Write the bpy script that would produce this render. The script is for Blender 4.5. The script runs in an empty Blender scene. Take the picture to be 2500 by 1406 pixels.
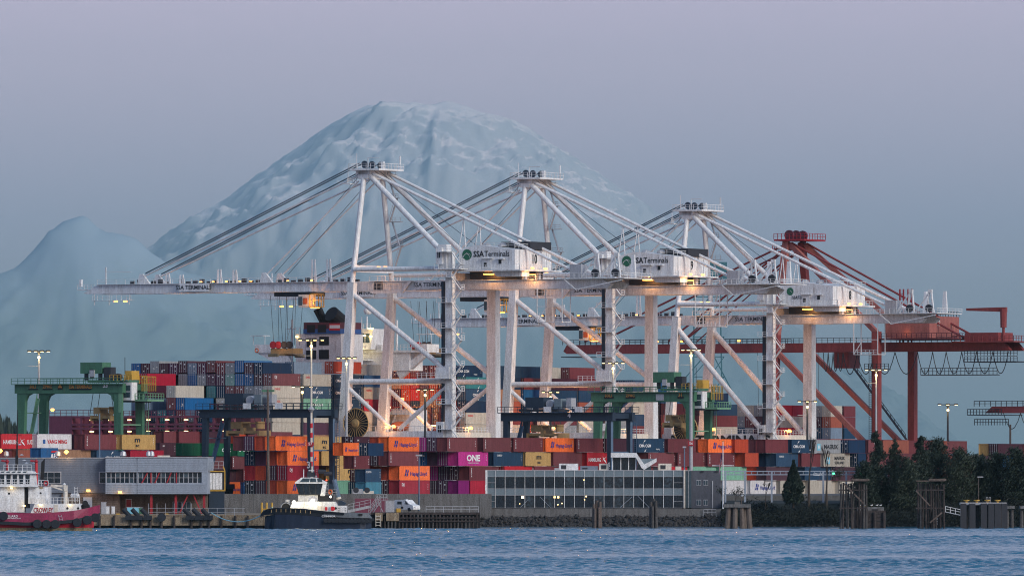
import bpy, math, random
import numpy as np
from mathutils import Vector, Matrix, noise
R = math.radians
random.seed(7)
C = bpy.context.scene.collection
# ------------------------------------------------------------------ camera, sky, sun, exposure
FOC, HY, CH = 23300.0, 1170.0, 9.0        # focal length in photo pixels, horizon row, camera height
scn = bpy.context.scene
cam = bpy.data.cameras.new('camera'); cam.lens = FOC*36/2500; cam.sensor_width = 36
cam.shift_y = (HY-703)/2500; cam.clip_start = 1; cam.clip_end = 200000
camo = bpy.data.objects.new('camera', cam); C.objects.link(camo)
camo.location = (0, 0, CH); camo.rotation_euler = (R(90), 0, 0); scn.camera = camo
SUN_EL, SUN_AZ = R(25), R(134)            # low soft light from behind the camera, to the right
w = bpy.data.worlds.new('World'); scn.world = w; w.use_nodes = True
nt = w.node_tree; nt.nodes.clear()
out = nt.nodes.new('ShaderNodeOutputWorld'); bg = nt.nodes.new('ShaderNodeBackground')
sky = nt.nodes.new('ShaderNodeTexSky'); sky.sky_type = 'NISHITA'; sky.sun_disc = False
sky.sun_elevation = R(3); sky.sun_rotation = SUN_AZ
tc = nt.nodes.new('ShaderNodeTexCoord'); sp = nt.nodes.new('ShaderNodeSeparateXYZ'); cr = nt.nodes.new('ShaderNodeValToRGB')
nt.links.new(tc.outputs['Generated'], sp.inputs[0]); nt.links.new(sp.outputs['Z'], cr.inputs['Fac'])
STOPS = [(0.0, (.12, .222, .272)), (.018, (.224, .292, .40)), (.028, (.33, .375, .56)), (.0438, (.66, .57, .80)), (.0502, (.73, .61, .87)),
         (.12, (.42, .45, .68)), (.35, (.21, .31, .55)), (1.0, (.12, .22, .43))]
e = cr.color_ramp.elements
e[0].position, e[0].color = STOPS[0][0], (*STOPS[0][1], 1)
e[1].position, e[1].color = STOPS[-1][0], (*STOPS[-1][1], 1)
for p_, c_ in STOPS[1:-1]:
    q = e.new(p_); q.color = (*c_, 1)
ms = nt.nodes.new('ShaderNodeMixRGB'); ms.blend_type = 'ADD'; ms.inputs['Fac'].default_value = .05
nt.links.new(cr.outputs['Color'], ms.inputs[1]); nt.links.new(sky.outputs['Color'], ms.inputs[2])
nt.links.new(ms.outputs[0], bg.inputs['Color']); bg.inputs['Strength'].default_value = 1.0
nt.links.new(bg.outputs[0], out.inputs[0])
sun = bpy.data.lights.new('sun', 'SUN'); sun.energy = 2.45; sun.angle = R(25); sun.color = (1, .96, .90)
suno = bpy.data.objects.new('sun', sun); C.objects.link(suno)
sd = Vector((math.sin(SUN_AZ)*math.cos(SUN_EL), math.cos(SUN_AZ)*math.cos(SUN_EL), math.sin(SUN_EL)))
suno.rotation_euler = sd.to_track_quat('Z', 'Y').to_euler(); suno.location = (60, -40, 300)
vs = scn.view_settings; vs.view_transform = 'Standard'; vs.look = 'None'; vs.gamma = 1; vs.exposure = 0.0
vs.use_curve_mapping = False
scn.cycles.volume_bounces = 0; scn.cycles.sample_clamp_indirect = 3; scn.cycles.filter_width = 1.05
# ------------------------------------------------------------------ helpers
TH = R(-30)                                # the terminal's axes: local x across the quay, local y along it
UX, UY, DX, DY = math.cos(TH), math.sin(TH), -math.sin(TH), math.cos(TH)
def WX(px, D): return (px-1250)*D/FOC
def WZ(py, D): return CH+(HY-py)*D/FOC
def W(px, py, D): return Vector((WX(px, D), D, WZ(py, D)))

def mat(name, col, rough=.6, metal=0, dirt=.25, scale=.5, streak=True, objcol=False, emit=None, attr=False, spec=.4, rust=0):
    m = bpy.data.materials.new(name); m.use_nodes = True
    n = m.node_tree.nodes; l = m.node_tree.links; b = n['Principled BSDF']
    b.inputs['Roughness'].default_value = rough; b.inputs['Metallic'].default_value = metal
    b.inputs['Specular IOR Level'].default_value = spec
    if emit:
        b.inputs['Base Color'].default_value = (*col, 1)
        b.inputs['Emission Color'].default_value = (*col, 1); b.inputs['Emission Strength'].default_value = emit
        return m
    if objcol:
        oi = n.new('ShaderNodeObjectInfo'); src = oi.outputs['Color']
    elif attr:
        at = n.new('ShaderNodeAttribute'); at.attribute_name = 'Col'; src = at.outputs['Color']
    else:
        rgb = n.new('ShaderNodeRGB'); rgb.outputs[0].default_value = (*col, 1); src = rgb.outputs[0]
    geo = n.new('ShaderNodeNewGeometry'); mp = n.new('ShaderNodeMapping'); l.new(geo.outputs['Position'], mp.inputs['Vector'])
    mp.inputs['Scale'].default_value = (scale*3, scale*3, scale*(.5 if streak else 3))
    ns = n.new('ShaderNodeTexNoise'); ns.inputs['Scale'].default_value = 1; ns.inputs['Detail'].default_value = 5; ns.inputs['Roughness'].default_value = .65
    l.new(mp.outputs[0], ns.inputs['Vector'])
    rp = n.new('ShaderNodeMapRange'); rp.inputs['From Min'].default_value = .38; rp.inputs['From Max'].default_value = .72
    rp.inputs['To Min'].default_value = 0; rp.inputs['To Max'].default_value = dirt*1.6
    l.new(ns.outputs['Fac'], rp.inputs['Value'])
    mx = n.new('ShaderNodeMixRGB'); mx.blend_type = 'MULTIPLY'; mx.inputs[2].default_value = (.42, .36, .32, 1)
    l.new(rp.outputs[0], mx.inputs[0]); l.new(src, mx.inputs[1])
    n2 = n.new('ShaderNodeTexNoise'); n2.inputs['Scale'].default_value = scale*9; n2.inputs['Detail'].default_value = 3
    l.new(geo.outputs['Position'], n2.inputs['Vector'])
    r2 = n.new('ShaderNodeMapRange'); r2.inputs['To Min'].default_value = 1-dirt*.9; r2.inputs['To Max'].default_value = 1+dirt*.9
    r2.inputs['From Min'].default_value = .25; r2.inputs['From Max'].default_value = .75
    l.new(n2.outputs['Fac'], r2.inputs['Value'])
    sc = n.new('ShaderNodeVectorMath'); sc.operation = 'SCALE'; l.new(mx.outputs[0], sc.inputs[0]); l.new(r2.outputs[0], sc.inputs['Scale'])
    if rust:
        m3 = n.new('ShaderNodeMapping'); m3.inputs['Scale'].default_value = (1.6, 1.6, .16); l.new(geo.outputs['Position'], m3.inputs['Vector'])
        n3 = n.new('ShaderNodeTexNoise'); n3.inputs['Scale'].default_value = 1; n3.inputs['Detail'].default_value = 6; n3.inputs['Roughness'].default_value = .7; l.new(m3.outputs[0], n3.inputs['Vector'])
        r3 = n.new('ShaderNodeMapRange'); r3.inputs['From Min'].default_value = .60; r3.inputs['From Max'].default_value = .72; r3.inputs['To Max'].default_value = rust; l.new(n3.outputs['Fac'], r3.inputs['Value'])
        m4 = n.new('ShaderNodeMixRGB'); m4.inputs[2].default_value = (.16, .075, .04, 1); l.new(r3.outputs[0], m4.inputs[0]); l.new(sc.outputs[0], m4.inputs[1]); l.new(m4.outputs[0], b.inputs['Base Color']); return m
    l.new(sc.outputs[0], b.inputs['Base Color'])
    return m
M = {}
for nm, a in dict(
    white=dict(col=(.76, .77, .77), rough=.45, dirt=.3, rust=.55), cream=dict(col=(.70, .64, .55), rough=.5), galv=dict(col=(.45, .46, .48), rough=.45, metal=.3),
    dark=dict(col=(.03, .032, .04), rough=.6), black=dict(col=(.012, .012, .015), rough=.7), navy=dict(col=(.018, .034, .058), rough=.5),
    steelblue=dict(col=(.10, .16, .24), rough=.5), green=dict(col=(.06, .17, .10), rough=.5, rust=.4), green2=dict(col=(.16, .33, .2), rough=.5),
    red=dict(col=(.25, .046, .045), rough=.55, dirt=.35), red2=dict(col=(.36, .12, .10), rough=.6, dirt=.35), brick=dict(col=(.35, .02, .03), rough=.5),
    hullred=dict(col=(.10, .022, .035), rough=.5), hullmar=dict(col=(.17, .04, .07), rough=.55), yellow=dict(col=(.55, .33, .05), rough=.5), gold=dict(col=(.42, .28, .12), rough=.5, metal=.2),
    orange=dict(col=(.55, .12, .03), rough=.5), concrete=dict(col=(.15, .15, .15), rough=.9, dirt=.5), tanconc=dict(col=(.30, .235, .16), rough=.9, dirt=.6),
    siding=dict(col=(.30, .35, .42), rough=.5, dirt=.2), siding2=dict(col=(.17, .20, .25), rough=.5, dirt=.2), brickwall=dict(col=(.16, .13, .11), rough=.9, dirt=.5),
    panel=dict(col=(.17, .22, .25), rough=.4, dirt=.2), annex=dict(col=(.085, .09, .11), rough=.6), glass=dict(col=(.012, .02, .03), rough=.08, dirt=.5, spec=.6),
    glass3=dict(col=(.03, .05, .065), rough=.15, dirt=1.0, spec=.6, streak=False, scale=.25), glass2=dict(col=(.04, .07, .09), rough=.1, dirt=.4, spec=.8), wood=dict(col=(.055, .044, .042), rough=.9, dirt=.6), woodlt=dict(col=(.13, .10, .085), rough=.9, dirt=.5), woodgrey=dict(col=(.085, .08, .078), rough=.9, dirt=.6),
    rubber=dict(col=(.018, .022, .03), rough=.8), ground=dict(col=(.10, .10, .10), rough=.9, dirt=.4, streak=False), rock=dict(col=(.05, .047, .046), rough=.95, dirt=.7, streak=False),
    leaf=dict(col=(.018, .034, .022), rough=.7, dirt=.6, streak=False), leaf2=dict(col=(.033, .05, .03), rough=.7, dirt=.6, streak=False), bark=dict(col=(.07, .055, .045), rough=.9, dirt=.5),
    magenta=dict(col=(.27, .02, .07), rough=.5, dirt=.35), boatred=dict(col=(.42, .015, .03), rough=.5), tan=dict(col=(.22, .18, .11), rough=.8, dirt=.5),
    bluehull=dict(col=(.02, .03, .055), rough=.4), greyhull=dict(col=(.13, .15, .17), rough=.5), txtblack=dict(col=(.02, .022, .025), dirt=.1), txtwhite=dict(col=(.75, .75, .75), dirt=.1),
    txtnavy=dict(col=(.02, .035, .22), dirt=.1), txtred=dict(col=(.55, .02, .03), dirt=.1), txtorange=dict(col=(.55, .25, .06), dirt=.1), txtgreen=dict(col=(.02, .13, .07), dirt=.1), txtblue=dict(col=(.03, .10, .30), dirt=.1), txtlblue=dict(col=(.20, .50, .62), dirt=.1),
    teal=dict(col=(.05, .16, .19), rough=.6), lgreen=dict(col=(.18, .42, .32), rough=.6), rope=dict(col=(.35, .65, .70), rough=.8), cable=dict(col=(.035, .04, .05), rough=.6), grass=dict(col=(.012, .018, .014), rough=.9, dirt=.6, streak=False),
    cont=dict(col=(1, 1, 1), rough=.6, dirt=.32, objcol=True, scale=.7, spec=.2, rust=.5), contmass=dict(col=(1, 1, 1), rough=.6, dirt=.3, attr=True, scale=.7, spec=.2, rust=.5),
).items(): M[nm] = mat(nm, **a)
def lampmat(nm, c, s): M[nm] = mat(nm, c, emit=s)
lampmat('lit_sodium', (1, .42, .08), 5); lampmat('lit_warm', (1, .70, .28), 4); lampmat('lit_white', (1, .9, .75), 10); lampmat('lit_red', (1, .05, .02), 6); lampmat('lit_green', (.1, 1, .4), 3)
lampmat('lit_pane', (.9, .75, .45), .25)

class MB:
    def __init__(s): s.v = []; s.f = []
    def add(s, vs, fs):
        o = len(s.v); s.v += [tuple(v) for v in vs]; s.f += [tuple(o+i for i in f) for f in fs]; return s
    def box(s, x0, x1, y0, y1, z0, z1):
        return s.add([(x0, y0, z0), (x1, y0, z0), (x1, y1, z0), (x0, y1, z0), (x0, y0, z1), (x1, y0, z1), (x1, y1, z1), (x0, y1, z1)],
            [(0, 3, 2, 1), (4, 5, 6, 7), (0, 1, 5, 4), (1, 2, 6, 5), (2, 3, 7, 6), (3, 0, 4, 7)])
    def beam(s, p, q, w_, h, w2=None, h2=None, up=(0, 0, 1)):
        p, q = Vector(p), Vector(q); d = (q-p).normalized(); up = Vector(up)
        if abs(d.dot(up)) > .97: up = Vector((0, 1, 0))
        a = d.cross(up).normalized(); b = a.cross(d).normalized()
        w2 = w_ if w2 is None else w2; h2 = h if h2 is None else h2; vs = []
        for c, ww, hh in ((p, w_, h), (q, w2, h2)):
            for i, j in ((-1, -1), (1, -1), (1, 1), (-1, 1)): vs.append(c+a*ww/2*i+b*hh/2*j)
        return s.add(vs, [(0, 1, 2, 3), (7, 6, 5, 4), (0, 4, 5, 1), (1, 5, 6, 2), (2, 6, 7, 3), (3, 7, 4, 0)])
    def tube(s, p, q, r, n=8, r2=None):
        p, q = Vector(p), Vector(q); d = (q-p).normalized(); up = Vector((0, 0, 1)) if abs(d.z) < .95 else Vector((0, 1, 0))
        a = d.cross(up).normalized(); b = a.cross(d); r2 = r if r2 is None else r2; vs = []
        for c, rr in ((p, r), (q, r2)):
            for i in range(n):
                t = 2*math.pi*i/n; vs.append(c+a*rr*math.cos(t)+b*rr*math.sin(t))
        fs = [(i, (i+1) % n, n+(i+1) % n, n+i) for i in range(n)]+[tuple(range(n))[::-1], tuple(range(n, 2*n))]
        return s.add(vs, fs)
    def path(s, pts, r, n=5):
        for a, b in zip(pts, pts[1:]): s.tube(a, b, r, n)
        return s
    def prism(s, pts, y0, y1):                # outline in (x, z), extruded along y
        n = len(pts); vs = [(x, y0, z) for x, z in pts]+[(x, y1, z) for x, z in pts]
        return s.add(vs, [tuple(range(n)), tuple(range(n, 2*n))[::-1]]+[(i, n+i, n+(i+1) % n, (i+1) % n) for i in range(n)])
    def prismx(s, pts, x0, x1):               # outline in (y, z), extruded along x
        n = len(pts); vs = [(x0, y, z) for y, z in pts]+[(x1, y, z) for y, z in pts]
        return s.add(vs, [tuple(range(n))[::-1], tuple(range(n, 2*n))]+[(i, (i+1) % n, n+(i+1) % n, n+i) for i in range(n)])
    def prismz(s, pts, z0, z1):
        n = len(pts); vs = [(x, y, z0) for x, y in pts]+[(x, y, z1) for x, y in pts]
        return s.add(vs, [tuple(range(n))[::-1], tuple(range(n, 2*n))]+[(i, (i+1) % n, n+(i+1) % n, n+i) for i in range(n)])
    def lathe(s, prof, c, axis='z', n=14):
        vs = []; c = Vector(c)
        for r, h in prof:
            for i in range(n):
                t = 2*math.pi*i/n; a, b = r*math.cos(t), r*math.sin(t)
                vs.append(c+(Vector((a, b, h)) if axis == 'z' else Vector((a, h, b)) if axis == 'y' else Vector((h, a, b))))
        m = len(prof); fs = [(k*n+i, k*n+(i+1) % n, (k+1)*n+(i+1) % n, (k+1)*n+i) for k in range(m-1) for i in range(n)]
        return s.add(vs, fs+[tuple(range(n)), tuple(range((m-1)*n, m*n))])
    def rail(s, p, q, h=1.15, step=1.6, t=.09):
        p, q = Vector(p), Vector(q); L = (q-p).length; n = max(1, round(L/step)); z = Vector((0, 0, 1))
        for i in range(n+1):
            c = p.lerp(q, i/n); s.beam(c, c+z*h, t, t)
        s.beam(p+z*h, q+z*h, t, t); s.beam(p+z*h*.52, q+z*h*.52, t*.8, t*.8); return s
    def ladder(s, p, q, w_=.5, t=.06):
        p, q = Vector(p), Vector(q); a = Vector((w_/2, 0, 0))
        s.beam(p-a, q-a, t, t); s.beam(p+a, q+a, t, t); n = max(2, int((q-p).length/.45))
        for i in range(n): c = p.lerp(q, (i+.5)/n); s.beam(c-a, c+a, t*.8, t*.8)
        return s
    def shell(s, st, deck=True):              # (x, half width low, z low, half width high, z high)
        n = len(st); vs = []
        for x, a, za, b, zb in st: vs += [(x, -a, za), (x, -b, zb), (x, b, zb), (x, a, za)]
        fs = []
        for i in range(n-1):
            o, q = 4*i, 4*i+4
            fs += [(o, q, q+1, o+1), (o+3, o+2, q+2, q+3)]
            if deck: fs += [(o+1, q+1, q+2, o+2)]
        fs += [(0, 1, 2, 3), (4*n-4, 4*n-1, 4*n-2, 4*n-3)]
        return s.add(vs, fs)
    def mesh(s, name='mesh'):
        me = bpy.data.meshes.new(name); me.from_pydata(s.v, [], s.f); me.update(); return me
    def part(s, name, m, parent=None, kind=None, smooth=False, loc=None, label=None):
        me = s.mesh(name)
        import bmesh
        if len(s.f) < 60000:
            bm = bmesh.new(); bm.from_mesh(me); bmesh.ops.recalc_face_normals(bm, faces=bm.faces); bm.to_mesh(me); bm.free()
        o = bpy.data.objects.new(name, me); C.objects.link(o); me.materials.append(M[m] if isinstance(m, str) else m)
        if parent: o.parent = parent
        if kind: o['kind'] = kind
        if label: o['label'] = label
        if loc: o.location = loc
        if smooth:
            me.shade_smooth()
        return o
def thing(name, label, cat, loc=(0, 0, 0), rotz=0, group=None):
    o = bpy.data.objects.new(name, None); C.objects.link(o); o.location = loc; o.rotation_euler = (0, 0, rotz)
    o.empty_display_size = .5; o['label'] = label; o['category'] = cat
    if group: o['group'] = group
    return o
def tag(o, label, cat, group=None, kind=None):
    if label: o['label'] = label
    if cat: o['category'] = cat
    if group: o['group'] = group
    if kind: o['kind'] = kind
    return o
_lamp = {}
def light(parent, pos, col=(1, .45, .12), power=400, rad=.25):
    k = (col, power, rad)
    if k not in _lamp:
        L = bpy.data.lights.new('lamp_glow', 'POINT'); L.color = col; L.energy = power; L.shadow_soft_size = rad*.4; _lamp[k] = L
    o = bpy.data.objects.new('lamp_glow', _lamp[k]); C.objects.link(o); o.location = pos
    if parent: o.parent = parent
    return o
_txt = {}
def textmesh(s, h, sx=1, bold=.012):
    k = (s, h, sx, bold)
    if k not in _txt:
        cu = bpy.data.curves.new('t', 'FONT'); cu.body = s; cu.size = h/.72; cu.offset = bold*h; cu.resolution_u = 2
        cu.align_x = 'CENTER'
        o = bpy.data.objects.new('t', cu); me = bpy.data.meshes.new_from_object(o); bpy.data.objects.remove(o)
        for v in me.vertices: v.co.x *= sx
        me.name = 'lettering'; _txt[k] = me
    return _txt[k]
def put_text(parent, s, h, pos, face='y', m='txtblack', sx=1, bold=.012, name='lettering'):
    me = textmesh(s, h, sx, bold)
    o = bpy.data.objects.new(name, me); C.objects.link(o)
    if not me.materials: me.materials.append(None)
    o.material_slots[0].link = 'OBJECT'; o.material_slots[0].material = M[m]
    o.parent = parent; o.location = pos; o.rotation_euler = (R(90), 0, 0) if face == 'y' else (R(90), 0, R(90))
    return o
_dec = {}
def decal(parent, key, polys, pos, face='y', m='txtblack', name='logo', scale=1):
    if key not in _dec:
        mb = MB()
        for pts in polys: mb.add([(x, y, 0) for x, y in pts], [tuple(range(len(pts)))])
        _dec[key] = mb.mesh('logo'); _dec[key].materials.append(None)
    o = bpy.data.objects.new(name, _dec[key]); C.objects.link(o)
    o.material_slots[0].link = 'OBJECT'; o.material_slots[0].material = M[m]
    o.parent = parent; o.location = pos; o.scale = (scale,)*3; o.rotation_euler = (R(90), 0, 0) if face == 'y' else (R(90), 0, R(90))
    return o
def arc(cx, cy, r, a0, a1, t0, t1, n=8):
    out_ = []
    for i in range(n):
        a, b = R(a0+(a1-a0)*i/n), R(a0+(a1-a0)*(i+1)/n); ta, tb = t0+(t1-t0)*i/n, t0+(t1-t0)*(i+1)/n
        out_.append([(cx+r*math.cos(a), cy+r*math.sin(a)), (cx+r*math.cos(b), cy+r*math.sin(b)), (cx+(r+tb)*math.cos(b), cy+(r+tb)*math.sin(b)), (cx+(r+ta)*math.cos(a), cy+(r+ta)*math.sin(a))])
    return out_
def disc(r, n=24): return [[(r*math.cos(2*math.pi*i/n), r*math.sin(2*math.pi*i/n)) for i in range(n)]]
# ------------------------------------------------------------------ setting: water, terminal ground, far shore, mountains, haze
GZ = 5.9                                   # terminal ground level
CX0, CD0 = WX(858, 2180), 2180.0           # near waterside leg of the first crane
CT = [0, 74.0, 152.8, 203.8]               # crane positions along the quay
def quay(u, v): return (CX0+UX*u+DX*v, CD0+UY*u+DY*v)
def sheet(name, xs, ys, z, m):
    mb = MB(); mb.add([(xs[0], ys[0], z), (xs[1], ys[0], z), (xs[1], ys[1], z), (xs[0], ys[1], z)], [(0, 1, 2, 3)])
    return mb.part(name, m, kind='structure')
# water
m = bpy.data.materials.new('sea_water'); m.use_nodes = True; n = m.node_tree.nodes; l = m.node_tree.links; b = n['Principled BSDF']
b.inputs['Base Color'].default_value = (.010, .115, .19, 1); b.inputs['Roughness'].default_value = .14; b.inputs['Specular Tint'].default_value = (.55, .85, 1, 1); b.inputs['IOR'].default_value = 1.33
g = n.new('ShaderNodeNewGeometry')
def wave(sx, sy, det, rot):
    mp = n.new('ShaderNodeMapping'); mp.inputs['Scale'].default_value = (sx, sy, 1); mp.inputs['Rotation'].default_value = (0, 0, rot); l.new(g.outputs['Position'], mp.inputs[0])
    q = n.new('ShaderNodeTexNoise'); q.inputs['Scale'].default_value = 1; q.inputs['Detail'].default_value = det; q.inputs['Roughness'].default_value = .6; l.new(mp.outputs[0], q.inputs['Vector']); return q.outputs['Fac']
a1 = wave(.30, .035, 4, R(2)); a2 = wave(.9, .075, 3, R(-3)); a3 = wave(.02, .006, 2, 0)
def mth(op, a, b_):
    q = n.new('ShaderNodeMath'); q.operation = op
    for i, v in enumerate((a, b_)):
        if isinstance(v, (int, float)): q.inputs[i].default_value = v
        else: l.new(v, q.inputs[i])
    return q.outputs[0]
hh = mth('ADD', mth('MULTIPLY', a1, 1.6), mth('MULTIPLY', a2, .8)); hh = mth('MULTIPLY', hh, mth('ADD', mth('MULTIPLY', a3, 1.2), .4))
bp = n.new('ShaderNodeBump'); bp.inputs['Strength'].default_value = 1.0; bp.inputs['Distance'].default_value = .25; l.new(hh, bp.inputs['Height']); l.new(bp.outputs[0], b.inputs['Normal'])
M['sea'] = m
def sea():
    """one water surface: wind waves as real relief in the near reach, flat beyond"""
    g = np.random.default_rng(5)
    ys = 858+(1760-858)*np.linspace(0, 1, 1900); nx = 560; S = np.linspace(-1, 1, nx)
    Y = np.repeat(ys[:, None], nx, 1).astype(np.float32); X = (S[None, :]*(.06*Y+12)).astype(np.float32)
    Z = np.zeros_like(X)
    for k in range(50):
        lam = 1.2*(4.5/1.2)**g.random(); th = g.normal(R(86), R(34)); kk = 2*math.pi/lam; ph = g.uniform(0, 6.28); amp = .045*lam/6.28
        Z += amp*np.sin(kk*(X*math.cos(th)+Y*math.sin(th))+ph+1.2*np.sin(X*.09*g.random()+Y*.03*g.random()+k))
    gust = .8+.5*np.sin(X*.021+Y*.009+2*np.sin(Y*.017))*np.sin(Y*.013+X*.006)
    Z = Z*gust*np.clip((1-abs(S[None, :]))*12, 0, 1)*np.clip((ys[:, None]-860)/20, 0, 1)*np.clip((1758-ys[:, None])/20, 0, 1)
    V = np.stack([X, Y, Z], -1).reshape(-1, 3); nv = len(V); ny = len(ys)
    i = np.arange(ny-1)[:, None]*nx+np.arange(nx-1)[None, :]; Q = np.stack([i, i+1, i+nx+1, i+nx], -1).reshape(-1, 4)
    c = [0, nx-1, ny*nx-1, (ny-1)*nx]                       # corners of the relief patch
    o = [(-14000, 400, 0), (14000, 400, 0), (14000, 93000, 0), (-14000, 93000, 0)]
    V = np.vstack([V, o]); ex = [(nv, nv+1, c[1], c[0]), (nv+1, nv+2, c[2], c[1]), (nv+2, nv+3, c[3], c[2]), (nv+3, nv, c[0], c[3])]
    Q = np.vstack([Q, ex]); me = bpy.data.meshes.new('water'); me.vertices.add(len(V)); me.vertices.foreach_set('co', V.ravel())
    me.loops.add(Q.size); me.loops.foreach_set('vertex_index', Q.ravel().astype(np.int32)); me.polygons.add(len(Q))
    me.polygons.foreach_set('loop_start', np.arange(0, Q.size, 4, dtype=np.int32)); me.update(calc_edges=True); me.validate(); me.materials.append(M['sea'])
    o = bpy.data.objects.new('water', me); C.objects.link(o); o['kind'] = 'structure'
sea()

# terminal ground: a raised slab from the retaining wall to the quay edge
def fr(px, D): return (WX(px, D), D)
qa, qb = quay(-2.5, -60), quay(-2.5, 1400)
mb = MB(); pts = [fr(-500, 1816), fr(505, 1816), fr(505, 1846), fr(1190, 1852), fr(1700, 1872), fr(2900, 1900), (1500, 2100), (1500, 3600), qb, qa, (qa[0]-140, qa[1]+82)]
pts = pts[:-1]+[(qa[0]-55, qa[1]-35), (-190, 2100), (-190, 1816)]
pts = [fr(-500, 1816), fr(505, 1816), fr(505, 1846), fr(1190, 1852), fr(1700, 1872), fr(2900, 1900), (1500, 2100), (1500, 3600), qb, qa, (-200, 2080)]
mb.prismz(pts, -.5, GZ); mb.part('ground', 'ground', kind='structure')
# lower apron behind the timber quay
mb = MB(); mb.prismz([fr(-500, 1752), fr(640, 1752), fr(1165, 1775), fr(1165, 1851.9), fr(505.2, 1845.9), fr(505, 1815.9), fr(-500, 1815.9)], 1.2, 2.55); mb.part('quay_apron', 'tanconc', kind='structure')
# far land
mb = MB(); mb.prismz([(-900, 3300), (900, 3300), (1500, 3700), (1500, 9000), (-2600, 9000)], -.5, 4); mb.part('far_shore', 'ground', kind='structure')

# distant wood on the left edge and low on the shore
def far_wood():
    rng = np.random.default_rng(3); V = []; F = []
    for i in range(260):
        px = rng.uniform(-160, 330); D = rng.uniform(3500, 4300)
        top = np.interp(px, [-160, 0, 12, 45, 60, 80, 130, 330], [985, 1000, 1010, 1035, 1045, 1052, 1062, 1066]) + rng.uniform(-5, 12)
        x = WX(px, D); zt = WZ(top, D); r = (zt-4)*.16
        for k in range(7):
            z0 = 4+(zt-4)*k/7; z1 = min(zt, z0+(zt-4)*.26); rr = r*(1-k/7)*rng.uniform(.8, 1.2); o = len(V)
            for t in range(6):
                a = t*math.pi/3+k; V.append((x+rr*math.cos(a)*rng.uniform(.8, 1.15), D+rr*math.sin(a), z0))
            V.append((x, D, z1)); F += [(o+t, o+(t+1) % 6, o+6) for t in range(6)]
    mb = MB(); mb.v = V; mb.f = F; o = mb.part('distant_forest', 'leaf', kind='stuff'); tag(o, 'dark evergreen wood far behind the left gantry crane', 'forest')
far_wood()

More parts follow.
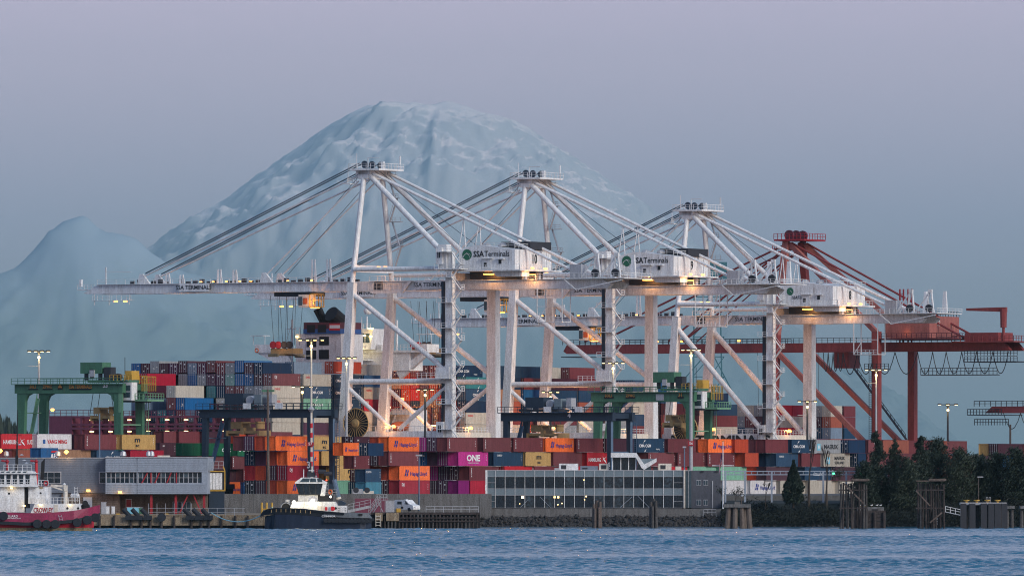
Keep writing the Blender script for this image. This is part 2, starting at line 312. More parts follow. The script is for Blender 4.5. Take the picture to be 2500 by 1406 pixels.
# mountains: height fields at their real distance
def mountain(name, label, outline, D, foot, amp, seed, snow, rockc, forest, zs, ze, step=90, cat='mountain'):
    xs_ = np.array([WX(p[0], D) for p in outline]); zs_ = np.array([WZ(p[1], D) for p in outline])
    ic = int(np.argmax(zs_)); xc = xs_[ic]
    x = np.arange(xs_[0], xs_[-1], step); y = np.arange(-foot, foot*.6, step*1.1); X, Y = np.meshgrid(x, y)
    dx = X-xc; r = np.sqrt(dx**2+Y**2); cs = np.where(r > 1, dx/np.maximum(r, 1), 0)
    hr = np.interp(xc+r, xs_, zs_, right=0); hl = np.interp(xc-r, xs_, zs_, left=0)
    H = hr*(1+cs)/2+hl*(1-cs)/2
    N = np.zeros_like(H); rid = np.zeros_like(H)
    th = np.arctan2(Y, dx)
    for j in range(H.shape[0]):
        for i in range(H.shape[1]):
            p = Vector((X[j, i]/1500+seed, Y[j, i]/1500, 0)); q = Vector((math.cos(th[j, i])*3.2+seed, math.sin(th[j, i])*3.2, r[j, i]/5200))
            N[j, i] = noise.fractal(p*3.6, .62, 2.1, 8); rid[j, i] = 1-2*abs(noise.fractal(q, 1, 2, 4))
    sil = np.clip(np.abs(Y)/600, .12, 1)
    k = amp*np.clip(r/1500, .12, 1)*sil
    H = H+k*(.34*N+.30*(rid-.5))+14*N
    ed = np.clip(np.minimum(X-x[0], x[-1]-X)/1500, 0, 1)*np.clip((Y+foot)/2500, 0, 1); H = H*ed
    V = np.stack([X.ravel(), Y.ravel()+D, H.ravel()-3], 1); nx = len(x); F = []
    for j in range(len(y)-1):
        o = j*nx; F += [(o+i, o+i+1, o+nx+i+1, o+nx+i) for i in range(nx-1)]
    me = bpy.data.meshes.new(name); me.from_pydata(V.tolist(), [], F); me.update(); me.shade_smooth()
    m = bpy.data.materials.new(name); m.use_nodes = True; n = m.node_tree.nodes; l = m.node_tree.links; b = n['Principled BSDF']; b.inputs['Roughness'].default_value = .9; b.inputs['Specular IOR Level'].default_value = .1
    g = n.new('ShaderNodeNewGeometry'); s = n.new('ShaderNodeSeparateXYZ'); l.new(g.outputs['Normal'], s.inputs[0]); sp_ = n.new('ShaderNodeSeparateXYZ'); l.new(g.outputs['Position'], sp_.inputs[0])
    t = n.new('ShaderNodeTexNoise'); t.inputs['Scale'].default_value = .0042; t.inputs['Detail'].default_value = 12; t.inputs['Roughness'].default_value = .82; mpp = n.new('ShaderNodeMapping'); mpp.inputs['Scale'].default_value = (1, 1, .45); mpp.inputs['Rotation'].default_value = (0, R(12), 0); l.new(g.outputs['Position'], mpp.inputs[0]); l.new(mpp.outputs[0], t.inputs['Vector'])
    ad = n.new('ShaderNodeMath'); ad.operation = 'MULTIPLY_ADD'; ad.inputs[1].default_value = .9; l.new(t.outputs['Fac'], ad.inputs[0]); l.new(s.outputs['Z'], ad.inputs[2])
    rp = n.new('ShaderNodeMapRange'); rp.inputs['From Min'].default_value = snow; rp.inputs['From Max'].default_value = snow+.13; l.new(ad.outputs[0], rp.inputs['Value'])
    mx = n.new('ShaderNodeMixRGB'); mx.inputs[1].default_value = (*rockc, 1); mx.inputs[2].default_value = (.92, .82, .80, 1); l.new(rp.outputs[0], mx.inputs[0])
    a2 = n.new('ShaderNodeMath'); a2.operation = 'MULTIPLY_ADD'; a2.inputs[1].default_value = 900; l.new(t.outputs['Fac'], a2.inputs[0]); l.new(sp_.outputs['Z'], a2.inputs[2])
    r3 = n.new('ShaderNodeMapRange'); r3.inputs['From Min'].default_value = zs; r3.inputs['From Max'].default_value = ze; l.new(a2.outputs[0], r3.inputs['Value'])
    m2 = n.new('ShaderNodeMixRGB'); m2.inputs[1].default_value = (*forest, 1); l.new(mx.outputs[0], m2.inputs[2]); l.new(r3.outputs[0], m2.inputs[0]); l.new(m2.outputs[0], b.inputs['Base Color'])  # low slopes blend to a sky-matched tone: haze fade put into the colour
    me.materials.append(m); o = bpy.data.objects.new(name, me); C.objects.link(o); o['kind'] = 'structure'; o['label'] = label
    return o
RAIN = [(-420, 1120), (-150, 1020), (60, 900), (200, 760), (340, 630), (440, 555), (520, 505), (600, 455), (700, 385), (780, 325), (850, 278), (900, 258), (960, 254), (1010, 262), (1060, 255), (1090, 246), (1140, 262), (1185, 278),
        (1240, 288), (1290, 315), (1340, 348), (1400, 385), (1500, 450), (1600, 520), (1700, 600), (1820, 720), (2000, 860), (2250, 1000), (2600, 1120)]
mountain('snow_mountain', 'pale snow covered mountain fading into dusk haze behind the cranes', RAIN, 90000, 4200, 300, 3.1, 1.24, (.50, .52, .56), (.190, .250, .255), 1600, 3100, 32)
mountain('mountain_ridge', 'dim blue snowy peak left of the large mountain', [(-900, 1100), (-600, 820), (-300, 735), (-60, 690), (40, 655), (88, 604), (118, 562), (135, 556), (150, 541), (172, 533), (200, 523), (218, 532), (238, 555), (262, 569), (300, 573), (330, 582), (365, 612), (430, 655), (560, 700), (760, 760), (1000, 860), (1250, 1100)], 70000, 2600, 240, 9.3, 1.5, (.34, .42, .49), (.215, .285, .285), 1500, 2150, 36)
# haze: one closed box of even thin air round everything
mb = MB(); mb.box(-15000, 15000, -300, 94500, -1.2, 4300)
hz = mb.part('haze', 'dark', kind='stuff'); hz['label'] = 'thin bluish dusk haze filling the air over the harbour'; hz['category'] = 'haze'
m = bpy.data.materials.new('haze'); m.use_nodes = True; n = m.node_tree.nodes; n.clear(); o_ = n.new('ShaderNodeOutputMaterial'); pv = n.new('ShaderNodeVolumePrincipled')
pv.inputs['Color'].default_value = (.445, .70, .77, 1); pv.inputs['Density'].default_value = 1.1e-5; pv.inputs['Anisotropy'].default_value = 0
m.node_tree.links.new(pv.outputs[0], o_.inputs['Volume']); hz.data.materials.clear(); hz.data.materials.append(m)
# ------------------------------------------------------------------ containers
COL = dict(MAR=(.20, .052, .062), DMR=(.072, .018, .036), PUR=(.10, .025, .07), ORG=(.95, .22, .055), ORR=(.50, .085, .03), YEL=(.62, .40, .16), BRN=(.30, .16, .06), MAG=(.50, .025, .25), DMG=(.24, .012, .16),
    NAV=(.012, .04, .095), NV2=(.022, .065, .13), BLU=(.02, .14, .34), TEA=(.03, .22, .24), GRN=(.02, .18, .085), LGR=(.22, .46, .33), CRI=(.45, .02, .06), RED=(.50, .03, .045), WHT=(.66, .65, .66), GRY=(.34, .36, .38),
    BEI=(.52, .48, .41), LBL=(.10, .32, .44), BLK=(.02, .022, .03), DGN=(.01, .07, .05), TAN=(.46, .26, .16), PGN=(.25, .45, .40), SGY=(.24, .32, .42), SAL=(.42, .13, .09))
COL = {k: tuple((.80 if max(v) < .5 else .92)*max(x*1.12-.12*max(v)*.5-.0, x*.75) for x in v) for k, v in COL.items()}
CNAME = dict(MAR='maroon', DMR='dark maroon', PUR='dark purple', ORG='bright orange', ORR='rusty orange', YEL='mustard yellow', BRN='brown', MAG='magenta', DMG='deep magenta', NAV='dark navy', NV2='navy blue', BLU='blue', TEA='teal',
    GRN='green', LGR='pale green', CRI='crimson', RED='red', WHT='white', GRY='grey', BEI='beige', LBL='light blue', BLK='near black', DGN='dark green', TAN='tan', PGN='mint green', SGY='slate blue grey', SAL='salmon red')
CW = 2.44
def corr(mb, axis, a0, a1, z0, z1, base, depth, period):
    # trapezoid corrugated sheet; axis 'y': a runs along y on plane x=base; axis 'x': runs along x on plane y=base
    n = int((a1-a0)/period); p = (a1-a0)/n; pr = []
    for i in range(n):
        s = a0+i*p; pr += [(s, 0), (s+.35*p, 0), (s+.5*p, -depth), (s+.85*p, -depth)]
    pr.append((a1, 0)); vs = []
    for a, d in pr:
        for z in (z0, z1): vs.append((base+d, a, z) if axis == 'y' else (a, base-d, z))
    mb.add(vs, [(2*i, 2*i+2, 2*i+3, 2*i+1) for i in range(len(pr)-1)])
_cm = {}
def cont_meshes(L, h):
    if (L, h) in _cm: return _cm[(L, h)]
    b = MB()
    b.box(-CW+.06, -.06, .25, L-.04, .12, h-.04)
    corr(b, 'y', .14, L-.14, .16, h-.12, -.012, .045, .42)
    for y0 in (0, L-.14):
        for x0 in (-CW, -.14): b.box(x0, x0+.14, y0, y0+.14, 0, h)
    for x0 in (-CW, -.10): b.box(x0, x0+.10, .14, L-.14, 0, .16); b.box(x0, x0+.10, .14, L-.14, h-.12, h-.005)
    b.box(-CW+.14, -.14, 0, .12, 0, .15); b.box(-CW+.14, -.14, 0, .12, h-.13, h-.005)
    body = b.mesh('container'); body.materials.append(M['cont'])
    e = MB(); corr(e, 'x', -CW+.14, -.14, .15, h-.13, .11, .055, .26)
    ew = e.mesh('end_wall'); ew.materials.append(M['cont'])
    d = MB(); d.box(0, (CW-.3)/2-.02, .03, .09, .16, h-.14)
    for k in range(1, 4): d.box(.04, (CW-.3)/2-.06, .018, .03, .16+(h-.3)*k/4-.05, .16+(h-.3)*k/4)
    door = d.mesh('door'); door.materials.append(M['cont'])
    r = MB()
    for x in (-2.05, -1.5, -.95, -.4):
        r.box(x-.025, x+.025, -.03, .02, .1, h-.06)
        for z in (.3, h*.42, h-.35): r.box(x-.09, x+.09, -.035, .017, z, z+.07)
    rods = r.mesh('lock_rods'); rods.materials.append(M['galv'])
    k = MB()
    for x in (-CW-.004, -.17):
        for z in (-.004, h-.11): k.box(x, x+.175, -.006, .17, z, z+.115)
    cst = k.mesh('corner_castings'); cst.materials.append(M['dark'])
    p = MB(); p.box(-.9, -.55, .01, .022, h*.66, h*.66+.28); p.box(-1.95, -1.55, .01, .022, h*.75, h*.75+.2); p.box(-.8, -.6, .01, .022, h*.3, h*.3+.2)
    plate = p.mesh('markings'); plate.materials.append(M['txtwhite'])
    _cm[(L, h)] = (body, ew, door, rods, cst, plate); return _cm[(L, h)]
LOGO_H = [[(0, 0), (.32, 0), (.5, .55), (.18, .55)], [(.2, .62), (.52, .62), (.68, 1.25), (.36, 1.25)], [(.55, -.1), (.85, .0), (.98, .55), (.62, .55)], [(.7, .62), (1.02, .62), (1.12, 1.05), (.88, 1.25)]]
STAR = [[(r*math.cos(a), r*math.sin(a)) for i in range(14) for r, a in [((.5 if i % 2 == 0 else .22), math.pi*i/7+.2)]]]
SWAN = [[(-.9, -.45), (-.3, .1), (.9, .6), (.1, .35), (-.2, .3)], [(-.6, .7), (-.1, .2), (.5, -.1), (.9, -.6), (.3, -.35), (-.2, 0)]]
def brand(o, key, L, h):
    """the print on the long side (x = 0 plane of the container)"""
    T = lambda s, hh, y, z, m='txtwhite', sx=1, bold=.02: put_text(o, s, hh, (.028, y, z), 'x', m, sx, bold)
    if key == 'HAP':
        if L > 8: decal(o, 'h', LOGO_H, (.028, L*.17, h*.30), 'x', 'txtnavy', 'logo', 1.05).scale = (1.5, 1.05, 1); T('Hapag-Lloyd', .78, L*.63, h*.34, 'txtnavy', 1.25)
        else: decal(o, 'h', LOGO_H, (.028, L*.12, h*.32), 'x', 'txtnavy', 'logo', .7); T('Hapag-Lloyd', .5, L*.62, h*.34, 'txtnavy', 1.0)
    elif key == 'MSC': T('m', 1.0, L*.46, h*.50, 'txtblack', 2.0, .04); T('sc', .62, L*.46, h*.18, 'txtblack', 1.9, .04); T('IIIIII', .16, L*.07, h*.5, 'txtblack', .5)
    elif key == 'ONE': T('ONE', 1.25, L*.5, h*.36, 'txtwhite', 1.5, .05); T('OCEAN NETWORK EXPRESS', .2, L*.5, h*.18, 'txtwhite', 1.2)
    elif key in ('CMA', 'CMB'):
        y = L*.48 if key == 'CMA' else L*.27
        T('CMA CGM', .62, y, h*.38, 'txtwhite', 1.3, .03)
        decal(o, 'a1', arc(0, 0, 1, 95, 150, .28, .02), (.028, y+.2, h*.48), 'x', 'txtwhite', 'logo', 1.0); decal(o, 'a2', arc(0, 0, 1, 275, 330, .28, .02), (.028, y-.3, h*.46), 'x', 'txtwhite', 'logo', 1.0)
        if key == 'CMB': T('shipping', .3, L*.72, h*.2, 'txtwhite', 1.2)
    elif key == 'OOC': T('OOCL', .42, L*.18, h*.66, 'txtred', 1.5, .05)
    elif key == 'APL': T('APL', .95, L*.78, h*.22, 'txtwhite', 1.25, .05); decal(o, 'bar', [[(-1.2, 0), (1.0, 0), (1.2, .35), (-1, .35)]], (.028, L*.78, h*.66), 'x', 'txtred')
    elif key == 'COS': T('COSCO', .72, L*.62, h*.32, 'txtblue', 1.6, .05)
    elif key == 'HSD': T('HAMBURG', .8, L*.27, h*.33, 'txtwhite', 1.0, .02); T('SUD', .8, L*.83, h*.33, 'txtwhite', 1.0, .02); decal(o, 'sw', SWAN, (.028, L*.6, h*.45), 'x', 'txtwhite', 'logo', 1.15)
    elif key == 'YML': T('YANG MING', .72, L*.58, h*.38, 'txtred', 1.25, .03); decal(o, 'y', [[(0, 0), (.8, 0), (.8, .8), (0, .8)]], (.028, L*.17, h*.36), 'x', 'txtblue')
    elif key == 'MSK': decal(o, 'sq', [[(-.75, -.75), (.75, -.75), (.75, .75), (-.75, .75)]], (.028, L*.17, h*.45), 'x', 'txtlblue'); decal(o, 'st', STAR, (.034, L*.17, h*.45), 'x', 'txtwhite', 'logo', 1.1); T('MAERSK', .95, L*.63, h*.32, 'txtblack', 1.35, .03)
    elif key == 'MSL': decal(o, 'sq', [[(-.75, -.75), (.75, -.75), (.75, .75), (-.75, .75)]], (.028, L*.17, h*.45), 'x', 'txtlblue'); decal(o, 'st', STAR, (.034, L*.17, h*.45), 'x', 'txtwhite', 'logo', 1.1); T('MAERSK', .75, L*.6, h*.52, 'txtblack', 1.25, .03); T('SEALAND', .6, L*.6, h*.2, 'txtblack', 1.25, .03)
    elif key == 'DJ': T('DJ', .6, L*.12, h*.62, 'txtwhite', 1.3, .04)
    elif key == 'KL': T('K', 1.1, L*.55, h*.3, 'txtwhite', 1.6, .03); T('L I N E', .7, L*.82, h*.3, 'txtwhite', 1.0, .03)
    elif key == 'CSC': T('CASC', .7, L*.68, h*.34, 'txtwhite', 1.4, .05)
    elif key == 'SC': T('S  C', .75, L*.3, h*.36, 'txtwhite', 1.3, .05); T('I', 1.6, L*.68, h*.2, 'txtwhite', 1.8, .06)
    elif key == 'EIT': T('EMC', .3, L*.25, h*.7, 'txtwhite', 1.0)
    elif key == 'TEX': # vertical line of small characters near one end
        for i in range(5): T('TEXTX'[i], .27, L*.07, h*.76-i*.38, 'txtwhite', 1.6, .05)
    elif key == 'NED': T('NEDLLOYD', .5, L*.5, h*.35, 'txtwhite', 1.3, .03)
    elif key == 'COM': T('COSCO', .34, L*.2, h*.7, 'txtwhite', 1.3, .04)
    if L > 5: # small code marks on every long side
        for i in range(4): put_text(o, 'IIII', .14, (.028, L*.935, h*.72-i*.34), 'x', 'txtwhite', 1.2, .03)
PRINT = dict(HAP='dark blue lettering', MSC='black lettering', ONE='large white lettering', CMA='white lettering between two arcs', CMB='white lettering between two arcs', OOC='small red lettering', APL='white lettering under a red bar',
    COS='blue lettering', HSD='white lettering and bird mark', YML='red lettering', MSK='black lettering and pale blue star square', MSL='two lines of black lettering', DJ='two white letters', KL='white letters', CSC='white lettering', SC='white letters and bar',
    EIT='small white code', TEX='a column of white letters', NED='white lettering', COM='small white lettering')
ALL = []     # every container: dict(pos, L, h, col, key, endtype, where, size)
def add_c(pos, L, h, col, key=None, end='door', block='yard', sort=0):
    ALL.append(dict(p=pos, L=L, h=h, c=col, k=key, e=end, b=block, s=sort))
def lane(px, D, u=0, v=0):   # world x, y of a near corner seen at column px at distance D, moved by u, v along the terminal axes
    return WX(px, D)+UX*u+DX*v, D+UY*u+DY*v
L40, L20, HC, STD = 12.19, 6.06, 2.9, 2.59
def D_front(px): return 1815+.13*px
def row(block, tier, groups, z0=GZ, dz=2.95, h=HC, Df=D_front, sort=0):
    for g in groups:
        px, sidecol, key = g[0], g[1], g[2]; ends = g[3] if len(g) > 3 else []; L = g[4] if len(g) > 4 else L40; off = g[5] if len(g) > 5 else 0
        D = Df(px)+off; z = z0+dz*tier
        for i, c in enumerate([sidecol]+list(ends)):
            if c is None: continue
            x, y = lane(px, D, -2.52*i)
            hid = (block in ('left', 'right') and tier < 2) or (block == 'front' and tier < 2 and 1225 < px < 1690) or (block == 'front' and px > 2230 and tier < 3)
            add_c((x, y, z), L, h, c, key if i == 0 else None, 'door' if (c in ('DMR', 'PUR', 'NAV', 'BLU', 'MAG', 'DMG', 'CRI', 'BLK') and random.random() < .6) else 'wall', block, 2000 if hid else sort)
# front stacks, bottom tier 0 to top tier 3   (near corner column, side colour, print, [end colours to the left], length, extra distance)
row('front', 3, [(673, 'ORG', 'HAP', ['ORR', 'PUR', 'MAR']), (757, 'YEL', 'MSC', ['BRN']), (865, 'DMR', 'EIT', ['DMR'], L20), (949, 'ORG', 'HAP', ['ORR', 'NAV']),
    (1092, 'MAR', 'TEX', ['PUR', 'MAG', 'DMR']), (1180, 'MAR', 'TEX', ['BLK']), (1254, 'MAR', 'TEX', []), (1332, 'ORG', 'HAP', ['DMR']), (1408, 'MAR', 'TEX', ['BLK']), (1480, 'DMR', None, []), (1556, 'NV2', 'CMB', ['NAV', 'MAR']),
    (1631, 'MAR', None, ['BLK']), (1729, 'ORG', 'HAP', ['ORR']), (1794, 'ORR', None, [], L20), (1869, 'MAR', None, ['MAR', 'NAV', 'ORR']), (1933, 'NV2', 'CMB', []), (1988, 'GRY', 'MSK', []), (2072, 'NAV', None, ['NAV', 'NAV']), (2120, 'MAR', 'EIT', ['MAR']),
    (2156, 'SAL', None, []), (2208, 'MAR', None, [], L40, 10), (2250, 'SAL', None, [], L40, 20), (2300, 'MAR', None, [], L40, 25)])
row('front', 2, [(701, 'ORG', 'HAP', ['ORR', 'PUR', 'NAV']), (785, 'YEL', 'MSC', ['BRN']), (949, 'MAR', 'TEX', ['DMR', 'ORR']), (1119, 'MAG', 'ONE', ['DMG', 'PUR', 'BLU', 'DMR']), (1205, 'NV2', 'COM', ['BLK']), (1283, 'YEL', 'MSC', ['MAR']),
    (1351, 'MAR', None, []), (1433, 'RED', 'HSD', ['CRI', 'GRY']), (1583, 'MAR', 'TEX', ['DMR']), (1655, 'MAR', 'TEX', ['BLK']), (1728, 'MAR', 'TEX', ['BLK']), (1819, 'ORR', None, ['ORR'], L20), (1895, 'NV2', 'COM', ['NAV', 'ORR']), (1957, 'MAR', None, []), (2011, 'BEI', 'MSL', ['GRY']),
    (2095, 'NAV', None, ['NAV']), (2118, 'MAR', None, []), (2180, 'MAR', None, [], L40, 8), (2260, 'MAR', None, ['NAV'], L40, 20)])
row('front', 1, [(701, 'CRI', 'DJ', ['DMR', 'ORR', 'RED']), (821, 'YEL', 'MSC', ['BRN', 'BLK']), (975, 'ORG', 'HAP', ['ORR', 'ORR', 'BLK']), (1146, 'MAR', 'TEX', ['DMR', 'PUR', 'MAG', 'PUR']), (1232, 'RED', None, []), (1305, 'MAR', None, ['RED']), (1380, 'RED', None, []), (1455, 'MAR', None, []),
    (1530, 'MAR', None, []), (1610, 'RED', None, []), (1690, 'LGR', None, []), (1756, 'LGR', None, []), (1871, 'DMR', None, ['ORR', 'DMR']), (1965, 'NV2', 'NED', []), (2040, 'DMR', None, ['MAR'])])
row('front', 0, [(701, 'ORG', 'HAP', ['ORR', 'DMR', 'BLK']), (821, 'LGR', None, ['BLK', 'ORR']), (975, 'CRI', 'DJ', ['DMR', 'DGN']), (1119, 'DMG', None, ['PUR', 'DMR'], L20), (1148, 'CRI', 'KL', ['DMR']), (1240, 'MAR', None, []), (1330, 'NAV', None, []), (1420, 'MAR', None, []), (1500, 'DMR', None, []), (1590, 'MAR', None, []),
    (1680, 'BEI', None, []), (1765, 'WHT', None, []), (1832, 'WHT', 'HAP', ['WHT', 'CRI']), (1905, 'BEI', None, ['WHT']), (1975, 'BEI', None, []), (2050, 'BEI', None, ['WHT'])])
# short boxes standing in front of the second stack
for t_, px_, c_, k_ in ((3, 838, 'ORG', 'HAP'), (2, 864, 'MAR', 'TEX'), (1, 892, 'NV2', 'COM'), (0, 893, 'LBL', None)):
    D_ = 1903; x, y = lane(px_, D_); add_c((x, y, GZ+2.62*t_), L20, STD, c_, k_, 'wall', 'front')
for px_, c_, k_, t_ in ((877+22, 'NAV', None, 3), (880, 'DMR', None, 1), (878, 'NAV', None, 0), (868, 'NAV', None, 0)):
    D_ = 1925; x, y = lane(px_, D_); add_c((x, y, GZ+2.62*t_), L20, STD, c_, k_, 'door', 'front')
# left block, behind the long grey shed
DL = lambda px: 1826+.10*px
row('left', 3, [(3, 'RED', 'HSD', []), (91, 'WHT', 'YML', []), (207, 'MAR', 'TEX', ['DMR']), (298, 'YEL', 'MSC', ['BRN'])], Df=DL, dz=2.95, z0=GZ+.1)
row('left', 2, [(-40, 'MAR', None, ['DMR']), (41, 'SAL', None, ['MAR']), (141, 'TAN', None, ['MAR']), (236, 'NV2', 'CMA', ['NAV', 'NAV']), (318, 'CRI', None, [])], Df=DL)  # tan box is a white side with peach lamplight put into its colour
row('left', 1, [(-20, 'MAR', None, []), (60, 'NAV', None, []), (150, 'MAR', None, []), (236, 'GRY', None, []), (318, 'BLU', None, [])], Df=DL)
row('left', 0, [(-20, 'BLU', None, []), (60, 'MAR', None, []), (150, 'GRN', None, []), (236, 'MAR', None, []), (318, 'NAV', None, [])], Df=DL)
x, y = lane(100, 1822); add_c((x, y, GZ+2.62*2+1.3), L20, STD, 'BLU', 'APL', 'wall', 'left'); x, y = lane(100, 1822); add_c((x, y, GZ+2.62+1.3), L20, STD, 'NAV', None, 'wall', 'left')
# stacks between the shed and the first front stack
DM = lambda px: 1936+.10*(px-550)
row('middle', 3, [(390, 'DMR', 'EIT', [], L20, -10), (444, 'GRN', None, ['ORR', ]), (500, 'GRN', 'CSC', [], L40, 0), (580, 'GRN', 'SC', ['CRI'], L20)], Df=DM, dz=2.62, h=STD)
row('middle', 2, [(396, 'MAR', None, ['MAR']), (480, 'MAR', None, []), (567, 'MAR', 'TEX', ['MAR'], L20), (606, 'DMR', None, ['DMR'], L20)], Df=DM, dz=2.62, h=STD)
row('middle', 1, [(500, 'DMR', None, []), (566, 'ORG', None, ['ORG'], L20, 14), (594, 'MAR', 'TEX', ['DMR'], L20), (622, 'DGN', None, [], L20, 14)], Df=DM, dz=2.62, h=STD)
row('middle', 0, [(500, 'NAV', None, []), (553, 'ORG', 'HAP', [], L20), (595, 'BLU', 'COM', [], L20), (630, 'BLK', None, [], L20, 14)], Df=DM, dz=2.62, h=STD)
DB = lambda px: 1985+.10*(px-550)
row('rear', 4, [(400, 'MAR', None, ['DMR', 'MAR']), (437, 'MAR', None, ['MAR']), (500, 'DMR', None, []), (572, 'ORR', None, ['ORR']), (606, 'MAR', None, ['ORR']), (640, 'MAR', None, ['MAR'])], Df=DB, dz=2.62, h=STD)
# far right stacks behind the trees
DR = lambda px: 2120+.12*(px-2200)
row('right', 3, [(2437, 'DMR', None, ['YEL']), (2449, 'MAR', None, [], L40, 3), (2520, 'MAR', None, [])], Df=DR, dz=2.75, z0=GZ)
row('right', 2, [(2250, 'NAV', None, ['MAR']), (2315, 'SAL', None, []), (2354, 'BEI', None, [], L20), (2400, 'DMR', None, ['NAV', 'LGR']), (2440, 'BLU', None, ['GRY']), (2500, 'MAR', None, [])], Df=DR, dz=2.75)
row('right', 1, [(2120, 'NAV', None, []), (2180, 'MAR', None, []), (2260, 'SAL', None, []), (2330, 'MAR', None, []), (2400, 'DMR', None, ['BEI']), (2470, 'NAV', None, [])], Df=DR, dz=2.75)
row('right', 0, [(2120, 'MAR', None, []), (2180, 'WHT', None, []), (2260, 'NAV', None, []), (2330, 'BEI', None, []), (2400, 'MAR', None, []), (2470, 'GRN', None, [])], Df=DR, dz=2.75)
# ------------------------------------------------------------------ containers stowed on the ship
SU = -5.0                                  # quay side lane, measured from the crane rail
def v_of(px, n=0):
    u = SU-2.52*n; k = (px-1250)/FOC       # CX0+UX u + DX v = k (CD0+UY u+DY v)
    return (k*(CD0+UY*u)-CX0-UX*u)/(DX-k*DY)
ZT = 35.8                                  # top of the highest tier
def ztop_px(py, px):  # world height for a row seen at py above column px (quay lane)
    v = v_of(px); return WZ(py, quay(SU, v)[1])
OCC = {}
def bay(idx, px, L, cols, tops, sides, tp=2.77):
    """cols: {tier: [lane colours]} ; tops: per lane top tier index; sides: {(lane, tier): (colour, print)}"""
    v = v_of(px)
    for n, top in enumerate(tops):
        for j in range(top, 10):
            if top < 0: continue
            OCC[(idx, n, j)] = dict(v=v, L=L, sides=sides.get((n, j)), col=cols(n, j))
RC = random.Random(21)
def pal(weights):
    ks = list(weights); ws = [weights[k] for k in ks]
    return lambda n, j: RC.choices(ks, ws)[0]
PA = pal(dict(DMR=5, PUR=4, MAR=3, GRY=3, BLU=3, TEA=2, NAV=2, PGN=1, SGY=1, BEI=1))
PB = pal(dict(DMR=4, MAR=4, ORR=3, TAN=4, NAV=3, PUR=1, BEI=1, SGY=1))
PC = pal(dict(BEI=4, GRY=4, NAV=5, DMR=3, MAR=2, NV2=3, TEA=1))
def fixed(tbl, base): return lambda n, j: tbl.get((n, j)) or base(n, j)
# bay at the stern: only a few boxes left on it
t0 = [9]*20; t0[10] = 1; t0[9] = 9; t0[7] = 2; t0[6] = 3; t0[5] = 4; t0[8] = 4; t0[4] = 4
b0 = [5]*21
bay(0, 591, L40, fixed({(7, 3): 'MAR', (6, 3): 'BLU', (7, 2): 'BEI'}, PA), [5, 5, 5, 5, 4, 4, 3, 2, 4, 4, 1]+[6]*4, {(10, 1): ('CRI', None), (10, 2): ('DMR', None), (10, 3): ('SGY', 'COS'), (7, 2): ('BEI', 'OOC'), (6, 3): ('BLU', 'APL'), (7, 3): ('MAR', None)})
top1 = ['NAV', 'NAV', 'DMR', 'BLU', 'GRY', 'MAR', 'MAR', 'PUR', 'SGY', 'DMR', 'PUR', 'DMR', 'GRY', 'DMR', 'BLU', 'NAV']
r1 = ['MAR', 'BLU', 'BLU', 'BLU', 'PGN', 'PUR', 'PUR', 'GRY', 'BLU', 'GRY', 'TEA', 'MAR', 'BEI']; r1 = ['MAR', 'DMR', 'BLU', 'BLU', 'PGN', 'PUR', 'PUR', 'GRY', 'BLU', 'GRY', 'TEA', 'MAR', 'DMR']
r2 = ['BEI', 'GRY', 'GRY', 'MAR', 'MAR', 'NAV', 'TEA', 'MAR', 'PUR']; r3 = ['BEI', 'GRY', 'TEA', 'MAR', 'DMR']
tb = {(n, 0): c for n, c in enumerate(top1)}; tb.update({(n, 1): c for n, c in enumerate(r1)}); tb.update({(n, 2): c for n, c in enumerate(r2)}); tb.update({(n, 3): c for n, c in enumerate(r3)})
bay(1, 665, L40, fixed(tb, PA), [1]+[0]*14, {(0, 1): ('MAR', 'DJ'), (0, 2): ('BEI', 'OOC'), (0, 3): ('BEI', 'OOC'), (0, 4): ('BEI', 'OOC'), (0, 5): ('BEI', None), (0, 6): ('NV2', 'CMA')})
bay(2, 741, L40, fixed({(1, 0): 'BLU', (2, 0): 'NAV'}, PA), [1]+[0]*14, {(1, 0): ('SGY', None), (0, 1): ('BEI', 'OOC'), (0, 2): ('NV2', 'CMA'), (0, 3): ('LGR', 'CMA'), (0, 4): ('BEI', None), (0, 5): ('PUR', None), (0, 6): ('TAN', 'OOC'), (0, 7): ('TAN', 'OOC')})
bay(3, 815, L40, fixed({(0, 0): 'ORR', (1, 0): 'TAN', (0, 1): 'NAV', (0, 2): 'NAV', (0, 3): 'NAV'}, PA), [0]*12, {(0, 0): ('ORR', None), (0, 1): ('NV2', 'CMB'), (0, 2): ('NAV', 'CMB'), (0, 3): ('NV2', 'CMA'), (0, 4): ('NV2', 'CMA'), (0, 5): ('GRY', None)})
bay(4, 889, L40, fixed({(1, 0): 'TAN', (0, 1): 'NAV', (0, 2): 'BRN', (0, 3): 'CRI'}, PA), [1]+[0]*11, {(1, 0): ('BEI', 'OOC'), (0, 1): ('BLU', None), (0, 2): ('BEI', 'OOC'), (0, 3): ('CRI', 'DJ'), (0, 4): ('BEI', None), (0, 5): ('BEI', None)})
FOR = {(9, 0): 'DMR', (8, 0): 'MAR', (7, 0): 'DMR', (6, 0): 'ORR', (5, 0): 'MAR', (4, 0): 'DMR', (3, 0): 'MAR', (2, 0): 'DMR', (7, 1): 'TAN', (6, 1): 'ORR', (5, 1): 'RED', (4, 1): 'PUR', (3, 1): 'ORR', (2, 1): 'DMR', (7, 2): 'DMR', (6, 2): 'ORR', (5, 2): 'RED', (4, 2): 'TAN',
    (3, 2): 'ORR', (2, 2): 'RED', (6, 3): 'MAR', (5, 3): 'NAV', (4, 3): 'TAN', (3, 3): 'TAN', (2, 3): 'GRY', (5, 4): 'BEI', (4, 4): 'TAN', (3, 4): 'TAN', (2, 4): 'DMR'}
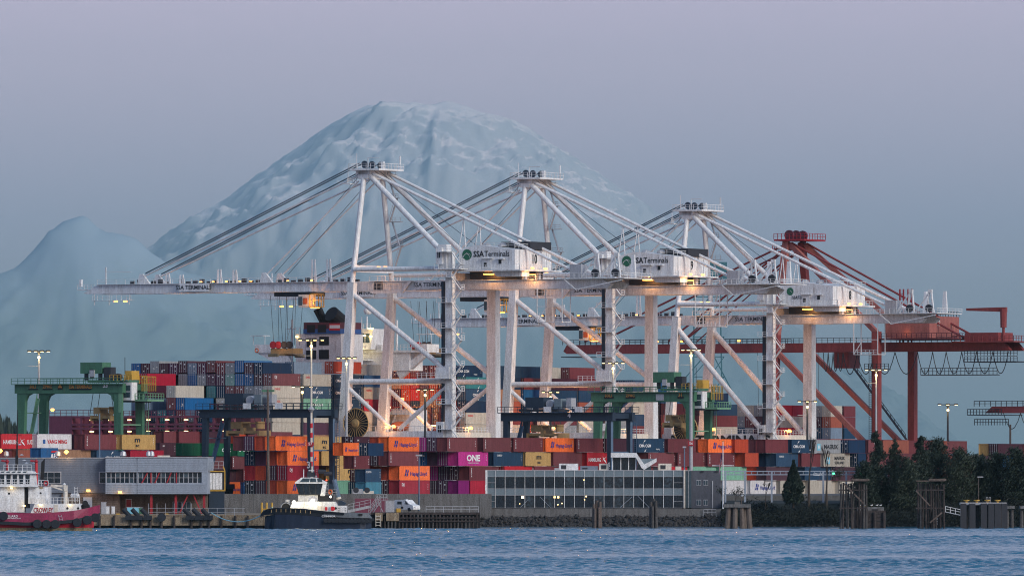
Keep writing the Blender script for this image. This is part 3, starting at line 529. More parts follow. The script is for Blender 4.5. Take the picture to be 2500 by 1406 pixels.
bay(5, 1137, L40, fixed(FOR, PB), [1]+[0]*10, {(1, 0): ('NAV', 'CMB'), (0, 1): ('TEA', 'CMA'), (0, 2): ('NV2', 'CMA'), (0, 3): ('NAV', None), (0, 4): ('BEI', 'OOC'), (0, 5): ('BEI', 'OOC'), (0, 6): ('BEI', 'OOC')})
bay(6, 1208, L40, PB, [0]*5, {(0, 0): ('NV2', None), (0, 1): ('NAV', None), (0, 2): ('TAN', None), (0, 3): ('SAL', None), (0, 4): ('MAR', None), (0, 5): ('BEI', None)})
bay(7, 1279, L40, fixed({(1, 0): 'ORR', (0, 1): 'DMR', (1, 1): 'TAN', (0, 2): 'NV2', (1, 2): 'TAN'}, PB), [1]+[0]*4, {(1, 0): ('NV2', 'CMA'), (0, 1): ('MAR', 'TEX'), (0, 2): ('BLU', 'APL'), (0, 3): ('NAV', None)})
bay(8, 1346, L40, PC, [1, 1, 0, 0], {(0, 1): ('DMR', None), (0, 2): ('NV2', None)})
bay(9, 1413, L40, fixed({(4, 0): 'BEI', (3, 0): 'GRY', (2, 0): 'BEI', (1, 0): 'DMR', (0, 1): 'PUR', (1, 1): 'GRY', (2, 1): 'TEA', (3, 1): 'NAV'}, PC), [1]+[0]*5, {(1, 0): ('MAR', 'TEX'), (0, 1): ('MAR', None), (0, 2): ('NV2', 'CMA'), (0, 3): ('SAL', 'TEX'), (0, 4): ('BEI', None)})
bay(10, 1480, L40, PC, [3, 3, 2], {(0, 3): ('NAV', None)})
bay(11, 1546, L40, fixed({(0, 1): 'NAV', (1, 1): 'NAV', (2, 1): 'NAV', (0, 4): 'DMR', (0, 5): 'NAV'}, PC), [1]*4, {(0, 1): ('NV2', None), (0, 3): ('BEI', None), (0, 4): ('NV2', 'CMA'), (0, 5): ('MAR', None)})
bay(12, 1614, L40, PC, [2, 1, 1, 1], {(0, 2): ('BLU', None), (1, 1): ('BLU', None)})
bay(13, 1680, L40, PC, [3, 2, 3], {(0, 3): ('DMR', None)})
bay(14, 1742, L40, fixed({(0, 3): 'NAV'}, PC), [3, 2, 3], {(1, 2): ('NAV', 'CMA'), (0, 3): ('NV2', None), (0, 4): ('MAR', 'TEX'), (0, 5): ('BEI', 'OOC')})
bay(15, 1905, L20, PC, [3]*6, {(0, 3): ('CRI', None), (0, 4): ('GRY', None), (0, 5): ('CRI', None)})
bay(16, 1935, L40, fixed({(0, 3): 'MAR'}, PC), [3]*4, {(0, 3): ('CRI', 'TEX'), (0, 4): ('BEI', None), (0, 5): ('CRI', 'TEX')})
bay(17, 2028, L20, fixed({(1, 3): 'GRY', (2, 3): 'NAV', (1, 5): 'NV2', (2, 5): 'NV2', (1, 4): 'DMR'}, PC), [3]*4, {(0, 3): ('BEI', 'OOC'), (0, 4): ('SAL', None), (0, 5): ('SGY', 'COM'), (0, 6): ('SAL', None)})
bay(18, 2061, L20, PC, [3]*3, {(0, 3): ('MAR', 'TEX'), (0, 4): ('MAR', 'TEX'), (0, 5): ('NV2', 'CMA'), (0, 6): ('SAL', 'TEX')})
ZROW = 2.77
for (i, n, j), d in OCC.items():
    side = (i, n-1, j) not in OCC; endv = (i-1, n, j) not in OCC or i in (5, 15, 17, 14)
    if not (side or endv) or j > 8: continue
    u = SU-2.52*n; z = ZT-ZROW*(j+1)
    if j == 0 and i in (1, 3, 4) : z += .5*((n*7) % 3 == 0)-.3
    x, y = quay(u, d['v']); c, k = (d['col'], None)
    if d['sides']: c2, k = d['sides']; c = c2
    add_c((x, y, z), d['L'], 2.72, c, k, 'door', 'ship', 1000+i+(0 if j < 6 else 500)+(300 if (n > 10 or (i in (2, 3, 6) and n > 2)) else 0)+(15 if i == 0 else 0)+(12 if 10 > i > 5 and n > 2 else 0))
def ordn(n):
    W_ = ['zeroth', 'first', 'second', 'third', 'fourth', 'fifth', 'sixth', 'seventh', 'eighth', 'ninth', 'tenth', 'eleventh', 'twelfth', 'thirteenth', 'fourteenth', 'fifteenth', 'sixteenth', 'seventeenth', 'eighteenth', 'nineteenth', 'twentieth']
    if n <= 20: return W_[n]
    return ('twenty ' if n < 30 else 'thirty ' if n < 40 else 'forty ' if n < 50 else 'fifty ')+(W_[n % 10] if n % 10 else 'and tenth')
BLK = dict(front='front yard', left='stacks behind shed', middle='stacks beside shed', rear='row above green boxes', right='stacks behind pines', ship='the ship')
GRP = dict(front='shipping containers stacked in the yard', left='shipping containers stacked in the yard', middle='shipping containers stacked in the yard', rear='shipping containers stacked in the yard', right='shipping containers stacked in the yard', ship='shipping containers stowed on the ship')
ALL.sort(key=lambda a: a['s'])
# of the ship's boxes keep those that show most; the rest become one mass
keep, rest = ALL[:300], ALL[300:]
lev = {}
for a in keep:
    a['px'] = 1250+a['p'][0]*FOC/a['p'][1]; lev.setdefault(a['b'], []).append(a)
for b_, lst in lev.items():
    # tiers are counted from the top of each block, boxes of one colour from the left
    zz = sorted({round(a['p'][2], 2) for a in lst}, reverse=True); tiers = []
    for z in zz:
        if not tiers or tiers[-1][0]-z > 1.35: tiers.append([z])
        else: tiers[-1].append(z)
    tz = {z: i+1 for i, tr in enumerate(tiers) for z in tr}
    grp = {}
    for a in lst: grp.setdefault((tz[round(a['p'][2], 2)], a['c']), []).append(a)
    for (ti, c), g in grp.items():
        g.sort(key=lambda a: a['px'])
        for i, a in enumerate(g):
            kd = 'short' if a['L'] < 8 else 'long'
            which = ordn(i+1) if len(g) > 1 else 'only'
            pr = (' with '+PRINT[a['k']]) if a['k'] else ''
            tail = f", {which} {CNAME[c]} from left, {ordn(ti) if ti > 1 else 'top'} tier, {BLK[b_]}"
            lab = f"{CNAME[c]} {kd} container{pr}{tail}"
            if len(lab.split()) > 16: lab = f"{CNAME[c]} container{tail}"
            if len(lab.split()) > 16: lab = f"{CNAME[c]} container, {which} from left in {ordn(ti) if ti > 1 else 'top'} tier, {BLK[b_]}"
            if len(lab.split()) > 16: lab = f"{CNAME[c]} container, {which} from left, {ordn(ti) if ti > 1 else 'top'} tier, {BLK[b_]}"
            a['label'] = lab
for a in keep:
    body, ew, door, rods, cst, plate = cont_meshes(a['L'], a['h'])
    o = bpy.data.objects.new('shipping_container', body); C.objects.link(o); o.location = a['p']; o.rotation_euler = (0, 0, TH)
    j = random.uniform(.78, 1.12); fade = random.uniform(0, .08) if a['c'] not in ('NAV', 'BLK') else 0
    c = [v*j*(1-fade)+fade*.3 for v in COL[a['c']]]; o.color = (*c, 1)
    tag(o, a['label'], 'shipping container', GRP[a['b']])
    def ch(name, me, loc=(0, 0, 0), kind=None):
        q = bpy.data.objects.new(name, me); C.objects.link(q); q.parent = o; q.location = loc; q.color = o.color
        if kind: q['kind'] = kind
        return q
    if a['e'] == 'door':
        ch('door', door, (-CW+.15, 0, 0)); ch('door', door, (-CW/2+.01, 0, 0)); ch('lock_rods', rods, kind='stuff')
        if random.random() < .6: ch('markings', plate, kind='stuff')
    else: ch('end_wall', ew)
    ch('corner_castings', cst, kind='stuff')
    if a['k']: brand(o, a['k'], a['L'], a['h'])
if rest:
    V = []; F = []; colr = []
    ct, st = math.cos(TH), math.sin(TH)
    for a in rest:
        px, py, pz = a['p']; c = COL[a['c']]; mb = MB(); mb.box(-CW, 0, 0, a['L'], 0, a['h'])
        for x in (-2.05, -1.5, -.95, -.4): mb.box(x-.03, x+.03, -.04, 0, .1, a['h']-.1)
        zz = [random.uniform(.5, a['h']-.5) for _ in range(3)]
        for z_ in zz: x_ = random.uniform(-2.1, -.5); mb.box(x_, x_+.3, -.03, .01, z_, z_+.25)  # random pale door marks, glints put in as colour
        o0 = len(V); V += [(px+x*ct-y*st, py+x*st+y*ct, pz+z) for x, y, z in mb.v]; F += [tuple(i+o0 for i in f) for f in mb.f]
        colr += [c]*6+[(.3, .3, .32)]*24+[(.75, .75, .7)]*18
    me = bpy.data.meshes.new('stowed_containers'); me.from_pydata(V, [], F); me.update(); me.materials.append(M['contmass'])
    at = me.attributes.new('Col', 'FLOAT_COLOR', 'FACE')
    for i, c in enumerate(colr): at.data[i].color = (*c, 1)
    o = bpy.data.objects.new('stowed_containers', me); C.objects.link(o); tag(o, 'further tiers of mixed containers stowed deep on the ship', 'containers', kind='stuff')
# ------------------------------------------------------------------ ship-to-shore cranes
def crane_P(ci=0):
    cx, cd = quay(0, CT[ci])
    def P(px, py, y):
        k = (px-1250)/FOC; x = (k*(cd+DY*y)-cx-DX*y)/(UX-k*UY); D = cd+UY*x+DY*y
        return Vector((x, y, WZ(py, D)-GZ))
    return P
YW = 18.1
def sts_crane(ci, label, dz, number, mw, variant, cab_x, lname):
    P0 = crane_P(0)
    cx, cd = quay(0, CT[ci])
    t = thing('container_crane', label, 'gantry crane', (cx, cd, GZ), TH, 'white ship to shore cranes along the quay')
    def P(px, py, y):
        v = P0(px, py, y)
        return v
    def U(v): return Vector((v.x, v.y, v.z+dz))         # upper works move with the crane's height
    zg0, zg1 = 46.2+dz, 48.4+dz                            # boom girder bottom and top
    W_, G = mw, 'galv'
    # legs
    wn_t, wn_b = U(P(860, 690, 0)), P(833, 1065, 0); wf_t, wf_b = U(P(958, 700, YW)), P(925, 1065, YW)
    wn_b.z = wf_b.z = 1.5
    ln_x, lf_x = 26.2, 27.0
    for a, b_, s0, s1 in ((wn_t, wn_b, 1.7, 2.3), (wf_t, wf_b, 1.7, 2.3), (Vector((ln_x, 0, 54.6+dz)), Vector((ln_x, 0, 1.5)), 1.6, 2.0), (Vector((lf_x, YW, 48+dz)), Vector((lf_x, YW, 1.5)), 2.2, 2.6)):
        MB().beam(a, b_, s0, s0*.95, s1, s1*.95).part('leg', W_, t)
    # wheel bogies at the feet
    for x, y in ((wn_b.x, 0), (wf_b.x, YW), (ln_x, 0), (lf_x, YW)):
        mb = MB(); mb.box(x-.6, x+.6, y-4, y+4, .9, 1.7)
        for k in range(-3, 4, 2): mb.lathe([(.45, -.25), (.45, .25)], (x, y+k, .45), 'x', 10)
        mb.part('bogie', W_, t)
    # A-frame
    az = 73.4+dz; an, af = Vector((.2, 5.5, az)), Vector((.6, 12.6, az))
    MB().tube(an, wn_t, .62, 12).part('mast_leg', W_, t, smooth=False); MB().tube(af, wf_t, .62, 12).part('mast_leg', W_, t)
    MB().tube(an+Vector((.9, 0, -.4)), (ln_x-.3, 0, 53+dz), .62, 12).part('back_strut', W_, t)
    MB().tube(af+Vector((.9, 0, -.4)), (lf_x+.3, YW, 53+dz-5.5), .62, 12).part('back_strut', W_, t)
    e1 = P(1430, 695, 5.5); MB().tube(an+Vector((1.4, 0, 0)), U(Vector((e1.x, 5.5, zg1-dz+.4))), .36, 8).part('backstay', W_, t)
    MB().tube(af+Vector((1.4, 0, 0)), U(Vector((e1.x, 12.6, zg1-dz+.4))), .36, 8).part('backstay', W_, t)
    # masthead platform with sheaves
    mb = MB(); mb.box(-2.9, 5.2, 3.6, 14.6, az+.3, az+.7); mb.box(-1, 1.6, 4.6, 13.4, az-1.6, az+.3); mb.box(-1.6, 2.2, 4.6, 6.4, az-.6, az+.3); mb.box(-1.6, 2.2, 11.8, 13.6, az-.6, az+.3); mb.part('masthead', W_, t)
    mb = MB(); mb.rail((-2.9, 3.6, az+.7), (5.2, 3.6, az+.7), 1.2, 1.2); mb.rail((5.2, 3.6, az+.7), (5.2, 14.6, az+.7), 1.2, 1.4); mb.rail((-2.9, 3.6, az+.7), (-2.9, 14.6, az+.7), 1.2, 1.4); mb.part('railing', W_, t)
    for y in (5.2, 8.5, 12.4): MB().lathe([(.3, -.12), (.85, -.12), (.85, .12), (.3, .12)], (.4, y, az+1.7), 'y', 14).part('sheave', 'navy', t)
    MB().beam((-1, 4, az+.7), (-1, 4, az+4.2), .12, .12).part('antenna', W_, t); MB().beam((4.6, 14, az+.7), (4.6, 14, az+3.8), .3, .3).part('antenna', W_, t); mb = MB(); mb.beam((2, 4, az+3.2), (5, 4, az+3.2), .14, .14); mb.beam((2, 4, az+.7), (2, 4, az+3.2), .14, .14); mb.part('antenna', W_, t); MB().box(4.2, 4.9, 6, 6.7, az+.7, az+2.3).part('cabinet', W_, t)
    for dx in (-3.6, ): mb = MB(); mb.rail((-3.3, 3.7, az-2.6), (-3.3, 7, az-2.6), 1.1, 1); mb.box(-4.2, -2.6, 3.6, 7, az-2.8, az-2.6); mb.beam((-3.2, 3.8, az-2.8), (-3.2, 3.8, az+.3), .12, .12); mb.beam((-2.8, 6.8, az-2.8), (-2.8, 6.8, az+.3), .12, .12); mb.part('mast_cage', W_, t)
    # zigzag stair up the far mast leg
    mb = MB(); z = zg1+3; k = 0; f = (az-zg1)
    while z < az-5:
        s = (z-zg1)/f; x = wf_t.x*(1-s)+.6*s+1.1; y = YW*(1-s)+12.6*s-.8; h = 5.4; x2 = x+(2.2 if k % 2 == 0 else .3); x1 = x+(.3 if k % 2 == 0 else 2.2)
        mb.beam((x1, y, z), (x2, y, z+h), .55, .16); mb.beam((x1, y-.4, z+1), (x2, y-.4, z+h+1), .08, .08); mb.box(x, x+2.8, y-.6, y+.5, z+h-.1, z+h+.05); mb.rail((x, y-.6, z+h), (x+2.8, y-.6, z+h), 1, 1.4, .08)
        mb.beam((x-.9, y+.4, z+h), (x+.3, y, z+h), .14, .14)
        z += h; k += 1
    mb.part('mast_stair', 'galv', t, 'stuff')
    # boom and girder: twin box beams
    tip = P(207, 712, 5.5).x; end = P(1496, 700, 5.5).x
    for y in (5.5, 12.5):
        mb = MB(); mb.prism([(tip, zg0+.2), (tip+4.2, zg1), (-1.2, zg1), (-1.2, zg0), (tip+1, zg0)], y-.6, y+.6); mb.part('boom', W_, t)
        mb = MB(); mb.prism([(-1.1, zg0), (-1.1, zg1), (end-3, zg1), (end, zg0+1.0), (end-1, zg0)], y-.62, y+.62); mb.part('girder', W_, t)
    mb = MB()
    for x in np.arange(tip+2, -2, 8.2): mb.box(x, x+.5, 6.1, 11.9, zg0+.5, zg1-.5)
    for x in np.arange(3, end, 9): mb.box(x, x+.5, 6.1, 11.9, zg0+.5, zg1-.5)
    mb.part('cross_ties', W_, t, 'stuff')
    mb = MB(); mb.rail((tip+4, 4.6, zg1), (-2, 4.6, zg1), 1.1, 2.6, .08); mb.box(tip+4, -2, 4.3, 4.9, zg1-.12, zg1); mb.rail((2, 4.6, zg1), (26, 4.6, zg1), 1.1, 2.2, .08); mb.rail((44, 4.4, zg1), (end, 4.4, zg1), 1.1, 2, .08); mb.box(2, end, 4.2, 4.9, zg1-.12, zg1)
    mb.rail((44, 13.6, zg1), (end, 13.6, zg1), 1.1, 2, .08); mb.part('walkway_rail', W_, t)
    # festoon trolleys and gear along the top
    mb = MB()
    for i, x in enumerate(np.arange(tip+10, -3, 1.9)):
        if i % 7: mb.box(x, x+.9, 6.4, 7.2, zg1, zg1+.5+.25*(i % 3))
    mb.part('cable_gear', 'dark', t, 'stuff')
    mb = MB()
    for x in (P0(650, 690, 5.5).x, P0(351, 690, 5.5).x):  # hinge brackets of the forestays
        for y in (5.5, 12.5): MB().prism([(x-1.6, zg1), (x-1.0, zg1+2.3), (x-.1, zg1+2.3), (x+1.8, zg1)], y-.35, y+.35).part('stay_bracket', W_, t)
    mb = MB()
    for px_, hh in ((402, 2.3), (436, 2.0), (528, 3.2), (566, 3.0), (758, 5.2), (795, 5.2)):
        x = P0(px_, 690, 5.5).x
        mb = MB()
        for dx in (0, 1.0): mb.beam((x+dx, 6.2, zg1), (x+dx*.7, 6.2, zg1+hh), .5, .3, .35, .3)
        for z in np.arange(.6, hh, .8): mb.beam((x, 6.2, zg1+z), (x+1, 6.2, zg1+z), .12, .12)
        mb.part('maintenance_post', W_, t)
    # tip platforms
    mb = MB(); mb.box(tip-1.7, tip+2, 5, 13, zg0+.9, zg0+1.1); mb.rail((tip-1.7, 5, zg0+1.1), (tip+3, 5, zg0+1.1), 1.1, 1); mb.box(tip-1.6, tip-1.0, 5.6, 6.2, zg0+1.8, zg0+3.4); mb.rail((tip+2.5, 5, zg0-1.5), (tip+13, 5, zg0-1.5), 1.2, 1.3); mb.box(tip+2.5, tip+13, 4.8, 6.2, zg0-1.6, zg0-1.5)
    for x in (tip+3, tip+7, tip+12.6): mb.beam((x, 5, zg0), (x, 5, zg0-2.6), .12, .12)
    mb.beam((tip+6, 5.2, zg1), (tip+6, 5.2, zg1+4), .22, .22); mb.beam((tip+6, 5.2, zg1+3), (tip+13, 5.2, zg1+2.8), .1, .1); mb.part('tip_platform', W_, t)
    # forestays and ropes
    xo, xi = P0(351, 690, 5.5).x, P0(650, 690, 5.5).x
    for y, ya in ((5.5, 5.2), (12.5, 12.8)):
        for k_, (xx, r) in enumerate(((xo, .22), (xi, .20))):
            MB().tube((-1.2, ya, az-.9-k_*1.2), (xx, y, zg1+1.8), r, 6).part('forestay', W_, t)
    mb = MB()
    for y in (4.6, 6.2, 11.6, 13.2): mb.tube((-.6, y, az+2.0), (xo+1, y, zg1+2.4), .13, 4)
    for y in (6, 12): mb.tube((-.6, y, az), (xi+2, y, zg1+2), .06, 4)
    mb.tube((1.6, 9, az+.5), (ln_x+1.5, 9, zg1+8), .06, 4); mb.tube((1.6, 7.2, az+.5), (ln_x+.5, 3, zg1+8), .06, 4)
    mb.part('ropes', 'navy', t, 'stuff')
    # portal braces
    def tube(a, b_, r=.62, nm='brace'): MB().tube(a, b_, r, 12).part(nm, W_, t)
    tube((wn_t.x+.5, 0, zg1+2.6), (ln_x-.5, 0, zg1+2.6), .55, 'upper_tie'); tube((wf_t.x+.5, YW, zg1+1.6), (lf_x-.5, YW, zg1+1.6), .45, 'upper_tie')
    def onleg(a, b_, z): s = (z-b_.z)/(a.z-b_.z); return b_.lerp(a, s)
    zs_ = 14.1                                             # top of the sill beams
    mb = MB(); mb.box(wn_b.x-.6, ln_x+.9, -.9, .9, zs_-3.1, zs_); mb.part('sill_beam', W_, t); mb = MB(); mb.box(wf_b.x-.6, lf_x+.9, YW-.9, YW+.9, zs_-3.1, zs_-.2); mb.part('sill_beam', W_, t)
    mb = MB(); mb.box(ln_x-.7, ln_x+.7, .9, YW-.9, zs_-3.2, zs_-.3); mb.part('cross_beam', 'cream', t); mb = MB(); mb.box(wn_b.x+.4, wn_b.x+1.6, .9, YW-.9, zs_-3.2, zs_-.3); mb.part('cross_beam', W_, t)
    MB().box(ln_x-.6, ln_x+.6, .9, YW-1, zg1-.2, zg1+1.6).part('cross_beam', W_, t); MB().box(wn_t.x-.6, wn_t.x+.6, .9, YW-1, zg1+2, zg1+3.6).part('cross_beam', W_, t)
    if variant == 'braced':
        zm = 25.4
        tube(onleg(wn_t, wn_b, zm), (ln_x, 0, zm)); tube(onleg(wf_t, wf_b, zm), (lf_x, YW, zm))
        tube(onleg(wn_t, wn_b, zg0-.6), (ln_x-.6, 0, zm+2.1)); tube(onleg(wf_t, wf_b, zg0-1), (lf_x-.6, YW, zm+1.6))
        c_ = (wn_b.x+ln_x)/2-1; tube(onleg(wn_t, wn_b, zm-1), (c_, 0, zs_+.5), .5); tube((ln_x-.4, 0, zm-.8), (c_+2, 0, zs_+.5), .5)
        c_ = (wf_b.x+lf_x)/2-1; tube(onleg(wf_t, wf_b, zm-1), (c_, YW, zs_+.5), .5); tube((lf_x-.4, YW, zm-.8), (c_+2, YW, zs_+.5), .5)
        mb = MB(); mb.box(ln_x-7, ln_x+1.5, -3, -.9, zm+.5, zm+.7); mb.rail((ln_x-7, -3, zm+.7), (ln_x+1.5, -3, zm+.7), 1.2, 1.2); mb.box(ln_x-3, ln_x+.5, -1.6, -.9, zm+.7, zm+3.2); mb.part('brace_platform', W_, t)
    else:
        tube(onleg(wn_t, wn_b, zg0-.6), (ln_x-2, 0, zs_+.3), .66); tube(onleg(wf_t, wf_b, zg0-1), (lf_x-2, YW, zs_+.3), .66)
    # lift shaft and zigzag stair tower by the near landside leg
    zt_ = 54+dz
    mb = MB(); mb.box(ln_x-2.15, ln_x-1.6, -.4, .4, 1.5, zt_-6); mb.part('lift_shaft', 'navy', t)
    mb = MB()
    for z in np.arange(2, zt_-6, 1.2): mb.box(ln_x+1.1, ln_x+1.6, -.9, -.7, z, z+.1)
    for x in (ln_x+.95, ln_x+1.7): mb.beam((x, -.8, 1.5), (x, -.8, zt_), .1, .1)
    mb.part('ladder', W_, t, 'stuff')
    mb = MB(); z = 3.0; k = 0; hs = 5.75
    while z < zt_-4:
        x0 = ln_x+1.3; y = -1.7
        mb.beam((x0+.3, y, z), (x0+2.7, y, z+hs*.5), .5, .14); mb.beam((x0+.3, y-.35, z+1.1), (x0+2.7, y-.35, z+hs*.5+1.1), .09, .09); mb.beam((x0+.3, y+.35, z+.6), (x0+2.7, y+.35, z+hs*.5+.6), .09, .09)
        mb.beam((x0+2.7, y-.6, z+hs*.5), (x0+.3, y-.6, z+hs), .5, .14); mb.beam((x0+2.7, y-.95, z+hs*.5+1.1), (x0+.3, y-.95, z+hs+1.1), .09, .09)
        mb.box(x0-3.4, x0+.6, y-1.1, y+.8, z+hs-.1, z+hs+.05); mb.rail((x0-3.4, y-1.1, z+hs), (x0+.6, y-1.1, z+hs), 1.1, 1.3); mb.box(x0+2.3, x0+3.1, y-1.0, y+.5, z+hs*.5-.08, z+hs*.5); mb.rail((x0+3.1, y-1, z+hs*.5), (x0+3.1, y+.5, z+hs*.5), 1.1, .8)
        z += hs; k += 1
    mb.part('stair_tower', W_, t, 'stuff')
    mb = MB(); mb.box(ln_x-2.8, ln_x-.9, -1.7, -1.1, 12.6, 16.2); s_ = mb.part('leg_sign', W_, t); put_text(s_, 'II', 1.5, (ln_x-1.85, -1.74, 13.9), 'y', 'txtblack', 1, .05)
    mb = MB(); mb.box(ln_x-2.8, ln_x-1.2, -1.8, -1.1, zg1+3.4, zg1+7.2); s_ = mb.part('leg_sign', W_, t); put_text(s_, 'II', 1.3, (ln_x-2, -1.84, zg1+5), 'y', 'txtblack', 1, .05)
    mb = MB(); mb.box(ln_x-3, ln_x+4, -2.2, 1.5, zg1+2.3, zg1+2.5); mb.rail((ln_x-3, -2.2, zg1+2.5), (ln_x+4, -2.2, zg1+2.5), 1.1, 1.1); mb.box(ln_x-2.6, ln_x-.4, -1.1, 1, zg1+2.5, zg1+8); mb.part('landing', W_, t)
    # machinery house
    hx0, hx1, hy0, hy1, hz0 = 27.9, 42.5, 1.0, 17.6, zg1+2.2
    hz1 = hz0+5.4
    hs_ = MB().prism([(hx0, hz0), (hx1, hz0), (hx1, hz1-.9), (hx1-9, hz1+.15), (hx0+3, hz1), (hx0, hz1-.8)], hy0, hy1).part('machinery_house', W_, t)
    mb = MB(); mb.box(hx0+6.2, hx0+8.4, hy0-.12, hy0, hz0+.3, hz0+2.3); d_ = mb.part('door', W_, hs_); MB().box(hx0+6.6, hx0+7.3, hy0-.17, hy0-.12, hz0+.7, hz0+1.6).part('window', 'black', hs_)
    MB().box(hx0+10.4, hx0+11.1, hy0-.1, hy0, hz0+1.3, hz0+2.2).part('window', 'black', hs_); MB().box(hx0+10.0, hx0+12, hy0-.7, hy0, hz0+2.35, hz0+2.5).part('canopy', W_, hs_); MB().box(hx0+6, hx0+9, hy0-.7, hy0, hz0+2.45, hz0+2.6).part('canopy', W_, hs_)
    mb = MB()
    for k in range(5): mb.box(hx1, hx1+.06, hy0+2+k*3.1, hy0+2.12+k*3.1, hz0, hz1-1)
    for k in range(6): mb.box(hx0+1+k*2.4, hx0+1.06+k*2.4, hy0-.03, hy0, hz0, hz1-1)
    mb.part('panel_seams', 'galv', hs_, 'stuff')
    mb = MB(); mb.rail((hx0, hy0+.1, hz1-.2), (hx1, hy0+.1, hz1-.4), 1, 1.8, .08); mb.rail((hx1, hy0, hz1-.8), (hx1, hy1, hz1-.8), 1.2, 1.8, .08); mb.part('roof_rail', W_, hs_)
    for x, y in ((hx0+5, hy0+4), (hx0+8.5, hy0+5), (hx0+11, hy0+9)): MB().lathe([(.1, 0), (1, 0), (1, .5), (.5, .8), (.1, .85)], (x, y, hz1-.1), 'z', 10).part('roof_vent', 'galv', hs_)
    if number != '8':
        MB().prism([(hx1-7, hz1-.3), (hx1+.6, hz1-.8), (hx1+.6, hz1+1.0), (hx1-7, hz1+1.0)], hy0+6, hy1-1).part('roof_unit', 'dark', hs_)
    put_text(hs_, number, 2.1, (hx1+.09, (hy0+hy1)/2+.5, hz0+1.5), 'x', 'txtblack', .85, .03)
    if number != '8':
        decal(hs_, 'ssa', disc(1.25), (hx0+2.1, hy0-.05, hz0+3.45), 'y', 'txtgreen'); decal(hs_, 'ssb', arc(.3, -.9, 1.15, 35, 165, .02, .14, 10), (hx0+2.0, hy0-.09, hz0+3.45), 'y', 'txtwhite'); decal(hs_, 'ssc', arc(-.9, -1.1, 1.5, 5, 70, .03, .14, 8), (hx0+2.3, hy0-.09, hz0+3.45), 'y', 'txtwhite')
        put_text(hs_, 'SSA', 1.35, (hx0+5.15, hy0-.06, hz0+2.95), 'y', 'txtblack', .92, .035); put_text(hs_, 'Terminals', 1.35, (hx0+9.95, hy0-.06, hz0+2.95), 'y', 'txtblack', .88, .012)
    else:
        decal(hs_, 'ssa', disc(1.25), (hx0+3, hy0-.05, hz0+3.3), 'y', 'txtgreen', 'logo', .75); decal(hs_, 'ssc', arc(-.9, -1.1, 1.5, 5, 70, .03, .14, 8), (hx0+3.2, hy0-.09, hz0+3.3), 'y', 'txtwhite', 'logo', .75)
        put_text(hs_, 'SSA', .75, (hx0+4.3, hy0-.06, hz0+1.5), 'y', 'txtblack', .9, .03); put_text(hs_, 'Terminals', .75, (hx0+6.8, hy0-.06, hz0+1.5), 'y', 'txtblack', .85, 0)
    # platform under the house and its underside
    mb = MB(); mb.box(hx0-1, hx1+2.2, hy0-1.4, hy1+1, hz0-.35, hz0-.003); mb.rail((hx0-1, hy0-1.4, hz0), (hx1+2, hy0-1.4, hz0), 1.1, 1.5, .08); mb.rail((hx1+2.1, hy0-1.4, hz0), (hx1+2.1, hy1, hz0), 1.1, 1.6, .08); mb.prism([(hx1-6.5, hz0-.35), (hx1+1.5, hz0-.35), (hx1+1.5, hz0-1.6), (hx1-5, hz0-1.6)], hy0+.5, hy0+4); mb.part('house_platform', W_, t)
    mb = MB(); mb.box(hx0+.5, hx1-1, hy0+4, hy1-2, zg1+.2, hz0-.4); mb.part('underframe', 'dark', t)
    mb = MB()
    for x in (hx0+2, hx1-1):
        for y in (6, 12.2): mb.box(x, x+.9, y, y+.9, zg1, hz0-.35)
    mb.part('house_support', W_, t)
    for y in (5.5, 12.6):  # props from the house roof to the backstays
        xb = P0(1132, 600, 5.5).x; f_ = (xb-1.6)/(e1.x-1.6); zb = az+(zg1+.4-az)*f_
        mb = MB(); mb.tube((xb, y, zb-.2), (xb-1.2, y, hz1-.6 if y > hy0 else zg1), .13, 5); mb.tube((xb, y, zb-.2), (xb+.5, y, hz1-.3), .13, 5); mb.part('stay_prop', W_, t)
    # rear machinery deck
    mb = MB(); mb.box(end-11, end+4.5, 2.6, 15.5, zg1-.1, zg1+.1); mb.rail((end-11, 2.6, zg1+.1), (end+4.5, 2.6, zg1+.1), 1.1, 1.3, .09); mb.rail((end+4.5, 2.6, zg1+.1), (end+4.5, 15.5, zg1+.1), 1.1, 1.6, .09); mb.beam((end-11, 2.7, zg1-.2), (end-8, 2.7, zg0-.3), .2, .2); mb.beam((end-8, 2.7, zg0-.3), (end+4, 2.7, zg1-.4), .2, .2); mb.part('rear_deck', W_, t)
    for x in (end-3.2, end+2.0):
        mb = MB(); mb.beam((x-.9, 3.8, zg1+.1), (x-.25, 3.8, zg1+5.6), .3, .5); mb.beam((x+.9, 3.8, zg1+.1), (x+.25, 3.8, zg1+5.6), .3, .5); mb.box(x-.5, x+.5, 3.5, 4.1, zg1+4.9, zg1+5.7); mb.box(x-.7, x+.7, 3.6, 4, zg1+2.2, zg1+2.5); mb.beam((x-4, 3.8, zg1+.2), (x-.4, 3.8, zg1+4.8), .25, .25); mb.part('rope_tower', W_, t); MB().beam((x, 11.4, zg1+.1), (x, 11.4, zg1+5.4), 1.4, .6, .7, .5).part('rope_tower', W_, t)
        MB().lathe([(.9, -.3), (.9, .3)], (x, 3.1, zg1+1.2), 'y', 12).part('winch_drum', 'dark', t)
    mb = MB(); mb.box(end-10, end-7, 3.4, 6, zg1+.1, zg1+3.2); mb.part('rear_cabinet', 'galv', t)
    mb = MB(); xx = 46.5
    for x in (xx, xx+6.5): mb.beam((x, 4.2, zg0), (x, 4.2, zg0-7.5), .18, .18); mb.beam((x, 8, zg0), (x, 8, zg0-7.5), .18, .18)
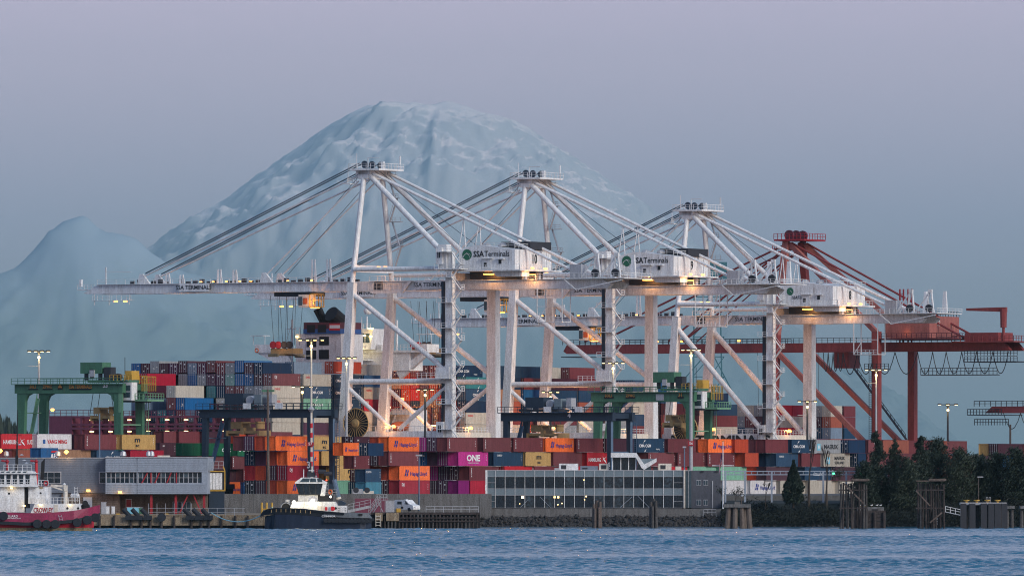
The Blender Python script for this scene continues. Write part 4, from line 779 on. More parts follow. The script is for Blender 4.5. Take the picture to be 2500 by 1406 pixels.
    mb.box(xx, xx+6.5, 4.1, 8, zg0-7.6, zg0-7.45); mb.rail((xx, 4.2, zg0-7.5), (xx+6.5, 4.2, zg0-7.5), 1.1, 1.1); mb.beam((xx, 4.2, zg0-4), (xx+6.5, 4.2, zg0-4), .15, .15); mb.beam((xx, 4.2, zg0-7.5), (xx+2.5, 4.2, zg0-4), .15, .15); mb.part('hanging_cage', W_, t)
    # slung service deck at mid boom with cross bracing
    mb = MB(); mb.prism([(2, zg0-.1), (3, zg0-.6), (11, zg0-.6), (13.5, zg1), (12.6, zg1), (10.6, zg0-.1)], 4.2, 4.6); mb.rail((2, 4.2, zg0+.1), (11, 4.2, zg0+.1), 1.6, 1.1, .08); mb.part('service_deck', W_, t); MB().box(3.2, 5.4, 4.8, 5, zg0+.2, zg1-.1).part('service_panel', 'dark', t)
    # boom signs
    for px_, y in ((474, 714), (1055, 705)):
        x = P0(px_, y, 4.2).x
        sgn = MB().box(x-4.1, x+4.1, 4.0 if px_ < 600 else 4.1, 4.2, zg0+.25, zg1-.15).part('sign_board', W_, t); put_text(sgn, 'SSA TERMINALS', .98, (x, 3.96 if px_ < 600 else 4.06, zg0+.78), 'y', 'txtblack', 1.02, .02)
    if variant == 'long':
        put_text(t, 'SSA TERMINALS', 2.3, (12.5, -.96, zs_-2.6), 'y', 'txtblack', 1.25, .05)
    # walkway rail on the sill beam and its lamps
    mb = MB(); mb.rail((wn_b.x+2, -.7, zs_), (ln_x-1.5, -.7, zs_), 1.1, 1.5, .09); mb.rail((ln_x+.5, 1.5, zs_-.3), (ln_x+.5, YW-2, zs_-.3), 1.1, 1.5, .09); mb.part('sill_rail', W_, t)
    lm = MB(); pts = []
    for x, y, z in ((wn_b.x+13, -1.3, zs_+.9), (wn_b.x+4, YW-1.4, zs_+1.2), (ln_x+1, 7.5, zs_+.7)): lm.lathe([(.1, -.35), (.45, -.3), (.5, 0), (.3, .35)], (x, y, z), 'z', 8); light(t, (x, y-.9, z+.3), (1, .40, .10), 420, .4)
    for px_ in (490, 520, 552, 585, 612, 702, 760):
        x = P0(px_, 690, 5.5).x; lm.box(x, x+.45, 5.0, 5.4, zg1+.25, zg1+.45)
    lm.box(tip+8.2, tip+8.9, 5.2, 5.8, zg0-1.95, zg0-1.6); lm.box(tip+10.8, tip+11.5, 5.2, 5.8, zg0-1.95, zg0-1.6)
    for x in (5.2, 7.0): lm.box(x, x+.7, 2.6, 3.1, zg1+2.9, zg1+3.3)
    for y in (5, 11): lm.box(hx1+1.8, hx1+2.3, y, y+.8, hz0+.1, hz0+.5)
    lm.box(hx0+5.5, hx0+7.5, hy0+1.5, hy0+3, hz0-1.1, hz0-.85); lm.box(hx1+2.4, hx1+3.6, 3.4, 4.2, zg1+.9, zg1+1.1)
    lm.part('lamps', 'lit_sodium', t)
    light(t, (6, 1.2, zg1+2.2), (1, .42, .12), 500, .3); light(t, (hx1+2.8, 3.2, zg1+.3), (1, .42, .12), 380, .3); light(t, (hx1+3.5, 8, hz0+.3), (1, .42, .12), 120, .3); light(t, (hx0+7, 3.2, hz0-1.5), (1, .42, .12), 300, .3)
    for x in (tip+22, tip+36, tip+50, tip+63, 15, 34): light(t, (x, 9, zg0-1.6), (1, .40, .10), 380, .3)
    # floodlight pools on the inner faces of the legs
    light(t, (8, 12, 17), (1, .44, .15), 2300, 1.0); light(t, (14, 10, 34), (1, .46, .18), 1300, 1.0)
    # trolley and operator's cab
    x = cab_x
    tr = MB().box(x-7, x+3, 5.9, 12.1, zg0-1.0, zg0-.1).part('trolley', 'dark', t)
    cb = MB().box(x+1.2, x+4.2, 3.2, 5.9, zg0-3.6, zg0-.7).part('operator_cab', 'cream', t); MB().box(x+1.16, x+2.2, 3.15, 3.2, zg0-3.2, zg0-1.2).part('window', 'glass2', cb); MB().box(x+2.4, x+3.6, 3.15, 3.2, zg0-2.9, zg0-1.5).part('grille', 'orange', cb)
    fr_ = MB(); fr_.rail((x+4.2, 3.2, zg0-3.6), (x+6.6, 3.2, zg0-3.6), 2.9, 1.1, .2); fr_.box(x+4.2, x+6.6, 3.2, 5.5, zg0-3.7, zg0-3.5); fr_.rail((x+6.6, 3.2, zg0-3.6), (x+6.6, 5.5, zg0-3.6), 2.9, 1, .2); fr_.part('cab_cage', 'yellow', t)
    lq = MB().box(x+4.4, x+5.2, 3.3, 3.9, zg0-3.9, zg0-3.7); lq.box(x+5.6, x+6.4, 3.3, 3.9, zg0-3.9, zg0-3.7); lq.part('cab_lamps', 'lit_sodium', t)
    light(t, (x+5.2, 2.3, zg0-2.4), (1, .42, .10), 260, .3)
    return t, P0, zg0
c10, PP, Z10 = sts_crane(0, 'large white quay crane numbered 10, first from left, its boom reaching farthest left', 0, '10', 'white', 'braced', crane_P(0)(745, 735, 4).x-2.5, 'a')
c9, _, Z9 = sts_crane(1, 'large white quay crane numbered 9, middle one of the three white cranes', 0, '9', 'white', 'braced', -19+8, 'b')
c8, _, Z8 = sts_crane(2, 'white quay crane numbered 8, rightmost and lowest of the three white cranes', -5.6, '8', 'white', 'long', -30, 'c')
# spreaders hanging on their ropes
def spreader(ci, x, z, zg, label, lit):
    cx, cd = quay(x, CT[ci]+9) if False else (quay(0, CT[ci])[0]+UX*x+DX*9, quay(0, CT[ci])[1]+UY*x+DY*9)
    t = thing('container_spreader', label, 'crane spreader', (cx, cd, z), TH, 'spreaders hanging from the quay cranes')
    mb = MB(); mb.box(-.9, .9, -6, 6, 0, .35); mb.box(-1.3, 1.3, -6.1, -5.6, -.3, .4); mb.box(-1.3, 1.3, 5.6, 6.1, -.3, .4); mb.part('beam', 'tan', t)
    mb = MB(); mb.box(-3, 3, -2.2, 2.2, .4, 1.7); mb.part('headblock', 'gold', t)
    for xx in (-2.2, -.8, .8, 2.2): MB().lathe([(.3, -.2), (.85, -.2), (.85, .2), (.3, .2)], (xx, -2.4, 2.5), 'y', 12).part('sheave', 'brick' if xx < 0 else 'dark', t)
    mb = MB()
    for xx in (-3.2, -1.2, 1.2, 3.2):
        for yy in (-2, 2): mb.tube((xx*.7, yy, 2.5), (xx, yy, GZ+zg-z-.8), .055, 4)
    mb.part('hoist_ropes', 'cable', t, 'stuff')
    if lit: light(t, (0, -4.5, 2.6), (1, .5, .2), 120, .3)
spreader(0, PP(700, 870, 9).x, WZ(868, 2195), Z10, 'tan crane spreader hanging low over the navy boxes left of the ship funnel', True)
spreader(1, -29, WZ(872, 2290), Z9, 'small lit crane spreader hanging just above the ship behind the stair tower', True)
# cable reels
def reel(ci, x, px, py, r, label):
    cx, cd = quay(x, CT[ci]-4); cx = WX(px, cd)
    t = thing('cable_reel', label, 'cable reel', (cx, cd, GZ), TH, 'big spoked cable reels on the quay cranes'); zc = WZ(py, cd)-GZ
    MB().lathe([(r-.1, -.05), (r-.1, .05)], (0, .4, zc), 'y', 36).part('cable_coil', 'black', t)
    mb = MB(); n = 26
    for i in range(n):
        a = 2*math.pi*i/n; mb.beam((.5*math.cos(a), 0, zc+.5*math.sin(a)), (r*math.cos(a), .05, zc+r*math.sin(a)), .075, .1)
    mb.part('spokes', 'gold', t)
    mb = MB(); ring = [(r*math.cos(2*math.pi*i/40), .1, zc+r*math.sin(2*math.pi*i/40)) for i in range(41)]; mb.path(ring, .13, 4); mb.part('rim', 'gold', t)
    MB().lathe([(.2, -.5), (.9, -.3), (1.0, .1)], (0, 0, zc), 'y', 14).part('hub', 'gold', t)
    MB().beam((0, 1.2, 0), (0, 1.2, zc), .6, .6).part('stand', 'white', t)
reel(0, 2, 868, 1033, 3.35, 'large black and gold spoked cable reel beside the leftmost white crane legs')
reel(2, 3, 1672, 1046, 3.35, 'large black and gold spoked cable reel behind the green yard gantry numbered 31')

# red crane at the right
def red_crane():
    ci = 3; cx, cd = quay(0, CT[ci]); P = crane_P(ci)
    t = thing('red_container_crane', 'old red quay crane standing behind the white ones at the right', 'gantry crane', (cx, cd, GZ), TH)
    zg0, zg1 = P(2050, 858, 0).z, P(2050, 836, 0).z; az = P(1945, 590, 5).z
    lx = P(2140, 900, 0).x; fx = P(2228, 900, YW).x
    for a, b_, m_ in (((0, 0, zg1+2), (-1.5, 0, 1.2), 'red'), ((0, YW, zg1+2), (-1.5, YW, 1.2), 'red'), ((lx, 0, zg1+2.6), (lx, 0, 1.2), 'red'), ((fx, YW, zg1), (fx, YW, 1.2), 'red')): MB().beam(a, b_, 1.8, 1.9).part('leg', m_, t)
    an, af = Vector((0, 5.5, az)), Vector((.4, 12.6, az))
    MB().beam(an, (0, 0, zg1+1), 1.6, 1.6).part('mast_leg', 'red2', t); MB().beam(af, (0, YW, zg1+1), 1.6, 1.6).part('mast_leg', 'red', t)
    MB().beam(an+Vector((1, 0, -.6)), (lx, 0, zg1+2.4), 1.0, 1.2).part('back_strut', 'red2', t); MB().beam(af+Vector((1, 0, -.6)), (fx, YW, zg1+1), 1.0, 1.2).part('back_strut', 'red2', t)
    end = P(2488, 850, 5.5).x; tip = P(1378, 846, 5.5).x; st = P(2420, 830, 5.5).x
    MB().tube(an+Vector((1.4, 0, -.3)), (st-6, 5.5, zg1+.3), .28, 6).part('backstay', 'red', t); MB().tube(af+Vector((1.4, 0, -.3)), (st-6, 12.6, zg1+.3), .28, 6).part('backstay', 'red', t)
    for y in (5.2, 12.8):
        for xx, zz in ((tip+6, 0), (tip+30, -1.2), (tip+34, -1.6)): MB().tube((-1, y, az-1+zz), (xx, y, zg1+.8), .26 if zz > -1.3 else .16, 6).part('forestay', 'red', t)
    mb = MB(); mb.box(-2.6, 6, 3.6, 14.6, az+.2, az+.6); mb.rail((-2.6, 3.6, az+.6), (6, 3.6, az+.6), 1.4, 1.1, .12); mb.rail((6, 3.6, az+.6), (6, 14.6, az+.6), 1.4, 1.3, .12); mb.rail((-3, 3.6, az-2.4), (-3, 7, az-2.4), 1.4, 1, .12); mb.box(-3.2, -1.4, 3.6, 7, az-2.6, az-2.4); mb.part('masthead', 'brick', t)
    for y in (5.4, 9, 12.4): MB().lathe([(1.3, -.3), (1.3, .3)], (.8, y, az+1.6), 'y', 12).part('sheave', 'hullred', t)
    for y in (5.5, 12.5):
        MB().prism([(tip, zg0+.6), (tip+1, zg1), (-1.2, zg1), (-1.2, zg0), (tip+1, zg0)], y-.6, y+.6).part('boom', 'red', t)
        MB().prism([(-1.1, zg0), (-1.1, zg1), (end-4, zg1), (end-2, zg0)], y-.62, y+.62).part('girder', 'red', t)
    mb = MB(); mb.rail((tip, 4.6, zg1), (end-6, 4.6, zg1), 1.2, 1.6, .11); mb.rail((tip, 13.4, zg1), (-3, 13.4, zg1), 1.2, 1.6, .11); mb.part('walkway_rail', 'dark', t)
    def beam(a, b_): MB().beam(a, b_, 1.1, 1.2).part('brace', 'red2', t)
    beam((.5, 0, zg0-.2), (lx-2, 0, 11)); beam((.5, YW, zg0-.2), (fx-2, YW, 11))
    beam((-1, 0, 12), (lx, 0, 12)); beam((-1, YW, 12), (fx, YW, 12)); MB().box(lx-.6, lx+.6, .9, YW-1, 10, 12.5).part('cross_beam', 'red2', t)
    mb = MB(); mb.beam((10, YW-1.4, zg0-.5), (fx-1, YW-1.4, 13), .9, .2); mb.rail((10, YW-1.9, zg0-.5), (fx-1, YW-1.9, 13), 1.3, 1.6, .12); mb.part('long_stair', 'dark', t)
    hx0, hx1 = lx+1.8, lx+14; hs_ = MB().box(hx0, hx1, 1.2, 17, zg1+1, zg1+6.3).part('machinery_house', 'red2', t)
    mb = MB(); mb.rail((hx0, 1.2, zg1+6.3), (hx1, 1.2, zg1+6.3), 1.2, 1.5, .12); mb.rail((hx1, 1.2, zg1+6.3), (hx1, 17, zg1+6.3), 1.2, 1.5, .12); mb.part('roof_rail', 'dark', hs_); put_text(hs_, '73', 1.3, (hx1+.05, 6, zg1+4), 'x', 'txtwhite')
    mb = MB(); mb.box(hx0-1.5, hx1+7, -.6, 18, zg1+.6, zg1+.9); mb.rail((hx0-1.5, -.6, zg1+.9), (hx1+7, -.6, zg1+.9), 1.2, 1.4, .12); mb.rail((hx1+7, -.6, zg1+.9), (hx1+7, 18, zg1+.9), 1.2, 1.4, .12); mb.part('house_platform', 'hullred', t); light(t, (hx0+6, 0, zg1+2.4), (1, .42, .12), 30, .3)
    mb = MB(); mb.box(end-17, end, 2.5, 15.5, zg1-.2, zg1+.1); mb.rail((end-17, 2.5, zg1+.1), (end, 2.5, zg1+.1), 1.3, 1.2, .13); mb.rail((end, 2.5, zg1+.1), (end, 15.5, zg1+.1), 1.3, 1.4, .13); mb.box(end-14, end-5, 4, 12, zg1+.1, zg1+2.2); mb.part('rear_deck', 'red', t)
    mb = MB()
    for z in (zg0-1.2, zg0-2.6): mb.rail((end-14, 3.5, z), (end+.5, 3.5, z), 1.2, .9, .13)
    mb.box(end-14, end, 3.4, 14, zg0-2.8, zg0-2.6); mb.rail((end-26, 3.5, zg0-5.8), (end-5, 3.5, zg0-5.8), 1.6, 1.1, .13); mb.box(end-26, end-5, 3.4, 5, zg0-6.0, zg0-5.8); mb.part('underslung_platform', 'dark', t)
    jx = P(2450, 800, 6).x; mb = MB(); mb.tube((jx, 6, zg1+.1), (jx, 6, zg1+3.4), .35, 8); mb.tube((jx, 6, zg1+3.4), (jx, 6, zg1+8), .8, 8, .9); mb.prism([(jx+.8, zg1+8.4), (jx+.8, zg1+7.2), (jx-4, zg1+7.4), (jx-10, zg1+7.6), (jx-10, zg1+8.2)], 5.5, 6.5); mb.part('service_jib', 'red', t)
    for px_ in (2197, 2217):   # little posts on the girder
        xx = P(px_, 830, 8).x; mb = MB()
        for dx in (0, 1): mb.beam((xx+dx, 8, zg1), (xx+dx, 8, WZ(712, 2380)-GZ), .3, .3)
        for z in np.arange(zg1, WZ(712, 2380)-GZ, 1.2): mb.beam((xx, 8, z), (xx+1, 8, z), .15, .15)
        mb.part('access_tower', 'brick', t)
    # festoon cable loops
    mb = MB(); xs_ = [P(q, 860, 4).x for q in (2010, 2022, 2034, 2046, 2058, 2093, 2135, 2185, 2240, 2277, 2310, 2348, 2384, 2424, 2462)]
    for a, b_ in zip(xs_, xs_[1:]):
        sag = 4.6 if b_-a < 3 else 5.4; pts = []
        for i in range(9):
            s = i/8; pts.append((a+(b_-a)*s, 4, zg0-.2-sag*(1-(2*s-1)**2)))
        mb.path(pts, .11, 4)
    mb.part('festoon_cables', 'dark', t, 'stuff')
    mb = MB()
    for px_ in (1600, 1660, 1730, 1800): x = P(px_, 835, 5).x; mb.box(x, x+.6, 5, 5.5, zg1+.5, zg1+.9)
    mb.part('lamps', 'lit_sodium', t)
    MB().box(tip-.5, tip+5, 4.6, 13, zg0-.9, zg0-.7).part('tip_platform', 'dark', t)
    MB().box(13, 17, 6, 12, zg0-4, zg0-.1).part('trolley', 'red', t)
    mb = MB()
    for x in (-9, -7, -5, 5.5, 6.5, 8): mb.tube((x, 7, zg0), (x+.3, 7, 18), .05, 4)
    mb.part('hoist_ropes', 'cable', t, 'stuff')
    mb = MB(); mb.ladder((lx-1.1, -1.1, 4), (lx-1.1, -1.1, zg0), .8, .1); mb.box(lx-2.2, lx+4.5, -2.2, -1, zg0-4.6, zg0-4.4); mb.rail((lx-2.2, -2.2, zg0-4.4), (lx+4.5, -2.2, zg0-4.4), 1.3, 1.1, .12); mb.part('leg_ladder', 'dark', t)
    light(t, (8, 9, 18), (1, .5, .25), 1500, 1.0)
red_crane()
# tip of another red crane beyond the right edge
def far_tip():
    D = 2500; t = thing('red_crane_boom', 'dark red crane boom tip entering from the right edge of the view', 'gantry crane', (WX(2400, D), D, GZ), TH)
    z0, z1 = WZ(1008, D)-GZ, WZ(992, D)-GZ
    MB().prism([(1, z0), (3, z1), (70, z1), (70, z0)], -.8, .8).part('boom', 'red', t); MB().prism([(1, z0), (3, z1), (70, z1), (70, z0)], 6.2, 7.8).part('boom', 'red', t)
    mb = MB(); mb.rail((-2, -1.2, z1), (60, -1.2, z1), 1.4, 1.6, .15); mb.rail((-2, -1, z0-3.2), (8, -1, z0-3.2), 1.6, .8, .15); mb.rail((-4, -1.2, z0-.4), (6, -1.2, z0-.4), 1.4, .9, .15); mb.box(-4, 8, -1.4, 7, z0-.6, z0-.4); mb.part('tip_platform', 'dark', t)
    mb = MB(); mb.tube((12, 0, z1), (60, 0, z1+26), .22, 5); mb.tube((15, 7, z1), (60, 7, z1+26), .22, 5); mb.part('forestay', 'hullred', t)
    mb = MB()
    for k in range(9): a = 6+k*5; mb.path([(a+5*s, 0, z0-4.2*(1-(2*s-1)**2)) for s in (0, .15, .35, .5, .65, .85, 1)], .1, 4)
    mb.part('festoon_cables', 'dark', t, 'stuff'); MB().beam((8, 0, z0-3), (8, 0, 0), .4, .4).part('stay_post', 'woodlt', t)
    MB().beam((58, 0, z0), (58, 0, 0), 1.8, 1.8).part('leg', 'red', t); MB().beam((58, 7, z0), (58, 7, 0), 1.8, 1.8).part('leg', 'red', t)
far_tip()
# pale teal lattice crane far behind
def lattice_crane():
    D = 3350; t = thing('lattice_harbour_crane', 'distant teal lattice crane seen between the white crane legs', 'harbour crane', (WX(1712, D), D, 3), 0)
    zt = WZ(640, D)-3; mb = MB()
    for x in (-3, 3, 8):
        mb.beam((x, 0, 0), (x*.8, 0, zt), .5, .5)
    z = 0; k = 0
    while z < zt-7: mb.beam((-3, 0, z), (3, 0, z+7), .3, .3); mb.beam((3, 0, z), (8, 0, z+7), .3, .3); mb.beam((-3, 0, z+7), (8, 0, z+7), .3, .3); z += 7
    mb.part('mast', 'teal', t)
    for a, b_ in (((-30, 14), (0, 48)), ((-26, 12), (0, 36)), ((24, 12), (4, 50))): MB().beam((a[0], 0, a[1]), (b_[0], 0, b_[1]), .4, .4).part('strut', 'teal', t)
    MB().box(-6, 9, -2, 2, zt-6, zt).part('head', 'teal', t)
lattice_crane()
# ------------------------------------------------------------------ container ship
def ship():
    cx, cd = quay(SU, -42); t = thing('container_ship', 'very long maroon hulled container ship moored beyond the white cranes', 'container ship', (cx, cd, 0), TH)
    B, L = 51.0, 385.0     # local: x from -B (far side) to 0 (quay side), y from 0 (stern) forward
    V0 = -42
    def yv(v): return v-V0
    zd = WZ(1062, 2180)
    mb = MB(); st = [(0, .98), (6, 1), (300, 1), (340, .8), (370, .4), (385, .05)]; vs = []
    for y, w_ in st:
        a = -B/2-(B/2-.8)*w_; b_ = -B/2+(B/2-.8)*w_
        for x, z in ((a*.97-B*.015, -3), (a, 9), (a, zd), (b_, zd), (b_, 9), (b_*.97-B*.015, -3)): vs.append((x, y, z))
    fs = []
    for i in range(len(st)-1):
        for k in range(6): fs.append((6*i+k, 6*i+(k+1) % 6, 6*i+6+(k+1) % 6, 6*i+6+k))
    fs += [(0, 1, 2, 3, 4, 5), tuple(6*(len(st)-1)+k for k in (5, 4, 3, 2, 1, 0))]
    mb.add(vs, fs); mb.part('hull', 'hullmar', t)
    # stern mooring deck: solid corner and open bays
    zt = WZ(1015, 2170)
    MB().box(-B+.8, -B+7, .3, 12, zd, zt).part('stern_house', 'hullmar', t)
    MB().box(-B+7, -.8, 7.5, 12, zd, zt-.3).part('stern_bulkhead', 'hullred', t)
    mb = MB(); xs_ = np.arange(-B+9.5, -.5, 2.52)
    for i, x in enumerate(xs_): mb.box(x-.28, x+.28, .3, 1.2, zd-1, zt)
    for z in (zd+2.1, zt-.5, zt-3.1): mb.box(-B+7, -.8, .25, 1.25, z, z+.45)
    mb.part('lashing_frame', 'hullmar', t)
    mb = MB(); mb.rail((-B+.8, .4, zt), (-B+16, .4, zt), 1.3, 1.5, .1); mb.rail((-B+16, 1.0, zt), (-1, 1.0, zt), 1.1, 1.5, .1); mb.part('railing', 'hullmar', t)
    mb = MB(); pts = []
    for z in (zt-1.1, zt-3.7):
        for x in np.arange(-B+12, -1, 5.04): MB().box(x, x+.9, -.1, .25, z, z+.25).part('deck_lamp', 'lit_warm', t)
    for x in (-B+14, -B+26, -B+38): light(t, (x, 3.5, zt-2), (1, .75, .35), 90, .3)
    mb = MB(); mb.lathe([(.3, -.3), (.5, 0), (.3, .3)], (-B+1.6, .5, zt+1.4), 'z', 8); mb.lathe([(.3, -.3), (.5, 0), (.3, .3)], (-B+16, .5, zt+1.4), 'z', 8); mb.part('stern_lamp', 'lit_sodium', t)
    # lashing bridges between the quay-side stacks
    for px_ in (653, 729, 803, 877, 951, 1125, 1196, 1267, 1334, 1401, 1468, 1534, 1602, 1668, 1730):
        y = yv(v_of(px_))-.2; mb = MB()
        for x in np.arange(-.4, -32, -2.52): mb.box(x-.16, x+.16, y-.45, y+.05, zd, zd+7)
        for z in (zd+2.6, zd+5.2, zd+7): mb.box(-32, -.2, y-.4, y+.02, z-.2, z)
        mb.part('lashing_bridge', 'hullred', t)
    for px_, py_ in ((598, 1041), (596, 1075), (1067, 1038), (525, 1074)):
        y = yv(v_of(px_))-1.5; MB().box(-.6, .5, y, y+.3, WZ(py_, 2180), WZ(py_, 2180)+.35).part('deck_lamp', 'lit_warm', t)
    # accommodation: wide bridge with open wings
    va = v_of(1045); ya = yv(va); z1 = WZ(832, 2225); zb = WZ(855, 2225); 
    X = lambda px, v: ((px-1250)/FOC*(quay(SU, v)[1])-quay(SU, v)[0])/(UX-(px-1250)/FOC*UY)
    xl, xr = X(722, va), X(940, va)
    hs = MB(); hs.box(xl, X(930, va), ya, ya+4, zd, zb+1.2); hs.box(X(930, va)+.01, X(1000, va), ya, ya+6, WZ(905, 2225), zb-.55); hs.part('superstructure', 'white', t)
    MB().box(X(985, va), X(1004, va), ya+1, ya+3, WZ(890, 2225), zb-.5).part('wing_pillar', 'white', t)
    MB().prism([(X(965, va), WZ(905, 2225)), (X(1035, va), zb-.2), (X(1035, va), zb-1.6), (X(975, va), WZ(915, 2225)-1)], ya+.2, ya+1.4).part('wing_strut', 'white', t)
    wg = MB(); wg.box(X(662, va), X(720, va), ya, ya+5, zb-.4, zb); wg.box(X(720, va), 0, ya-.4, ya+5, zb-.5, zb-.02); wg.box(X(1018, va), 0, ya-.5, ya+5, zb, zb+1.4); wg.box(X(622, va), X(660, va), ya, ya+5, zb-.4, zb+1.6)
    wg.prism([(X(626, va), zb-.4), (X(700, va), zb-.4), (X(724, va), zb-7), (X(690, va), zb-4)], ya+.3, ya+1.2); wg.part('bridge_wing', 'white', t)
    mb = MB(); mb.rail((X(668, va), ya-.3, zb), (X(720, va), ya-.3, zb), 1.3, 1, .1); mb.part('wing_rail', 'white', t); mb = MB(); mb.rail((X(915, va), ya-.4, zb), (X(1016, va), ya-.4, zb), 1.3, 1, .1); mb.part('wing_rail', 'white', t)
    wh = MB().prism([(X(850, va), zb+.2), (X(850, va), zb+5), (X(924, va), zb+5), (X(918, va), zb+.2)], ya-2.5, ya+3).part('wheelhouse', 'white', t)
    x0, x1 = X(856, va), X(917, va); n = 5
    for i in range(n): a = x0+(x1-x0)*i/n; MB().box(a+.15, a+(x1-x0)/n-.15, ya-2.6, ya-2.5, zb+1.8, zb+3.9).part('window', 'glass2', wh)
    mb = MB(); mb.rail((x0, ya-2.4, zb+5), (x1, ya-2.4, zb+5), 1.2, 1, .1); mb.beam((X(896, va), ya, zb+5), (X(896, va), ya, zb+8), .25, .25); mb.beam((X(969, va), ya, zb), (X(969, va), ya, zb+7), .4, .4); mb.beam((X(883, va), ya, zb+5), (X(883, va), ya, zb+8), .15, .15); mb.part('mast', 'white', t)
    MB().lathe([(.1, -1), (.75, -.8), (1.1, 0), (.75, .8), (.1, 1.1)], (X(898, va), ya, zb+9.3), 'z', 12).part('radome', 'white', t, smooth=True)
    for px_ in (627, 1033):
        mb = MB(); x = X(px_, va); mb.beam((x-1.6, ya+1, zb+1.5), (x-1.6, ya+1, zb+3.6), .12, .12); mb.beam((x+1.6, ya+1, zb+1.5), (x+1.6, ya+1, zb+3.6), .12, .12); mb.box(x-1.8, x+1.8, ya, ya+3, zb+3.6, zb+3.75); mb.part('wing_shelter', 'white', t)
    for px_, pz in ((630, .2), (1027, .6)):
        MB().path([(X(px_, va)+.45*math.cos(a), ya-.6, zb+pz+.45*math.sin(a)) for a in np.linspace(0, 2*math.pi, 13)], .13, 4).part('lifebuoy', 'orange', t)
    for px_, w2 in ((872, 3), (880, 2.2)): MB().box(X(px_, va), X(px_, va)+w2, ya-3.5, ya-.5, WZ(880, 2225), WZ(880, 2225)+.25).part('balcony', 'white', t)
    mb = MB()
    for z in (zb-2.4, zb-5.2, zb-8): mb.box(X(870, va), X(910, va), ya-2.2, ya, z, z+.2); mb.rail((X(870, va), ya-2.2, z+.2), (X(910, va), ya-2.2, z+.2), 1.1, 1, .09)
    mb.beam((X(862, va), ya-1, zb-5), (X(872, va), ya-1, zb), .6, .15); mb.part('deck_balconies', 'white', t)
    mb = MB()
    for px_, py_ in ((873, 817), (902, 820), (918, 822), (878, 852), (896, 852), (915, 803), (921, 803)): x = X(px_, va); z = WZ(py_, 2220); mb.box(x, x+.6, ya-3.2, ya-2.7, z, z+.3)
    mb.part('lamps', 'lit_warm', t); light(t, (X(893, va), ya-4.2, WZ(858, 2220)), (1, .8, .4), 260, .3); light(t, (X(915, va), ya-3.6, WZ(822, 2220)), (1, .7, .25), 90, .3)
    # funnel casing in front
    vf = v_of(950, 0)-2; yf = yv(vf)
    fx0, fx1 = X(735, vf), X(832, vf); zf = WZ(813, 2200)
    MB().box(fx0, fx1, yf, yf+10, zd, zf).part('funnel_casing', 'white', t)
    for a, b_, c_, d_ in ((749, 772, 845, 823), (780, 803, 841, 820), (748, 772, 875, 853), (779, 803, 875, 852)):
        MB().box(X(a, vf), X(b_, vf), yf-.12, yf, WZ(c_, 2200), WZ(d_, 2200)).part('louvre', 'black', t)
    z2 = WZ(785, 2200); fu = MB().box(X(744, vf), X(833, vf), yf-.5, yf+9, zf, z2).part('funnel', 'hullred', t)
    MB().box(X(744, vf)-.05, X(833, vf)+.05, yf-.56, yf+9, zf, zf+1.1).part('blue_band', 'txtblue', fu)
    for a, b_ in ((753, 772), (779, 799)): MB().box(X(a, vf), X(b_, vf), yf-.62, yf-.5, WZ(812, 2200)+.2, WZ(791, 2200)).part('louvre', 'black', fu)
    MB().box(X(808, vf), X(833, vf), yf-.62, yf-.5, WZ(800, 2200), WZ(792, 2200)).part('white_band', 'txtwhite', fu); MB().box(X(807, vf), X(833, vf), yf-.6, yf-.5, WZ(805, 2200), WZ(789, 2200)).part('red_band', 'txtred', fu)
    for px_, r, h_ in ((770, .55, 3), (779, .6, 3.6), (784, .5, 2.2)): x = X(px_, vf); MB().tube((x, yf+3, z2), (x-1.2, yf+2, z2+h_), r, 10).part('exhaust_pipe', 'black', fu)
    MB().tube((X(812, vf), yf+5, z2-.5), (X(803, vf), yf+1, z2+2.0), 1.9, 14).part('exhaust_pipe', 'black', fu)
    mb = MB(); mb.rail((X(722, vf), yf-.3, zf), (X(744, vf), yf-.3, zf), 1.5, 1, .1); mb.box(X(722, vf), fx0, yf, yf+8, zd, zf); mb.part('side_house', 'white', t)
    MB().box(X(724, vf), X(729, vf), yf-.5, yf-.1, WZ(820, 2200)-.2, WZ(820, 2200)+.2).part('lamp', 'lit_warm', t)
    mb = MB(); x = X(697, vf); mb.beam((x, yf+3, zd), (x, yf+3, WZ(776, 2200)), .35, .35); mb.beam((x-1.5, yf+3, WZ(800, 2200)), (x+1, yf+3, WZ(800, 2200)), .15, .15); mb.beam((x-3, yf+3, WZ(870, 2200)), (x-.2, yf+3, WZ(790, 2200)), .08, .08); mb.part('aft_mast', 'galv', t)
    # low white house, lifeboat and stair near the first crane
    vl = v_of(946, 0)+2; yl = yv(vl)
    MB().box(X(938, vl), X(1000, vl), yl, yl+8, zd-1, WZ(1000, 2200)).part('boat_deck_house', 'white', t)
    mb = MB(); mb.rail((X(950, vl), yl-1.6, WZ(1011, 2200)), (X(1000, vl), yl-1.6, WZ(1011, 2200)), 1.2, 1, .1); mb.box(X(950, vl), X(1000, vl), yl-1.8, yl, WZ(1012, 2200), WZ(1011, 2200)); mb.beam((X(958, vl), yl-1.4, WZ(1050, 2200)), (X(975, vl), yl-1.4, WZ(1012, 2200)), .7, .2); mb.part('boat_deck_rail', 'white', t)
    c = Vector((X(990, vl), yl-2.6, WZ(1040, 2195))); mb = MB(); mb.lathe([(.2, -3.6), (.9, -2.8), (1.15, -.8), (1.15, 1.2), (.8, 2.9), (.2, 3.5)], c, 'y', 12); mb.part('lifeboat', 'orange', t, smooth=True)
    MB().box(X(953, vl), X(957, vl), yl-1, yl-.5, WZ(995, 2200), WZ(992, 2200)).part('lamp', 'lit_warm', t); light(t, (X(955, vl), yl-2, WZ(996, 2200)), (1, .75, .3), 120, .3)
